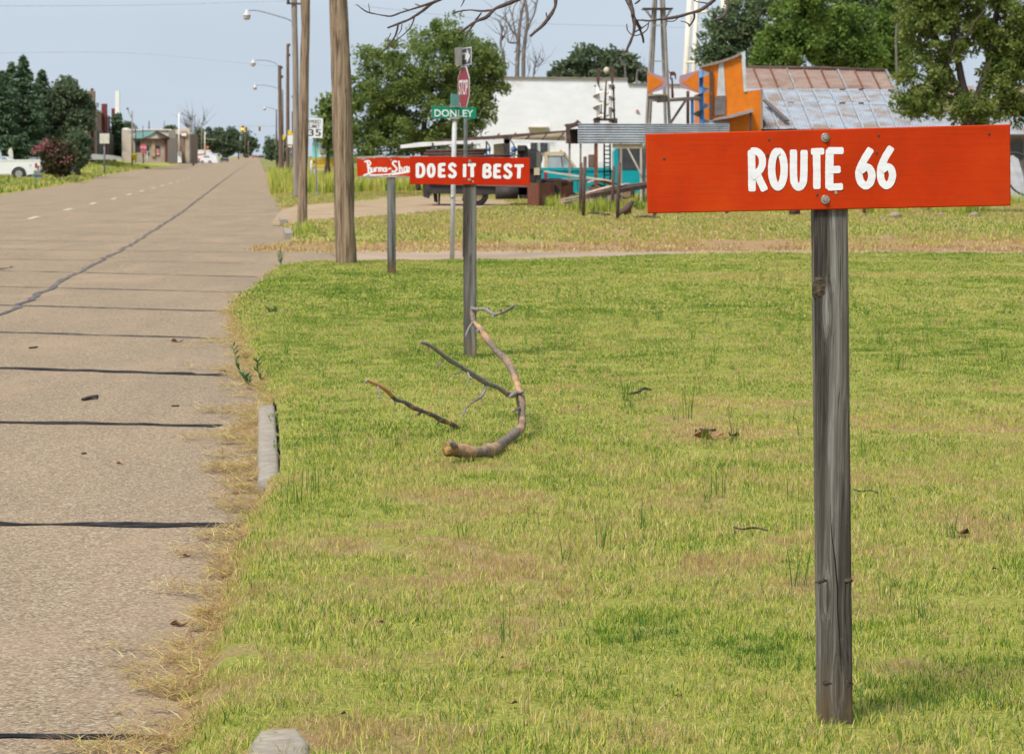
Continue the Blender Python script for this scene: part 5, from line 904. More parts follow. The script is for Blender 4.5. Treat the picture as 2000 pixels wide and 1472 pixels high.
spruce('tallest pointed dark spruce on the left verge', 200, (45, 110), 338, 84, 41); spruce('second spruce with a slim tip right of the tallest', 205, (82, 138), 336, 66, 42); spruce('spruce at the left edge of the view', 198, (4, 140), 338, 76, 43); spruce('small spruce spire rising behind the tallest spruce', 214, (22, 122), 330, 54, 44); spruce('spruce just outside the left edge behind the pickup', 202, (-34, 150), 338, 80, 45)
broadleaf('leafy green tree between the spruces and the brick building', 203, (138, 328), [(128, 178, 26, 26), (150, 205, 28, 34), (112, 205, 26, 36), (150, 250, 28, 40), (140, 290, 28, 34), (112, 260, 34, 55), (165, 215, 14, 22), (95, 230, 26, 50)], 220, 18000, 0.27, LM_FAR, clump_r=0.55, seed=51, limbs=24)
broadleaf('lower round tree in front of the brick building base', 192, (152, 334), [(153, 285, 22, 34), (150, 312, 22, 18)], 60, 4500, 0.24, LM_FAR, clump_r=0.45, seed=52, limbs=10)
broadleaf('dark creeper covered tree at the end of the brick building', 392, (240, 311), [(229, 250, 7, 34), (236, 276, 12, 30), (248, 288, 12, 16), (242, 300, 16, 11)], 90, 6000, 0.45, LM_SPR, clump_r=0.8, seed=53, limbs=8)
T = broadleaf('crape myrtle shrub with pink blossoms beside the white pickup', 166, (110, 346), [(110, 305, 28, 26), (112, 330, 26, 16), (100, 292, 20, 16), (128, 310, 16, 28)], 110, 7500, 0.20, LM_MYR, [[(108, 346, .05), (104, 325, .04), (98, 295, .02)], [(112, 346, .05), (114, 320, .04), (122, 295, .02)], [(110, 346, .04), (100, 330, .03), (86, 305, .015)]], clump_r=0.4, seed=54, name='flowering_shrub', cat='shrub', limbs=20)
g = np.random.default_rng(55); C = []
for (px, py, r, n_) in ((80, 290, 8, 70), (94, 279, 10, 60), (87, 284, 9, 45), (118, 284, 10, 14), (138, 308, 7, 26), (130, 318, 9, 12), (105, 300, 18, 30), (71, 297, 4, 26)):
    for i in range(n_): c = at(px + g.normal(0, r * .5), py + g.normal(0, r * .35), 166); C.append((c[0], 165.4 + g.normal(0, .5), c[2]))
C = np.array(C); T.adopt(leaf_quads('blossom', C, 0.15 * g.uniform(.6, 1.3, len(C)), g.uniform(0, 1, len(C)), LM_PINK, T.loc, g=g))
for i, (lab, Y, es, sd, nl, b) in enumerate((('dense far tree behind the rental truck', 620, [(400, 268, 20, 22), (415, 275, 24, 22), (395, 285, 18, 18)], 61, 4500, (405, 312)), ('wide far tree spreading toward the traffic signals', 640, [(440, 262, 24, 12), (430, 285, 32, 22), (455, 268, 12, 8), (448, 295, 18, 12)], 62, 5000, (436, 312)), ('distant dark tree below the traffic signals', 760, [(478, 268, 8, 10), (486, 282, 12, 14), (476, 290, 14, 14)], 63, 2600, (482, 306)), ('distant roadside tree left of the far poles', 700, [(530, 285, 9, 14), (526, 298, 9, 10), (535, 298, 9, 14)], 64, 2600, (530, 312)), ('small far tree behind the storefront roofs', 520, [(245, 248, 8, 6), (256, 252, 6, 5)], 65, 900, (250, 300)), ('far low tree beside the storefronts', 560, [(334, 252, 8, 4)], 66, 500, (334, 300)), ('far dark tree between the brown poles', 420, [(548, 300, 6, 16), (556, 290, 8, 22)], 67, 1800, (552, 318)))):
    broadleaf(lab, Y, b, es, 46, nl, 0.62 * Y / 620, LM_FAR, clump_r=1.2 * Y / 620, seed=sd, group='far trees down the street', limbs=6, trunk_r=0.25)
# dead trees
def dead_tree(label, Y, stems, seed, twigs, r0=1.0, name='dead_tree'):
    g = np.random.default_rng(seed); T = Thing(name, label, 'tree', at(stems[0][0][0], stems[0][0][1], Y), 'bare dead trees'); mb = MB(); tips = []
    for pp in stems:
        P = spline([(*at(p[0], p[1], Y + (p[3] if len(p) > 3 else 0)), p[2] * Y / FPX / 2) for p in pp], 5); mb.tube([q[:3] for q in P], [q[3] for q in P], 6, jit=.1); tips += P[len(P) // 4:]
    T.part('trunk', mb, MAT_DEAD); tw = MB()
    for i in range(twigs):
        q = tips[g.integers(0, len(tips))]; d = norm((g.normal(), g.normal() * .6, abs(g.normal()) + .35)); p = q[:3]; P = [p]; l = g.uniform(.25, .7) * r0
        for k in range(3): d = norm(add(d, (g.normal(0, .35), g.normal(0, .35), .15))); p = add(p, mul(d, l)); P.append(p)
        tw.tube(P, [min(q[3] * .6, .02 * r0) * (1 - .28 * k) for k in range(4)], 4)
    T.part('twigs', tw, MAT_DEAD)
dead_tree('pair of tall bare dead trunks behind the white roof', 136, [[(1010, 340, 13), (1010, 150, 10), (1012, 100, 9), (1014, 60, 7), (1020, 20, 6), (1030, -20, 4)], [(1022, 340, 13), (1022, 150, 9), (1024, 90, 8), (1030, 40, 7), (1026, 0, 6), (1022, -40, 5)], [(1012, 75, 5), (1000, 60, 4), (990, 42, 3.5), (968, 28, 2)], [(1028, 62, 5), (1042, 30, 3.5), (1050, 0, 3)], [(1012, 84, 4), (994, 83, 4), (992, 74, 3)], [(1012, 90, 3.5), (1002, 40, 3), (1004, 15, 2), (1014, 0, 1.5)], [(1024, 100, 3), (1004, 102, 3)]], 71, 46)
dead_tree('crooked bare trunk left of the pair behind the white roof', 138, [[(985, 340, 8), (985, 128, 6), (978, 90, 5), (980, 60, 4), (974, 40, 3)], [(980, 80, 3), (990, 60, 2)]], 72, 18)
dead_tree('short leafless scrub right of the dead trunks', 140, [[(1040, 330, 4), (1042, 148, 3), (1050, 130, 2.5), (1062, 118, 2)], [(1044, 145, 2), (1047, 110, 1.5)], [(1030, 155, 2), (1036, 130, 1.5)]], 73, 26, .7)
dead_tree('pale bare snag in front of the tree above the white roof', 134, [[(1226, 330, 4), (1222, 150, 4), (1216, 125, 3), (1210, 112, 2)], [(1240, 330, 4), (1243, 155, 4), (1252, 140, 3), (1256, 132, 2)]], 74, 8, .5)
dead_tree('far leafless tree rising over the storefronts', 640, [[(385, 300, 5), (384, 262, 4), (378, 240, 2), (372, 232, 1)], [(385, 280, 3), (392, 250, 2), (400, 234, 1.2)], [(384, 270, 2), (370, 252, 1.5), (362, 246, 1)]], 75, 90, 2.6)
dead_tree('bare grey snag among the cedars at the top right', 120, [[(1752, 150, 6), (1750, 80, 5), (1752, 50, 4), (1758, 32, 2)], [(1752, 62, 3), (1758, 45, 2), (1760, 30, 1.5)]], 76, 6, .4)
# ================================================================== the yard beyond the side street
MAT_WWALL = M('whitewashed_brick', (0.78, 0.80, 0.83), (0.71, 0.735, 0.765), 1.2, 0.85, c3=(0.58, 0.53, 0.47), s3=0.8, t3=(0.56, 0.78), stretch=(1, 1, 2.5), bump=0.2)
MAT_COPE = M('parapet_tile', (0.28, 0.25, 0.22), (0.2, 0.17, 0.15), 3, 0.8); MAT_GLASS = M('dark_glass', (0.035, 0.04, 0.045), (0.06, 0.065, 0.07), 2, 0.15, spec=0.5); MAT_RUST = M('red_rust', (0.20, 0.065, 0.035), (0.13, 0.045, 0.028), 3, 0.85, c3=(0.26, 0.12, 0.07), s3=2.5, bump=0.3); MAT_BRUST = M('brown_rust', (0.10, 0.06, 0.048), (0.065, 0.042, 0.036), 6, 0.8, c3=(0.17, 0.09, 0.05), s3=5); MAT_IRON = M('dark_iron', (0.05, 0.045, 0.042), (0.03, 0.028, 0.028), 6, 0.7)
def zinc(name, a, b, rust, s3=0.9, t3=(0.5, 0.62), st=(1, 1, 1)): return M(name, a, b, 2.2, 0.55, 0.25, stretch=st, c3=rust, s3=s3, t3=t3)
MAT_ZINC = zinc('corrugated_zinc', (0.42, 0.46, 0.50), (0.30, 0.33, 0.37), (0.22, 0.2, 0.18), 1.4, (0.6, 0.75)); MAT_ZROOF = zinc('silver_roof_sheet', (0.37, 0.405, 0.45), (0.295, 0.325, 0.365), (0.27, 0.2, 0.155), 1.1, (0.47, 0.62), (1, 0.3, 3)); MAT_RROOF = zinc('rusty_roof_sheet', (0.35, 0.245, 0.19), (0.27, 0.175, 0.13), (0.19, 0.10, 0.065), 0.7, (0.5, 0.7))
def corrugated(mb, a, b, c, d, n, amp, across=True):
    """sheet a-b (near edge) to d-c (far edge) with n waves running from ab to dc"""
    N = n * 4; nr = norm(cross(sub(b, a), sub(d, a))); V = []
    for i in range(N + 1):
        u = i / N; h = amp * sin(2 * pi * n * u); V += [add(lerp(a, b, u), mul(nr, h)), add(lerp(d, c, u), mul(nr, h))]
    mb._add(V, [(2 * i, 2 * i + 2, 2 * i + 3, 2 * i + 1) for i in range(N)], True); return mb
# --- white building
Y = 118; base = at(1100, 375, Y); T = Thing('white_building', 'long whitewashed brick building with a stepped parapet', 'building', base)
w = T.part('wall', MB().pxprism([(868, 151), (868, 378), (1395, 378), (1395, 167), (1225.5, 165), (1225.5, 154.5)], Y, 12), MAT_WWALL)
cp = MB(); cp.pxprism([(867, 148.6), (867, 151), (1226.5, 154.3), (1226.5, 152)], Y - 0.08, 0.4); T.part('coping', cp, MAT_COPE); T.part('coping', MB().pxprism([(1227, 162.8), (1227, 165), (1396, 167), (1396, 165)], Y - 0.08, 0.4), MAT_COPE)
for x0, x1 in ((1036, 1049.5), (1054.5, 1070)):
    f = T.part('window', MB().pxbox(x0 - 1.5, 277, x1 + 1.5, 301, Y - 0.06, 0.05), MAT_WWALL)
    for i in range(2):
        for j in range(2): T.part('pane', MB().pxbox(x0 + i * (x1 - x0) / 2 + .3, 279 + j * 10, x0 + (i + 1) * (x1 - x0) / 2 - .3, 288.4 + j * 10, Y - 0.09, 0.02), MAT_GLASS, f)
T.part('vent_hood', MB().pxbox(1032, 248, 1072, 251, Y - 0.35, 0.36), M('tan_trim', (0.42, 0.34, 0.22), None, 3, 0.8)); T.part('patched_panel', MB().pxbox(1033, 251.5, 1071, 257, Y - 0.05, 0.03), MAT_WWALL)
def critter(px, py, s, Yc, mat, flip=1):
    o = [(-8, -10), (-6.5, -6), (-5, -3), (2, -4), (6, -2), (7.5, 3), (7, 11), (5, 11), (4.5, 4), (-1, 3.5), (-2.5, 11), (-4.5, 11), (-4, 2), (-6, -3), (-8.5, -7)]; return MB().pxprism([(px + flip * a * s, py + b * s) for a, b in (o if flip > 0 else list(reversed(o)))], Yc, 0.02)
for px, py, lab in ((1245, 217, 'small rusty bird cut-out fixed to the white wall'), (1096, 296, 'small rusty cut-out on the white wall above the truck cab')):
    mb = MB().pxprism([(px - 4, py + 1), (px - 1, py - 3), (px + 2, py - 1), (px + 5, py + 3), (px + 1, py + 2)], Y - 0.06, 0.03); single('metal_cutout', mb, M('orange_rust', (0.42, 0.2, 0.12), None, 8, 0.8), lab, 'ornament', at(px, py + 3, Y - .06), 'rusty cut-outs on the white wall')
# --- drilling rig truck
Y = 84.0; base = at(935, 403.5, Y); T = Thing('drill_truck', 'rusty old drilling truck with a long white folded mast', 'truck', base)
MAT_CREAM = M('cream_paint_worn', (0.55, 0.46, 0.31), (0.44, 0.36, 0.24), 3, 0.7, c3=(0.26, 0.17, 0.1), s3=3); MAT_OFFW = M('white_steel', (0.72, 0.72, 0.72), (0.62, 0.62, 0.62), 3, 0.6); MAT_TYRE = M('tyre', (0.035, 0.035, 0.036), (0.055, 0.052, 0.05), 8, 0.85); MAT_RIM = M('tan_rim', (0.30, 0.21, 0.13), (0.2, 0.14, 0.09), 8, 0.8)
T.part('bed', MB().pxprism([(826, 357), (838, 378), (1034, 381), (1034, 361), (900, 356)], Y, 2.1), MAT_IRON); T.part('bed_rail', MB().pxprism([(838, 355), (838, 360), (1034, 366), (1034, 361)], Y - 0.06, 0.05), M('faded_red_rail', (0.27, 0.12, 0.11), (0.2, 0.09, 0.08), 3, 0.7))
def wheel(T, px, py, rpx, Yw, wd=0.28, rim=MAT_RIM, par=None):
    c = at(px, py, Yw); R = rpx * Yw / FPX; t = T.part('wheel', MB().lathe(add(c, (0, 0, 0)), [(R * .6, 0.0), (R * .92, -0.02), (R, 0.05), (R, wd - .05), (R * .92, wd), (R * .6, wd)], (0, 1, 0), 22), MAT_TYRE, par); T.part('rim', MB().lathe(add(c, (0, 0, 0)), [(R * .58, -0.025), (R * .5, -.03), (R * .42, 0.04), (R * .16, 0.04), (R * .14, -0.03)], (0, 1, 0), 18), rim, t)
wheel(T, 930, 380, 24, Y + 0.05, 0.5); wheel(T, 1072, 380, 24, Y + 0.1, 0.3); wheel(T, 930, 380, 24, Y + 1.6, 0.5)
T.part('fuel_tank', MB().tube([at(968, 376, Y + .05), at(1012, 376, Y + .05)], 0.2, 14), MAT_IRON); T.part('tank_bracket', MB().pxbox(1014, 362, 1030, 388, Y, .5), MAT_IRON)
for k, pp in enumerate(([(830, 372), (826, 384), (838, 388), (842, 374)], [(846, 376), (848, 394), (855, 396), (854, 376)], [(856, 376), (856, 400), (859, 400), (860, 376)], [(905, 378), (902, 392), (908, 393), (914, 379)])): T.part('hanging_bracket', MB().pxprism(pp, Y + .1 + .2 * k, .12), MAT_IRON)
m = MB(); a = at(783, 287, Y + .6); b = at(1078, 270, Y + .9); 
T.part('mast', MB().pxprism([(782, 283.5), (782, 290), (880, 282), (1000, 280), (1106, 277.5), (1106, 275), (985, 272), (900, 275), (820, 278)], Y + .5, .35), MAT_OFFW)
T.part('upper_boom', MB().pxprism([(862, 272), (862, 277), (990, 270), (1108, 258), (1108, 254.5), (980, 264)], Y + .9, .12), MAT_BRUST); T.part('boom_web', MB().pxprism([(935, 271), (935, 275.5), (1104, 275), (1104, 258.5), (1000, 268.5)], Y + 1.1, .06), MAT_CREAM)
for x in (960, 992, 1024, 1056, 1088): T.part('boom_brace', MB().beam(at(x, 276, Y + .95), at(x + 16, 261 - (x - 960) * .04, Y + .95), .04), MAT_BRUST)
for r, x0, x1 in ((293, 832, 952), (299, 828, 950), (304, 832, 1000)): T.part('drill_pipe', MB().tube([at(x0, r + 2, Y + .4), at(x1, r, Y + .4)], 0.045, 8), MAT_BRUST)
for x, r0, r1 in ((845, 279, 306), (885, 278, 306), (922, 278, 306), (950, 276, 306)): T.part('rack_post', MB().tube([at(x, r0, Y + .5), at(x, r1 + 55, Y + .5)], 0.03, 6), MAT_IRON)
T.part('gear_housing', MB().pxprism([(964, 282), (964, 357), (986, 357), (986, 280)], Y + .7, .5), MAT_CREAM); T.part('winch_column', MB().pxprism([(984, 268), (984, 358), (996, 358), (996, 272), (991, 266)], Y + .5, .4), MAT_IRON); T.part('engine', MB().pxprism([(1010, 288), (1012, 358), (1052, 358), (1054, 302), (1046, 292), (1036, 296), (1028, 284), (1016, 285)], Y + .6, .9), MAT_IRON); T.part('pulley', MB().lathe(at(1040, 310, Y + .5), [(.3, 0), (.3, .1)], (0, 1, 0), 18), MAT_TYRE); T.part('radiator_post', MB().pxbox(1048, 297, 1057, 356, Y + .3, .3), M('grey_green_iron', (0.13, 0.13, 0.11), None, 4, 0.7))
MAT_BLU = M('blue_paint', (0.07, 0.22, 0.48), (0.05, 0.16, 0.36), 3, 0.5)
for x, yv, s in ((955, 292, 4), (1004, 292, 6), (948, 303, 3), (912, 304, 3), (1000, 303, 4)): T.part('blue_fitting', MB().ball(at(x, yv, Y + .35), s * Y / FPX, 8, 5, .15), MAT_BLU)
T.part('exhaust_box', MB().pxbox(1011, 284, 1026, 294, Y + .4, .3), MAT_IRON); T.part('cream_box', MB().pxbox(1043, 328, 1054, 342, Y + .2, .3), MAT_CREAM)
for pp in ([(995, 272, 0), (1004, 284, -.1), (1006, 300, 0), (1000, 320, 0)], [(950, 276, 0), (957, 288, -.1), (956, 300, 0)], [(1028, 286, 0), (1034, 300, -.1), (1030, 320, 0)], [(986, 300, 0), (998, 298, 0), (1012, 306, 0)]): T.part('hose', MB().tube(spline([at(p[0], p[1], Y + .3 + p[2]) for p in pp], 5), .018, 6), MAT_TYRE)
# --- rusty open box
Y = 82.5; b = gd(1050, 406, 0.02); MAT_RBOX = MAT_RUST; mb = MB(); c0 = b; c1 = gd(1030, 403, .02); c2 = gd(1118, 398.5, .02); h = .70
T = Thing('rusty_tank', 'rust red open steel box beside the drilling truck', 'box', b)
c3 = add(c2, sub(c1, c0)); th = .03
for nm, p, q in (('side_panel', c0, c1), ('side_panel', c0, c2), ('side_panel', c1, c3), ('side_panel', c2, c3)):
    d = norm(cross(sub(q, p), (0, 0, 1))); T.part(nm, MB().ring_prism([p, q, add(q, (0, 0, h)), add(p, (0, 0, h))], mul(d, th * (1 if nm else 1))), MAT_RUST)
T.part('corner_post', MB().box(add(c0, (0, -.01, h / 2)), (.07, .07, h + .03)), MAT_RUST); T.part('scrap_load', MB().ball(add(lerp(c0, c3, .5), (0, 0, h - .02)), 1, 14, 6, .2, (.6, .4, .12)), MAT_BRUST)
# --- pipe posts
for bx, by, tx, ty, r, lab in ((1133, 417, 1135, 318, 3.3, 'left of the first pair of rusty pipe posts'), (1138.5, 424, 1143, 306, 3.4, 'tall right hand pipe of the first rusty pair'), (1195, 413, 1199, 324, 3.0, 'left of the second pair of rusty pipe posts'), (1205, 430, 1210, 317, 3.6, 'right of the second pair of rusty pipe posts, nearest one')):
    p = gd(bx, by - 1, 0.03); single('pipe_post', MB().tube([add(p, (0, 0, -.2)), at(tx, ty, p[1])], r * p[1] / FPX, 10), MAT_BRUST, lab, 'post', p, 'rusty pipe posts in the yard')
# --- scrap: beams and planks
def scrap(name, a, b, ya, yb, w, h, mat, lab): A = at(*a, ya); B = at(*b, yb); single(name, MB().beam(A, B, w, h), mat, lab, 'scrap', A, 'scrap beams and planks in the yard')
MAT_PLANK = M('weathered_plank', (0.36, 0.27, 0.17), (0.24, 0.18, 0.12), 8, 0.85, stretch=(1, 6, 6)); MAT_PALE = M('pale_plank', (0.5, 0.45, 0.38), (0.38, 0.33, 0.27), 8, 0.8)
scrap('steel_beam', (1150, 383), (1275, 361), 78, 80, .16, .12, MAT_BRUST, 'long brown steel beam resting across the pipe posts'); scrap('steel_beam', (1144, 376), (1270, 356), 79.2, 81, .12, .06, M('grey_brown_iron', (0.17, 0.13, 0.12), None, 5, .7), 'grey brown channel lying on top of the long beam'); scrap('plank', (1098, 392), (1140, 384), 77, 78.5, .16, .07, MAT_PLANK, 'tan plank end sticking out left of the pipe posts'); scrap('plank', (1096, 396.5), (1136, 389), 76.6, 78, .14, .05, MAT_PLANK, 'lower tan plank under the beam end'); scrap('plank', (1064, 335), (1196, 354), 84, 82, .10, .04, MAT_PALE, 'long pale pole slanting across the turquoise truck'); scrap('plank', (1150, 356), (1172, 350), 82, 83, .1, .04, MAT_PALE, 'short grey board leaning on the scrap heap'); scrap('plank', (1143, 366), (1180, 369), 80.5, 81, .08, .06, MAT_PLANK, 'thin tan board lying in the scrap heap'); scrap('plank', (1145, 378), (1196, 364), 79, 80, .2, .05, M('rust_tan', (0.36, 0.2, 0.11), (0.5, 0.43, 0.37), 5, .8), 'rust streaked sheet on the scrap heap'); scrap('plank', (1170, 353), (1200, 360), 81, 82, .3, .03, MAT_RUST, 'rusty red plate at the back of the scrap heap'); scrap('plank', (1214, 361), (1228, 359), 80, 81, .12, .04, MAT_PALE, 'short white board on the beam near the tower leg')
single('scrap_heap', MB().ball(gd(1170, 402, .1), 1, 20, 8, .28, (.95, .6, .38)), M('dark_scrap', (0.06, 0.055, 0.05), (0.16, 0.12, 0.09), 4, .85), 'dark tangled scrap heap under the long beam', 'scrap', gd(1170, 402)); single('scrap_heap', MB().ball(gd(1092, 385, .1), 1, 14, 7, .25, (.5, .5, .35)), MAT_IRON, 'dark scrap between the rusty box and pipe posts', 'scrap', gd(1092, 385))
p = gd(1225, 421, .03); T = Thing('plough_blade', 'curved rusty plough blade on the grass beside the pipe post', 'plough', p); Yp = p[1]
T.part('beam', MB().tube(spline([at(1208, 417, Yp), at(1222, 410, Yp), at(1232, 398, Yp), at(1236, 392, Yp)], 4), [.07, .075, .08, .085, .09, .09, .09, .08, .07, .06, .05, .05, .05], 7), MAT_BRUST); T.part('share', MB().pxprism([(1212, 419), (1222, 409), (1230, 401), (1234, 412), (1231, 423), (1222, 422)], Yp + .05, .05), M('share_rust', (0.24, 0.11, 0.055), None, 5, .85))
for i, (x0, x1, yv, r, lab) in enumerate(((1148, 1180, 418, .035, 'thin rusty rod lying left of the nearest pipe post'), (1238, 1290, 425, .03, 'dark bar lying on the grass below the near sign board'), (1160, 1172, 410, .05, 'short dark iron loop in the yard weeds'), (1180, 1196, 421, .03, 'short iron rod at the front of the yard'))):
    a = gd(x0, yv, .05); b = gd(x1, yv + 1, .05); single('iron_bar', MB().tube([a, add(lerp(a, b, .5), (0, 0, .04)), b], r, 7), MAT_BRUST, lab, 'scrap', a, 'loose iron in the yard')
for i, (x, yv, s, lab) in enumerate(((1750, 425, .16, 'pale squared stone on the grass behind the near post'), (1722, 428, .08, 'small flat stone left of the squared stone'), (1838, 421, .09, 'small stone left of the big tree trunk'), (1905, 423, .14, 'whitish stone at the foot of the big tree'), (1330, 425, .07, 'small grey stone on the field under the near sign'))):
    p = gd(x, yv, .03); single('stone', MB().ball(add(p, (0, 0, s * .25)), s * .75, 8, 6, .22, (1.3, .9, .75)), M('field_stone', (0.29, 0.24, 0.18), (0.2, 0.155, 0.115), 6, .9), lab, 'stone', p, 'stones on the field')
for i, (x, yb, yt, lab) in enumerate(((1688, 419, 406, 'stub of a fence post right of the near timber post'), (1279, 425, 412, 'dark stump of a post under the left end of the near sign'), (1420, 419, 410, 'short post stub below the near sign board'), (1552, 420, 409, 'dark block on the grass under the near sign centre'))):
    p = gd(x, yb, .03); single('post_stub', MB().tube([p, at(x, yt - 10, p[1])], .045 if i != 3 else .14, 8), MAT_BRUST, lab, 'post', p, 'post stubs across the field')
# --- canopy with corrugated fascia
Y = 87; base = at(1130, 400, Y); T = Thing('metal_canopy', 'low canopy with a horizontally corrugated zinc fascia', 'canopy', base)
xs = [1128, 1196, 1258, 1330, 1424]
for i in range(4):
    for j in range(1): 
        t0 = 241 + i * .3; t1 = 280.5 if i < 2 else 272; m = MB(); corrugated(m, at(xs[i] + .5, t1, Y - .01 * (i % 2)), at(xs[i] + .5, t0, Y - .01 * (i % 2)), at(xs[i + 1] + 1, t0, Y - .01 * (i % 2)), at(xs[i + 1] + 1, t1, Y - .01 * (i % 2)), 8, .022); T.part('fascia_sheet', m, MAT_ZINC)
T.part('roof', MB().pxprism([(1106, 242), (1106, 245), (1424, 246), (1424, 243)], Y + .05, 3.2), MAT_BRUST); T.part('end_frame', MB().pxprism([(1105, 243), (1105, 280), (1113, 281), (1113, 252), (1130, 246), (1130, 242)], Y - .02, .1), MAT_BRUST); T.part('end_wall', MB().pxbox(1113, 252, 1129, 281, Y + 1.6, .1), M('dark_brown_board', (0.06, 0.04, 0.035), None, 3, .9)); T.part('ridge_cap', MB().pxprism([(1106, 243), (1122, 240), (1128, 234), (1136, 241), (1128, 244)], Y + .02, .3), MAT_BRUST)
for x, yt, yb, w, m in ((1112.5, 262, 398, 4.2, MAT_POLEG), (1134, 281, 401, 4, MAT_POLEG), (1164, 280, 392, 7, MAT_RUST), (1212.5, 280, 398, 5, MAT_POLEG), (1252, 280, 398, 4, MAT_PALE)): T.part('post', MB().beam(at(x, yb, Y + .1), at(x, yt, Y + .1), w * Y / FPX), m)
T.part('brace', MB().beam(at(1226, 290, Y), at(1252, 340, Y), .05), MAT_PALE); T.part('lower_fascia', MB().pxbox(1196, 281, 1256, 290, Y + .06, .06), MAT_CREAM)
# --- white barrel shelf and ladder under the canopy
T = Thing('ladder', 'dark ladder standing under the canopy before the white wall', 'ladder', at(1186, 392, 88.5))
for x in (1180.5, 1192): T.part('rail', MB().beam(at(x, 392, 88.5), at(x - .5, 281, 88.5), .05), MAT_IRON)
for k in range(12): T.part('rung', MB().beam(at(1181, 286 + 8 * k, 88.5), at(1191.5, 286 + 8 * k, 88.5), .035), MAT_IRON)
# --- turquoise pickup
MAT_TURQ = M('turquoise_paint', (0.0, 0.32, 0.36), (0.005, 0.25, 0.295), 2, 0.35, c3=(0.13, 0.22, 0.21), s3=2.5, t3=(.66, .8), spec=.5); MAT_SEAT = M('pale_glass', (0.42, 0.47, 0.5), (0.3, 0.35, 0.39), 1.5, 0.1, spec=.6); MAT_TLAMP = M('tail_lamp', (0.4, 0.02, 0.05), None, 3, .3)
Y = 92; T = Thing('pickup_truck', 'old turquoise pickup with a cream cab parked under the canopy', 'pickup', at(1125, 394, Y))
body = T.part('body', MB().pxprism([(1056, 328), (1058, 352), (1060, 374), (1066, 374), (1070, 362), (1080, 357), (1092, 362), (1097, 376), (1150, 377), (1154, 363), (1166, 357), (1178, 362), (1183, 376), (1198, 374), (1199, 336), (1192, 328)], Y, 1.75), MAT_TURQ)
T.part('belt_line', MB().pxbox(1057, 333.5, 1196, 335, Y - .02, .02), M('deep_turquoise', (0.0, 0.15, 0.19), None, 3, .4), body); T.part('door_seam', MB().pxbox(1128, 330, 1128.7, 372, Y - .01, .012), MAT_IRON, body); T.part('lower_trim', MB().pxprism([(1066, 348), (1066, 352), (1196, 351), (1196, 348)], Y - .02, .02), M('dull_trim', (0.3, 0.34, 0.33), None, 3, .4), body)
cab = MB()
for pp in ([(1064, 298), (1064, 328), (1069, 328), (1069, 303)], [(1064, 298), (1069, 303.5), (1106, 302), (1103, 297)], [(1103, 297), (1103, 303), (1121, 328), (1127.5, 328)]): cab.pxprism(pp, Y + .02, 1.55)
cb = T.part('cab', cab, M('cab_cream', (0.58, 0.46, 0.31), (0.5, 0.4, 0.27), 3, .5)); T.part('roof', MB().pxprism([(1066, 296.8), (1066, 298.6), (1104, 298), (1101, 296)], Y + .1, 1.4), M('cab_cream', (0, 0, 0)), cb)
T.part('side_window', MB().pxprism([(1069.5, 304), (1069.5, 327.5), (1097, 327.5), (1094, 303.5)], Y + .06, .01), MAT_SEAT, cb); T.part('vent_window', MB().pxprism([(1095, 304), (1098, 327.5), (1119, 327.5), (1103, 304)], Y + .06, .01), M('vent_glass', (0.2, 0.25, 0.27), (0.4, 0.45, 0.47), 2, .1), cb); T.part('window_bar', MB().beam(at(1095, 304, Y + .04), at(1098, 327, Y + .04), .02), MAT_IRON, cb)
T.part('tail_lamp', MB().pxbox(1062.5, 336, 1068, 352, Y - .03, .04), MAT_TLAMP, body); wheel(T, 1081, 374, 19, Y + .05, .25); wheel(T, 1167, 374, 19, Y + .05, .25)
Y = 96; T = Thing('van', 'tall turquoise van with a dark side window behind the tower leg', 'van', at(1230, 392, Y))
b = T.part('body', MB().pxprism([(1199, 296), (1200, 378), (1290, 378), (1290, 290), (1282, 284), (1206, 284)], Y, 1.9), MAT_TURQ); T.part('window', MB().pxprism([(1207, 288), (1209, 331), (1250, 331), (1251, 288)], Y - .02, .015), MAT_GLASS, b); T.part('window', MB().pxprism([(1254, 290), (1252, 329), (1280, 329), (1280, 290)], Y - .02, .015), MAT_GLASS, b); wheel(T, 1222, 376, 18, Y - .02, .25); wheel(T, 1274, 376, 18, Y - .02, .25)
single('tool_chest', MB().pxprism([(1146, 317), (1146, 380), (1190, 380), (1190, 319), (1180, 316)], 98, .8), MAT_OFFW, 'white metal chest behind the bonnet of the turquoise pickup', 'chest', at(1168, 392, 98)); single('oil_drum', MB().tube([at(1157, 390, 97), at(1157, 302, 97)], .14, 12), MAT_BRUST, 'brown upright pipe behind the turquoise bonnet', 'pipe', at(1157, 390, 97))
# --- auger sculptures
def auger(T, px0, py0, px1, py1, Y, r, turns, shaft_r, ms, mf, hand=1):
    a = at(px0, py0, Y); b = at(px1, py1, Y); s = T.part('shaft', MB().tube([a, b], shaft_r, 10), ms); m = MB(); N = int(turns * 20); V = []
    for k in range(N + 1):
        t = k / N; p = lerp(a, b, t); an = hand * 2 * pi * turns * t + 0.9; V += [(p[0] + shaft_r * .9 * cos(an), p[1] + shaft_r * .9 * sin(an), p[2]), (p[0] + r * cos(an), p[1] + r * sin(an), p[2] - 0.02)]
    m._add(V, [(2 * k, 2 * k + 2, 2 * k + 3, 2 * k + 1) for k in range(N)], True); T.part('flight', m, mf, s)
Y = 88.2; zt = at(1180, 243, Y); T = Thing('auger_sculpture', 'sculpture of two white augers with rusty discs on the canopy', 'sculpture', zt); MAT_FLT = M('white_flight', (0.7, 0.66, 0.58), (0.6, 0.5, 0.36), 5, .6)
auger(T, 1168.5, 241, 1168.5, 166, Y, .17, 3.3, .055, MAT_OFFW, MAT_FLT); auger(T, 1192, 240, 1192, 160, Y, .16, 3.6, .05, MAT_OFFW, MAT_FLT, -1)
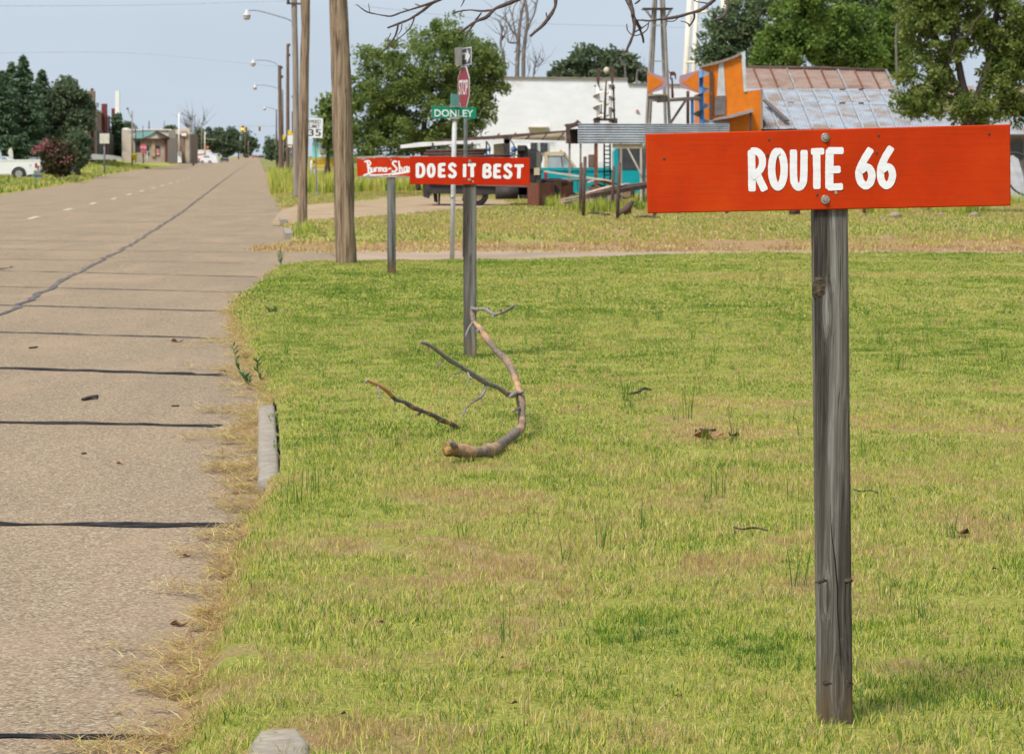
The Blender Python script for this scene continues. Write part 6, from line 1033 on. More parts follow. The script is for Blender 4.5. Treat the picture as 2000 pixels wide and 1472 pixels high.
T.part('rod', MB().tube([at(1181, 232, Y - .1), at(1182, 200, Y - .1), at(1184, 156, Y - .1)], [.035, .04, .02], 8), MAT_BRUST); T.part('rod', MB().tube([at(1174, 230, Y), at(1174.5, 202, Y)], .02, 6), MAT_BRUST); T.part('rod', MB().tube([at(1200, 238, Y), at(1198, 165, Y)], .03, 8), MAT_BRUST)
for x, t, b in ((1168.5, 132, 168), (1196, 128, 166)): T.part('disc', MB().pxprism([(x - 4, t + 2), (x - 3, t + 18), (x - 3.5, t + 22), (x - 1, b), (x + 2, b - 3), (x + 3.5, t + 20), (x + 3.5, t + 1)], Y - .12, .16), MAT_BRUST)
T.part('skull', MB().ball(at(1185, 138, Y), .10, 10, 7, .08, (1, 1, 1.05)), M('bone', (0.62, 0.55, 0.42), None, 5, .7)); T.part('stand', MB().pxprism([(1160, 231), (1160, 243), (1166, 243), (1168, 236), (1198, 236), (1200, 243), (1206, 243), (1206, 231)], Y - .1, .25), MAT_BRUST)
# --- windmill tower
MAT_ANGLE = M('tower_angle_iron', (0.36, 0.34, 0.31), (0.27, 0.255, 0.235), 4, .6, .3, c3=(0.3, 0.22, 0.16), s3=4)
Ya, Yb = 90.5, 92.2; T = Thing('windmill_tower', 'tall tapering steel windmill tower without its wheel', 'tower', at(1280, 394, 91.3))
legs = [((1253, 397), (1263, 240), (1277, 0), (1284, -130), Ya), ((1262, 390), (1269, 240), (1281, 0), (1286, -130), Yb), ((1319, 397), (1308, 250), (1296, 0), (1290, -130), Ya), ((1309, 390), (1300, 250), (1291.5, 0), (1288, -130), Yb)]
for l in legs: P = [at(*q, l[4] + (91.3 - l[4]) * k / 4) for k, q in enumerate(l[:4])]; T.part('leg', MB().tube([add(P[0], (0, 0, -.15))] + P[1:], .05, 4, smooth=False), MAT_ANGLE)
for r, dx in ((188, 22), (120, 16), (50, 11), (285, 26), (345, 29)):
    f = (397 - r) / 397; xl = 1253 + 24 * f; xr = 1319 - 23 * f; T.part('girt', MB().beam(at(xl, r, Ya), at(xr, r, Ya), .035), MAT_ANGLE); T.part('girt', MB().beam(at(xl + 5, r, Yb), at(xr - 5, r, Yb), .03), MAT_ANGLE)
p = T.part('platform', MB().pxprism([(1256, 15.5), (1256, 16.8), (1315, 16.8), (1315, 15.5)], 90.7, 1.2), MAT_BRUST)
for x0, x1 in ((1257, 1272), (1262, 1273), (1314, 1301), (1310, 1300)): T.part('strut', MB().beam(at(x0, 17, 90.9), at(x1, 36, 90.9), .03), MAT_ANGLE, p)
d = T.part('deck', MB().pxbox(1267, 184.5, 1304, 188, 90.2, 1.0), MAT_CREAM); T.part('deck_board', MB().pxprism([(1268, 189), (1268, 199), (1304, 198), (1304, 189)], 90.25, .06), MAT_POLEG, d)
# --- orange fish-tail cut-outs
MAT_ORG = M('orange_paint', (0.66, 0.19, 0.008), (0.57, 0.15, 0.01), 3, .55, c3=(0.45, 0.14, 0.02), s3=2, t3=(.6, .8)); MAT_LAV = M('lavender_pink_paint', (0.48, 0.22, 0.19), (0.26, 0.24, 0.36), 3.5, .6)
def fishtail(lab, outer, inner, Y, loc):
    T = Thing('fish_tail_cutout', lab, 'ornament', at(*loc, Y), 'orange fish-tail cut-outs'); o = T.part('border', MB().pxprism(outer, Y, .03), MAT_LAV); T.part('orange_face', MB().pxprism(inner, Y - .012, .008), MAT_ORG, o)
fishtail('orange fish tail pointing right on the windmill tower', [(1264, 139), (1264, 184), (1298, 174), (1303, 163), (1300, 152)], [(1265, 142), (1265, 181.5), (1292, 165), (1293.5, 160), (1291, 157)], 89.9, (1264, 184)); fishtail('orange fish tail pointing left beside the orange building', [(1326, 158), (1329, 171), (1366, 183), (1366, 137), (1328, 148)], [(1333, 161), (1363, 180), (1363, 140)], 94.5, (1366, 183))
T = Thing('coyote_cutout', 'brown coyote silhouette on a rod between the fish tails', 'ornament', at(1313, 197, 93)); T.part('silhouette', critter(1313, 144, 1.05, 93, MAT_BRUST), MAT_RUST); T.part('rod', MB().tube([at(1313, 153, 93.02), at(1313, 172, 93), at(1314, 196, 93)], [.02, .04, .05], 7), MAT_RUST); T.part('blue_collar', MB().tube([at(1312.5, 152, 93), at(1312.5, 159, 93)], .03, 7), MAT_BLU)
single('roof_beam', MB().tube([at(1284, 197, 91), at(1366, 192, 94)], .06, 8), MAT_POLEG, 'grey boom running from the windmill tower to the blue auger', 'beam', at(1284, 197, 91)); single('support_post', MB().beam(at(1343.5, 390, 94), at(1343.5, 178, 94), .1), MAT_BRUST, 'dark brown post under the left-pointing fish tail', 'post', at(1343.5, 390, 94)); single('support_post', MB().tube([at(1353, 390, 93.5), at(1352, 196, 93.5)], .055, 8), MAT_BLU, 'thin blue post left of the blue auger', 'post', at(1353, 390, 93.5)); single('support_post', MB().beam(at(1308, 243, 92.5), at(1338, 198, 93.8), .06), MAT_BRUST, 'slanting brown brace below the grey boom', 'brace', at(1308, 243, 92.5))
T = Thing('blue_auger', 'upright blue auger with steel flights before the orange building', 'sculpture', at(1372, 390, 95)); auger(T, 1374, 390, 1369, 138, 95, .28, 8.0, .085, MAT_BLU, MAT_STEEL)
# --- orange building
Y = 100; T = Thing('orange_building', 'orange clad shed with a swept pointed parapet and white stripe', 'building', at(1430, 388, Y))
w = T.part('front_wall', MB().pxprism([(1370, 131), (1370, 390), (1487, 390), (1487, 175), (1453, 179), (1447, 107), (1432, 113), (1412, 120), (1392, 125.5)], Y, .25), MAT_ORG); T.part('rear_block', MB().pxbox(1374, 180, 1486, 389, Y + .26, 5), MAT_ORG); T.part('parapet_cap', MB().pxprism([(1370, 128.5), (1370, 132), (1394, 127), (1414, 121.5), (1434, 114), (1448, 107), (1447, 103), (1430, 110.5), (1410, 117.5), (1390, 122.5)], Y - .12, .5), MAT_POLEG); T.part('white_edge', MB().pxprism([(1447.5, 102), (1453, 180), (1458, 179), (1455.5, 101)], Y - .05, .35), M('pale_blue_trim', (0.55, 0.60, 0.61), None, 3, .6)); T.part('white_stripe', MB().pxprism([(1404, 124.5), (1400.5, 188), (1417, 187), (1413, 122.5)], Y - .03, .02), M('stripe_grey_white', (0.55, 0.56, 0.57), None, 3, .6))
T.part('shuttered_hatch', MB().pxprism([(1397, 190), (1395, 226), (1417.5, 224), (1417, 187.5)], Y - .06, .05), M('dark_shutter', (0.12, 0.11, 0.11), (0.17, 0.155, 0.15), 4, .8)); T.part('corner_post', MB().pxbox(1386, 137, 1391.5, 240, Y - .14, .12), MAT_BRUST); a = T.part('awning', MB().pxprism([(1395, 232), (1395, 235.5), (1430, 230), (1471, 219), (1471, 213), (1430, 224)], Y - .8, .8), M('grey_awning', (0.34, 0.31, 0.31), (0.28, 0.24, 0.23), 4, .7)); T.part('awning_post', MB().beam(at(1466, 390, Y - .7), at(1466, 218, Y - .7), .055), MAT_IRON, a); T.part('edge_trim', MB().pxbox(1486, 174, 1490, 252, Y - .04, .3), MAT_POLEG)
m = MB(); corrugated(m, at(1374, 255, Y - .2), at(1374, 236, Y - .2), at(1423, 236, Y - .2), at(1423, 255, Y - .2), 4, .02); T.part('zinc_skirt', m, MAT_ZINC)
# --- barn with sheet roof
T = Thing('barn', 'old barn with a rusty upper and silver lower sheet metal roof', 'barn', at(1600, 388, 101))
T.part('wall', MB().pxbox(1490, 252, 1775, 392, 101.6, 9), M('barn_grey', (0.2, 0.185, 0.17), (0.14, 0.125, 0.115), 2, .85)); T.part('ridge_cap', MB().tube([at(1452, 133, 112.2), at(1600, 133.5, 112.2), at(1732, 139, 112.2)], .09, 6), MAT_BRUST)
g_ = [(134, 112, 0), (173, 108.3, 17), (199, 105.6, 29), (251, 101, 50)]
for k in range(3):
    (r0, y0, s0), (r1, y1, s1) = g_[k], g_[k + 1]
    for i in range(9):
        xa, xb = 1438 + i * 33, 1438 + (i + 1) * 33; j = rnd.uniform(-.025, .025); e = 1.012
        q = [at(xa + s0, r0 + (xa - 1440) * .02, y0 - .02 * k), at(xb * 1 + s0 + .8, r0 + (xb - 1440) * .02, y0 - .02 * k), at(xb + s1 + .8, r1 + 1.2, y1 - .06 - .02 * k), at(xa + s1, r1 + 1.2, y1 - .06 - .02 * k)]
        q = [add(p, (0, j, j)) for p in q]; m = MB(); corrugated(m, q[3], q[2], q[1], q[0], 6, .018); T.part('roof_sheet', m, MAT_RROOF if k == 0 else MAT_ZROOF)
        T.part('sheet_lap', MB().beam(add(q[0], (0, -.05, .03)), add(q[3], (0, -.05, .03)), .05, .03), (MAT_RUST if i % 3 else MAT_ZROOF) if k == 0 else MAT_ZINC)
T.part('roof_edge', MB().tube([at(1731, 138, 112), at(1785, 251, 101)], .06, 6), MAT_ZROOF); T.part('gable_end', MB()._add([at(1733, 141, 112.1), at(1787, 253, 101.1), at(1787, 300, 101.1), at(1770, 300, 119), at(1770, 253, 119)], [(0, 1, 2, 3, 4)]), MAT_RUST)
single('loose_board', MB().beam(at(1493, 196, 104.6), at(1538, 236, 101.4), .16, .06), M('dark_loose_board', (0.13, 0.11, 0.10), None, 4, .85), 'dark loose board lying on the silver barn roof', 'board', at(1538, 236, 101.4))
single('torn_sheet', MB()._add([at(1486, 236, 101), at(1492, 233, 100.6), at(1496, 244, 100.4), at(1490, 252, 100.8), at(1488, 244, 101)], [(0, 1, 2, 3, 4)]), MAT_ZROOF, 'curled torn corner of roofing at the barn eave', 'sheet', at(1488, 252, 101))
# --- shed at the right behind the yard tree
T = Thing('shed', 'grey shed with rust streaked roof behind the big yard tree', 'shed', at(1900, 388, 97)); T.part('wall', MB().pxbox(1800, 262, 2120, 392, 97.2, 7), M('shed_grey', (0.33, 0.32, 0.30), (0.24, 0.23, 0.22), 2, .8))
for k, (r0, y0, r1, y1, m_) in enumerate(((168, 106, 215, 101.5, MAT_RROOF), (214, 101.6, 263, 96.6, MAT_ZROOF))):
    for i in range(8):
        x0 = 1770 + i * 44; m = MB(); corrugated(m, at(x0 + 12 * k, r1, y1), at(x0 + 45 + 12 * k, r1, y1), at(x0 + 45 + 6 * k, r0, y0), at(x0 + 6 * k, r0, y0), 8, .02); T.part('roof_sheet', m, m_ if (i + k) % 3 else MAT_ZROOF)
T.part('eave_board', MB().pxbox(1795, 262.5, 2120, 267, 96.5, .1), MAT_BRUST); T.part('window', MB().pxbox(1975, 276, 1998, 312, 97.1, .05), MAT_GLASS); T.part('door', MB().pxbox(2010, 280, 2050, 390, 97.1, .05), MAT_BRUST)
single('leaning_sheet', MB()._add([at(1970, 392, 93.5), at(2004, 392, 93.5), at(1999, 345, 94.5), at(1989, 311, 95.4), at(1978, 303, 95.5), at(1970, 306, 95.4)], [(0, 1, 2, 3, 4, 5)]), M('grey_sheet', (0.36, 0.36, 0.36), (0.27, 0.27, 0.27), 2, .6, .2), 'grey metal sheet leaning against the shed at the right edge', 'sheet', at(1987, 392, 93.5)); single('black_hose', MB().tube(spline([at(1966, 300, 93), at(1985, 299, 93), at(2000, 305, 93), at(2012, 320, 93)], 5), .035, 7), MAT_TYRE, 'black hose looped over the leaning sheet at the right edge', 'hose', at(1966, 300, 93)); single('black_hose', MB().tube(spline([at(1966, 350, 92.8), at(1978, 368, 92.8), at(1992, 378, 92.8), at(2012, 386, 92.8)], 5), .035, 7), MAT_TYRE, 'lower black hose running down past the leaning sheet', 'hose', at(1966, 350, 92.8))
# --- water tower legs
T = Thing('water_tower', 'cream painted water tower legs rising behind the trees', 'tower', at(1380, 330, 230)); MAT_WT = M('water_tower_paint', (0.68, 0.64, 0.55), (0.6, 0.56, 0.48), 1, .6)
for a, b, dy, r in (((1328, 330), (1351, -60), 0, .24), ((1346, 330), (1364, -60), 6, .2), ((1437, 330), (1409, -60), 0, .24), ((1428, 330), (1420, -60), 6, .2)): T.part('leg', MB().tube([at(*a, 230 + dy), at(*b, 231 + dy)], r, 10), MAT_WT)
for r in (24, 122): T.part('girt', MB().tube([at(1346 - r * .05, r, 230), at(1416 + r * .05, r, 230)], .1, 8), MAT_WT)
T.part('tie_rod', MB().tube([at(1346, 24, 230), at(1422, 122, 230)], .03, 5), MAT_WT); T.part('tie_rod', MB().tube([at(1416, 24, 230), at(1340, 122, 230)], .03, 5), MAT_WT); T.part('tank', MB().lathe(at(1385, -170, 232), [(.5, -2.5), (2.2, -1.5), (2.9, 0), (2.9, 4), (0.3, 6)], (0, 0, 1), 24), MAT_WT)
# ================================================================== left side of the street and far town
MAT_BRICK = M('brown_brick', (0.24, 0.165, 0.12), (0.19, 0.13, 0.095), 2, .9); MAT_MAR = M('maroon_paint', (0.17, 0.035, 0.032), (0.13, 0.03, 0.03), 2, .6); MAT_TAN = M('tan_stucco', (0.40, 0.34, 0.27), (0.33, 0.28, 0.22), 1, .85); MAT_CRM = M('cream_parapet', (0.58, 0.51, 0.42), (0.5, 0.43, 0.35), 1, .8); MAT_GRF = M('green_metal_roof', (0.1, 0.22, 0.19), (0.085, 0.19, 0.165), 2, .5); MAT_CONC = M('pale_concrete', (0.36, 0.36, 0.35), (0.3, 0.3, 0.29), 1, .9); MAT_PALEY = M('pale_plate', (0.66, 0.64, 0.55), None, 2, .6); MAT_WHT = M('town_white', (0.75, 0.75, 0.75), (0.68, 0.68, 0.69), 1, .6); MAT_DKB = M('dark_opening', (0.06, 0.055, 0.055), None, 2, .6)
def wall3(mb, a, b, z0, z1, th, zt2=None):
    """upright wall from plan point a to b"""
    d = norm((b[0] - a[0], b[1] - a[1], 0)); n = (-d[1] * th, d[0] * th, 0); P = [(a[0], a[1], z0), (b[0], b[1], z0), (b[0], b[1], zt2 or z1), (a[0], a[1], z1)]; return mb.ring_prism(P, n)
A = at(172, 300, 300); B = at(216, 300, 400); A2 = at(95, 300, 300); z0 = 0.4
T = Thing('brick_building', 'brown brick building with tall maroon fins on the left verge', 'building', (A[0], A[1], 1.2))
T.part('street_wall', wall3(MB(), A, B, z0, 6.6, .4), MAT_BRICK); T.part('end_wall', wall3(MB(), A2, (A[0] - .02, A[1], 0), z0, 6.6, .4), MAT_BRICK); T.part('coping', wall3(MB(), (A[0] + .1, A[1] - .1, 0), (B[0] + .1, B[1], 0), 6.61, 6.85, .6), MAT_TAN); T.part('roof', MB().quad((A[0] - 14, A[1] + .5, 6.2), (A[0], A[1] + .5, 6.2), (B[0] - .2, B[1], 6.2), (B[0] - 14, B[1], 6.2)), MAT_CONC)
for px, Yf, top, w, m in ((178.5, 309, 192, .33, MAT_MAR), (184, 318, 212, .25, MAT_TAN), (201, 355, 203, .46, MAT_MAR), (206.5, 366, 203, .2, MAT_MAR), (220, 396, 212, .42, MAT_MAR), (223.5, 398, 226, .14, MAT_TAN)): p = at(px, 306, Yf); t = at(px, top, Yf); T.part('fin', MB().box((p[0] + .15, p[1], (z0 + t[2]) / 2), (w, .5, t[2] - z0)), m)
for px, Yf in ((190, 328), (212, 380)): p = at(px, 300, Yf); T.part('window', MB().box((p[0] + .35, p[1], 2.9), (.1, 4, 2.8)), MAT_DKB)
ch = T.part('chimney', MB().box((at(176, 180, 303)[0], 304, 7.4), (.7, .8, 1.8)), MAT_BRICK); T.part('flue', MB().tube([at(178.5, 200, 304), at(179, 174, 304)], .1, 8), M('terracotta', (0.4, 0.2, 0.13), None, 4, .8), ch); T.part('flue_cap', MB().box(at(180, 175, 304), (.3, .3, .2)), MAT_MAR, ch)
single('garden_wall', MB().pxprism([(168, 300), (168, 312), (238, 312), (236, 307), (215, 303), (180, 301)], 296, .5), MAT_CONC, 'pale sloping concrete wall below the brick building', 'wall', at(200, 312, 296))
T = Thing('blank_sign', 'pale square sign plate seen from behind on a dark post', 'sign', at(204, 341, 226)); T.part('post', MB().tube([add(at(204.5, 341, 226), (0, 0, -.4)), at(203.5, 262, 226)], .07, 8), MAT_STEEL); T.part('plate', MB().pxbox(194.5, 261, 213.5, 280.5, 225.8, .04), MAT_PALEY)
single('gate_post', MB().tube([at(169.5, 322, 270), at(169.5, 303, 270)], .12, 8), MAT_IRON, 'short dark post at the end of the concrete wall', 'post', at(169.5, 322, 270)); single('hydrant', MB().lathe(at(150, 325, 196), [(.14, 0), (.14, .12), (.1, .14), (.1, .5), (.15, .52), (.15, .58), (.06, .74)], (0, 0, 1), 10), MAT_MAR, 'small red hydrant on the verge right of the flowering shrub', 'hydrant', at(150, 325, 196))
T = Thing('white_tower', 'tall plain white shaft rising behind the brick building', 'tower', at(229, 300, 500)); T.part('shaft', MB().pxprism([(225, 179), (224, 305), (233, 305), (233, 179), (231, 177.5), (227, 177.5)], 500, .9), MAT_WHT); T.part('base_block', MB().pxbox(222, 290, 236, 306, 499.5, 2), MAT_WHT)
# --- gabled building
Y = 330; T = Thing('gabled_building', 'tan building with a white gable and green metal roof', 'building', at(292, 314, Y))
w = T.part('front_wall', MB().pxbox(256, 269, 328, 318, Y, 9), MAT_TAN); T.part('gable', MB().pxprism([(279, 270.5), (328.5, 270.5), (304, 257.5)], Y - .4, .3), M('gable_white', (0.6, 0.6, 0.55), None, 2, .7)); T.part('roof', MB()._add([at(258, 270.5, Y - .6), at(279, 270.5, Y - .6), at(304, 256.5, Y - .6), at(304, 256, Y + 5), at(266, 258, Y + 5)], [(0, 1, 2, 3, 4)]), MAT_GRF); T.part('roof_edge', MB().beam(at(304, 256.5, Y - .7), at(331, 270, Y - .7), .25, .2), MAT_DKB); T.part('roof_slope', MB()._add([at(304, 256.5, Y - .6), at(330, 270.5, Y - .6), at(331, 270, Y + 5), at(304, 256, Y + 5)], [(0, 1, 2, 3)]), MAT_GRF); T.part('fascia', MB().pxbox(278, 270.8, 331, 273, Y - .5, .3), MAT_MAR)
for x0, x1, y0, y1, m in ((264, 274, 276, 296, MAT_DKB), (285, 291, 285, 303, MAT_DKB), (304, 312, 285, 304, MAT_DKB), (258, 262, 300, 311, MAT_DKB)): T.part('window', MB().pxbox(x0, y0, x1, y1, Y - .08, .06), m)
T.part('poster', MB().pxbox(305, 291, 311.5, 303, Y - .12, .03), M('pink_poster', (0.6, 0.36, 0.36), (0.4, 0.12, 0.13), 2, .6)); T.part('column', MB().pxbox(322, 273, 325.5, 316, Y - .3, .3), MAT_MAR); T.part('column', MB().pxbox(296, 273, 303, 306, Y - .2, .2), M('ochre_column', (0.45, 0.34, 0.2), None, 2, .7)); T.part('side_wing', MB().pxbox(238, 296, 258, 316, Y + 1, 4), MAT_CRM)
Y = 380; T = Thing('parapet_building', 'long cream parapet building behind the gabled one', 'building', at(290, 314, Y)); T.part('wall', MB().pxprism([(238, 252), (238, 316), (329, 316), (329, 252.5), (300, 254), (250, 256)], Y, 8), MAT_CRM); T.part('coping', MB().pxbox(252, 252.5, 335, 254.4, Y - .2, .4), MAT_WHT); T.part('roof_unit', MB().pxbox(257, 246, 265, 253, Y + 3, 1.5), MAT_STEEL); T.part('roof_unit', MB().pxbox(240, 250, 251, 254, Y + 1, 1.5), MAT_WHT)
Y = 425; T = Thing('storefront', 'brown brick storefront with maroon awning and cream parapet', 'building', at(355, 319, Y)); T.part('brick_front', MB().pxprism([(330, 252.5), (330, 320), (372, 320), (372, 262), (344, 260), (344, 252)], Y, 10), MAT_BRICK); T.part('parapet', MB().pxprism([(340, 253.5), (344, 262), (371, 264), (371, 251)], Y - .3, .25), MAT_CRM); T.part('end_pier', MB().pxbox(362, 262, 370, 319, Y - .4, .5), MAT_TAN); T.part('rear_pier', MB().pxbox(369, 248, 372, 320, Y - .2, .5), MAT_TAN); T.part('wall_sign', MB().pxbox(354, 257, 366, 268, Y - .6, .1), M('orange_board', (0.45, 0.2, 0.11), None, 2, .6)); T.part('sign_face', MB().pxprism([(354.5, 260.5), (354.5, 265.5), (364, 266), (364, 260)], Y - .72, .06), MAT_WHT); T.part('awning', MB().pxprism([(342, 280), (342, 291), (352, 291), (349, 284), (344, 279)], Y - 2.2, 1.6), MAT_MAR); T.part('shop_window', MB().pxbox(343, 291, 350, 312, Y - .1, .08), MAT_DKB); T.part('white_door', MB().pxbox(347, 296, 355, 318, Y - .25, .1), MAT_WHT); T.part('white_post', MB().pxbox(330.5, 273, 333, 300, Y - .5, .2), MAT_WHT)
# --- signs, bins and poles by the gabled building
Y = 300; T = Thing('stop_sign', 'small far red STOP sign before the gabled building', 'sign', at(280, 317, Y)); T.part('post', MB().tube([at(280, 320, Y), at(280, 285, Y)], .06, 6), MAT_IRON); c = at(280, 288, Y - .1); f = T.part('stop_plate', MB().ring_prism([add(c, (.40 * cos(pi / 8 + k * pi / 4), 0, .40 * sin(pi / 8 + k * pi / 4))) for k in range(8)], (0, .03, 0)), M('far_stop_red', (0.52, 0.09, 0.12), None, 3, .6)); T.part('lettering', text_on(MB(), 'STOP', add(c, (-.29, -.03, -.11)), (.58, 0, 0), (0, 0, .22)), MAT_TXT, f); T.part('lower_plate', MB().pxbox(277, 294, 285, 300, Y - .12, .03), M('far_stop_red', (0, 0, 0)))
single('litter_bin', MB().lathe(at(262.5, 313, 310), [(.26, 0), (.31, .6), (.33, .62), (.33, .68)], (0, 0, 1), 14), M('yellow_bin', (0.62, 0.52, 0.03), (0.55, 0.45, 0.05), 2, .5), 'yellow litter bin left of the far stop sign', 'bin', at(262.5, 313, 310)); T = Thing('street_name_sign', 'thin far post with a small teal name blade', 'sign', at(288, 320, 298)); T.part('post', MB().tube([at(287.5, 322, 298), at(287.5, 295, 298)], .04, 6), MAT_WHT); T.part('blade', MB().pxbox(286, 295, 292, 297.5, 297.9, .02), MAT_TEAL)
for px, yt, yb, Yp, r, lab, m, arm in ((258, 217, 316, 320, .10, 'grey pole with a lamp arm left of the gabled building', MAT_POLEG, [(257, 230), (253, 222), (249, 212)]), (265, 246, 312, 322, .05, 'thin dark pole before the gabled green roof', MAT_IRON, None), (279, 246, 300, 322, .05, 'thin dark pole at the left end of the gable', MAT_IRON, None), (291, 236, 256, 420, .10, 'distant pole behind the gable peak', MAT_POLED, None), (321, 236, 256, 430, .10, 'distant pole behind the right of the gable', MAT_POLEG, None), (349.5, 222, 300, 415, .12, 'tall pale lamp pole before the storefront', MAT_WHT, [(349.5, 223), (353, 221), (355, 222)]), (378, 226, 318, 440, .20, 'steel blue pole left of the rental truck', MAT_STEEL, None), (394, 240, 300, 600, .12, 'far thin pole behind the rental truck', MAT_POLEG, None), (400, 258, 308, 590, .16, 'pale far post with side brackets above the rental truck', MAT_CRM, [(401, 271), (410, 272), (421, 273)]), (466, 266, 308, 640, .16, 'far pole under the lit traffic signal', MAT_POLEG, None), (479, 262, 306, 660, .12, 'far dark pole right of the lit traffic signal', MAT_POLED, None), (485, 275, 305, 700, .10, 'thin far pole near the end of the street', MAT_POLEG, None)):
    p = at(px, yb, Yp); T = Thing('street_pole', lab, 'pole', p, 'far street poles'); T.part('shaft', MB().tube([add(p, (0, 0, -.4)), at(px, yt, Yp)], [r, r * .8], 8), m)
    if arm: T.part('arm', MB().tube([at(*q, Yp) for q in arm], .05, 6), m); T.part('fitting', MB().ball(at(*arm[-1], Yp), .14, 8, 5), MAT_STEEL)
# --- vehicles
MAT_CARW = M('white_car_paint', (0.74, 0.74, 0.76), (0.68, 0.68, 0.70), 1, .3, spec=.5); MAT_CARM = M('maroon_car_paint', (0.13, 0.03, 0.035), None, 2, .3, spec=.5); MAT_CARD = M('dark_car_paint', (0.05, 0.05, 0.07), None, 2, .3, spec=.5); MAT_CARG = M('car_glass', (0.16, 0.2, 0.23), (0.28, 0.32, 0.35), 1, .1, spec=.6); MAT_HUB = M('alloy_rim', (0.42, 0.42, 0.43), (0.3, 0.3, 0.31), 5, .4, .5)
Y = 172; T = Thing('pickup_truck', 'white pickup parked on the left verge beside the pink flowering shrub', 'pickup', at(-10, 352, Y))
def arch(cx, cy, r, n=7): return [(cx - r * cos(pi * k / n), cy - r * sin(pi * k / n)) for k in range(n + 1)]
b = T.part('body', MB().pxprism([(-106, 341), (-106, 322), (-100, 317), (-66, 314), (78, 313.5), (78.5, 338), (53, 341.5)] + list(reversed(arch(37, 341, 15.5))) + [(-65, 342)] + list(reversed(arch(-80, 342, 15.5))), Y, 1.85), MAT_CARW)
cabp = [(-66, 314.5), (-50, 297), (-44, 295), (-8, 295), (-3, 314.5)]; c = T.part('cab', MB().pxprism(list(reversed(cabp)), Y + .1, 1.6), MAT_CARW); T.part('side_window', MB().pxprism([(-9, 298), (-46, 298), (-58, 313), (-8, 313)], Y + .07, .02), MAT_CARG, c); T.part('bed_rail', MB().pxbox(-2, 312, 78, 314.5, Y - .02, .1), MAT_CARW, b); T.part('tail_lamp', MB().pxbox(68, 319, 72.5, 328, Y - .02, .03), MAT_TLAMP, b); T.part('fuel_door', MB().pxbox(57, 321, 61.5, 325, Y - .015, .012), M('fuel_door_grey', (0.55, 0.55, 0.56), None, 2, .4), b); T.part('bumper', MB().pxprism([(66, 333), (66, 340), (79.5, 339), (80, 332)], Y - .05, 1.95), M('chrome_bumper', (0.4, 0.37, 0.33), None, 2, .3, .7)); T.part('sill', MB().pxbox(-60, 339.5, 18, 342, Y - .02, .05), M('sill_beige', (0.45, 0.4, 0.32), None, 2, .6), b)
wheel(T, 37, 340.5, 12.5, Y - .03, .28, MAT_HUB); wheel(T, -80, 340.5, 12.5, Y - .03, .28, MAT_HUB); wheel(T, 37, 340.5, 12.5, Y + 1.6, .25, MAT_HUB)
single('blue_tub', MB().pxprism([(65, 342), (66, 347), (79, 347), (80, 342)], Y - .3, .5), M('blue_plastic', (0.02, 0.1, 0.42), None, 3, .4), 'blue tub on the grass behind the white pickup', 'tub', at(72, 347, Y))
def far_car(lab, Y, prof, glass, wheels, paint, rw, group=None, cat='car', name='parked_car'):
    cx = sum(p[0] for p in prof) / len(prof); by = max(p[1] for p in prof); T = Thing(name, lab, cat, at(cx, by, Y), group); b = T.part('body', MB().pxprism(list(reversed(prof)), Y, 1.6), paint)
    for gq in glass: T.part('window', MB().pxprism(list(reversed(gq)), Y - .03, .02), MAT_CARG, b)
    for w_ in wheels: wheel(T, w_[0], w_[1], rw, Y - .03, .22, MAT_HUB)
    return T, b
T, b = far_car('maroon car partly hidden behind the flowering shrub and pickup', 178, [(38, 338), (40, 318), (48, 313), (58, 306.5), (84, 306), (96, 317), (134, 321), (136, 338)], [[(51, 313.5), (60, 307.5), (72, 307.5), (72, 314)], [(74, 314), (74, 307.5), (83, 307.5), (93, 316)]], [(52, 338), (122, 338)], MAT_CARM, 10)
far_car('pale car roof showing beyond the bed of the white pickup', 184, [(-30, 338), (-30, 318), (-18, 313), (-10, 306), (12, 306), (22, 314), (30, 320), (30, 338)], [[(-14, 313), (-8, 307.5), (10, 307.5), (18, 314)]], [(-18, 338), (18, 338)], MAT_CARW, 10)
single('yard_ornament', MB().pxprism([(17, 292), (15, 299), (18, 305), (18, 314), (24, 314), (25, 304), (24, 295), (21, 289)], 188, .2), MAT_PALEY, 'tan upright figure-shaped ornament behind the pickup bed', 'ornament', at(21, 314, 188))
Y = 590; MAT_OST = M('orange_stripe', (0.62, 0.17, 0.08), None, 2, .5)
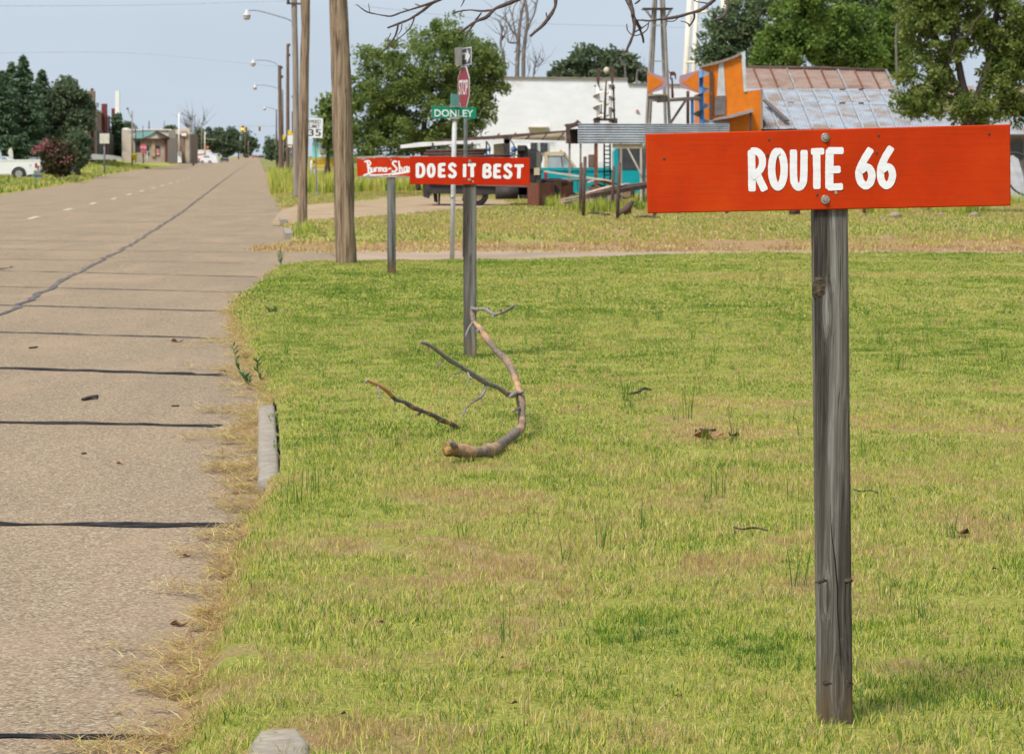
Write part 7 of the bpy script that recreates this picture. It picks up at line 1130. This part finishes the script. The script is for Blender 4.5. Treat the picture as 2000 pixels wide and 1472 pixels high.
T = Thing('box_truck', 'white rental box truck with orange lettering bands far down the street', 'truck', at(398, 319, Y)); b = T.part('box', MB().pxprism([(380, 293.5), (380, 315), (409, 315), (409, 293.5)], Y, 2.3), MAT_CARW); T.part('cab', MB().pxprism([(409, 315), (415, 315), (415, 304), (412, 297), (409, 295)], Y + .1, 2.0), MAT_CARW); T.part('roof_edge', MB().pxbox(379.5, 293, 410, 294.6, Y - .05, 2.4), MAT_WHT, b); T.part('orange_band', MB().pxprism([(384, 301.5), (386, 303.5), (402, 302), (402, 299)], Y - .05, .03), MAT_OST, b); T.part('orange_band', MB().pxprism([(382, 310), (382, 314), (393, 313), (393, 309)], Y - .05, .03), MAT_OST, b); wheel(T, 386, 316, 4.2, Y - .03, .3, MAT_HUB); wheel(T, 411, 316, 4.2, Y - .03, .3, MAT_HUB)
far_car('white car standing in front of the rental truck', 560, [(391, 317), (391, 310), (394, 307), (398, 304), (411, 303), (420, 303), (424, 310), (425, 318)], [[(396, 307.6), (399, 304.8), (408, 304.2), (409, 308)]], [(395, 316.5), (410, 316.5)], MAT_CARW, 3.2, 'cars far down the street'); far_car('dark car parked right of the rental truck', 610, [(430, 314.5), (430, 310), (434, 307.5), (442, 307.5), (446, 311), (446, 314.5)], [[(434, 310), (435, 308.2), (441, 308.2), (443, 310.2)]], [(433, 314.5), (443, 314.5)], MAT_CARD, 2.3, 'cars far down the street'); far_car('red car at the end of the street', 900, [(492, 307), (492, 304.5), (495, 303), (501, 303), (503, 305), (503, 307)], [[(495, 304.4), (496, 303.4), (500, 303.4), (501, 304.4)]], [(494, 306.8), (501, 306.8)], M('far_red_paint', (0.45, 0.09, 0.09), None, 2, .4), 1.5, 'cars far down the street'); far_car('dark car at the end of the street beside the red one', 860, [(504, 308), (504, 305), (507, 303), (513, 303), (516, 305.5), (516, 308)], [[(507, 304.6), (508, 303.6), (512, 303.6), (513, 304.8)]], [(506, 307.6), (514, 307.6)], MAT_CARD, 1.6, 'cars far down the street')
single('hoarding', MB().pxbox(380, 277, 384, 285, 445, .1), MAT_PALEY, 'small pale hanging sign on the steel blue pole', 'sign', at(382, 285, 445)); single('round_sign', MB().lathe(at(405, 288, 600), [(.32, 0), (.32, .06)], (0, -1, 0), 14), MAT_OST, 'small round orange sign above the rental truck', 'sign', at(405, 291, 600)); single('far_hut', MB().pxprism([(407, 281), (407, 300), (428, 300), (428, 285), (418, 279)], 640, 3), MAT_BRICK, 'small brown building behind the rental truck', 'building', at(417, 300, 640)); single('white_cabinet', MB().pxbox(469, 300, 474, 306, 640, .4), MAT_WHT, 'small white cabinet on the verge below the signals', 'cabinet', at(471, 306, 640))
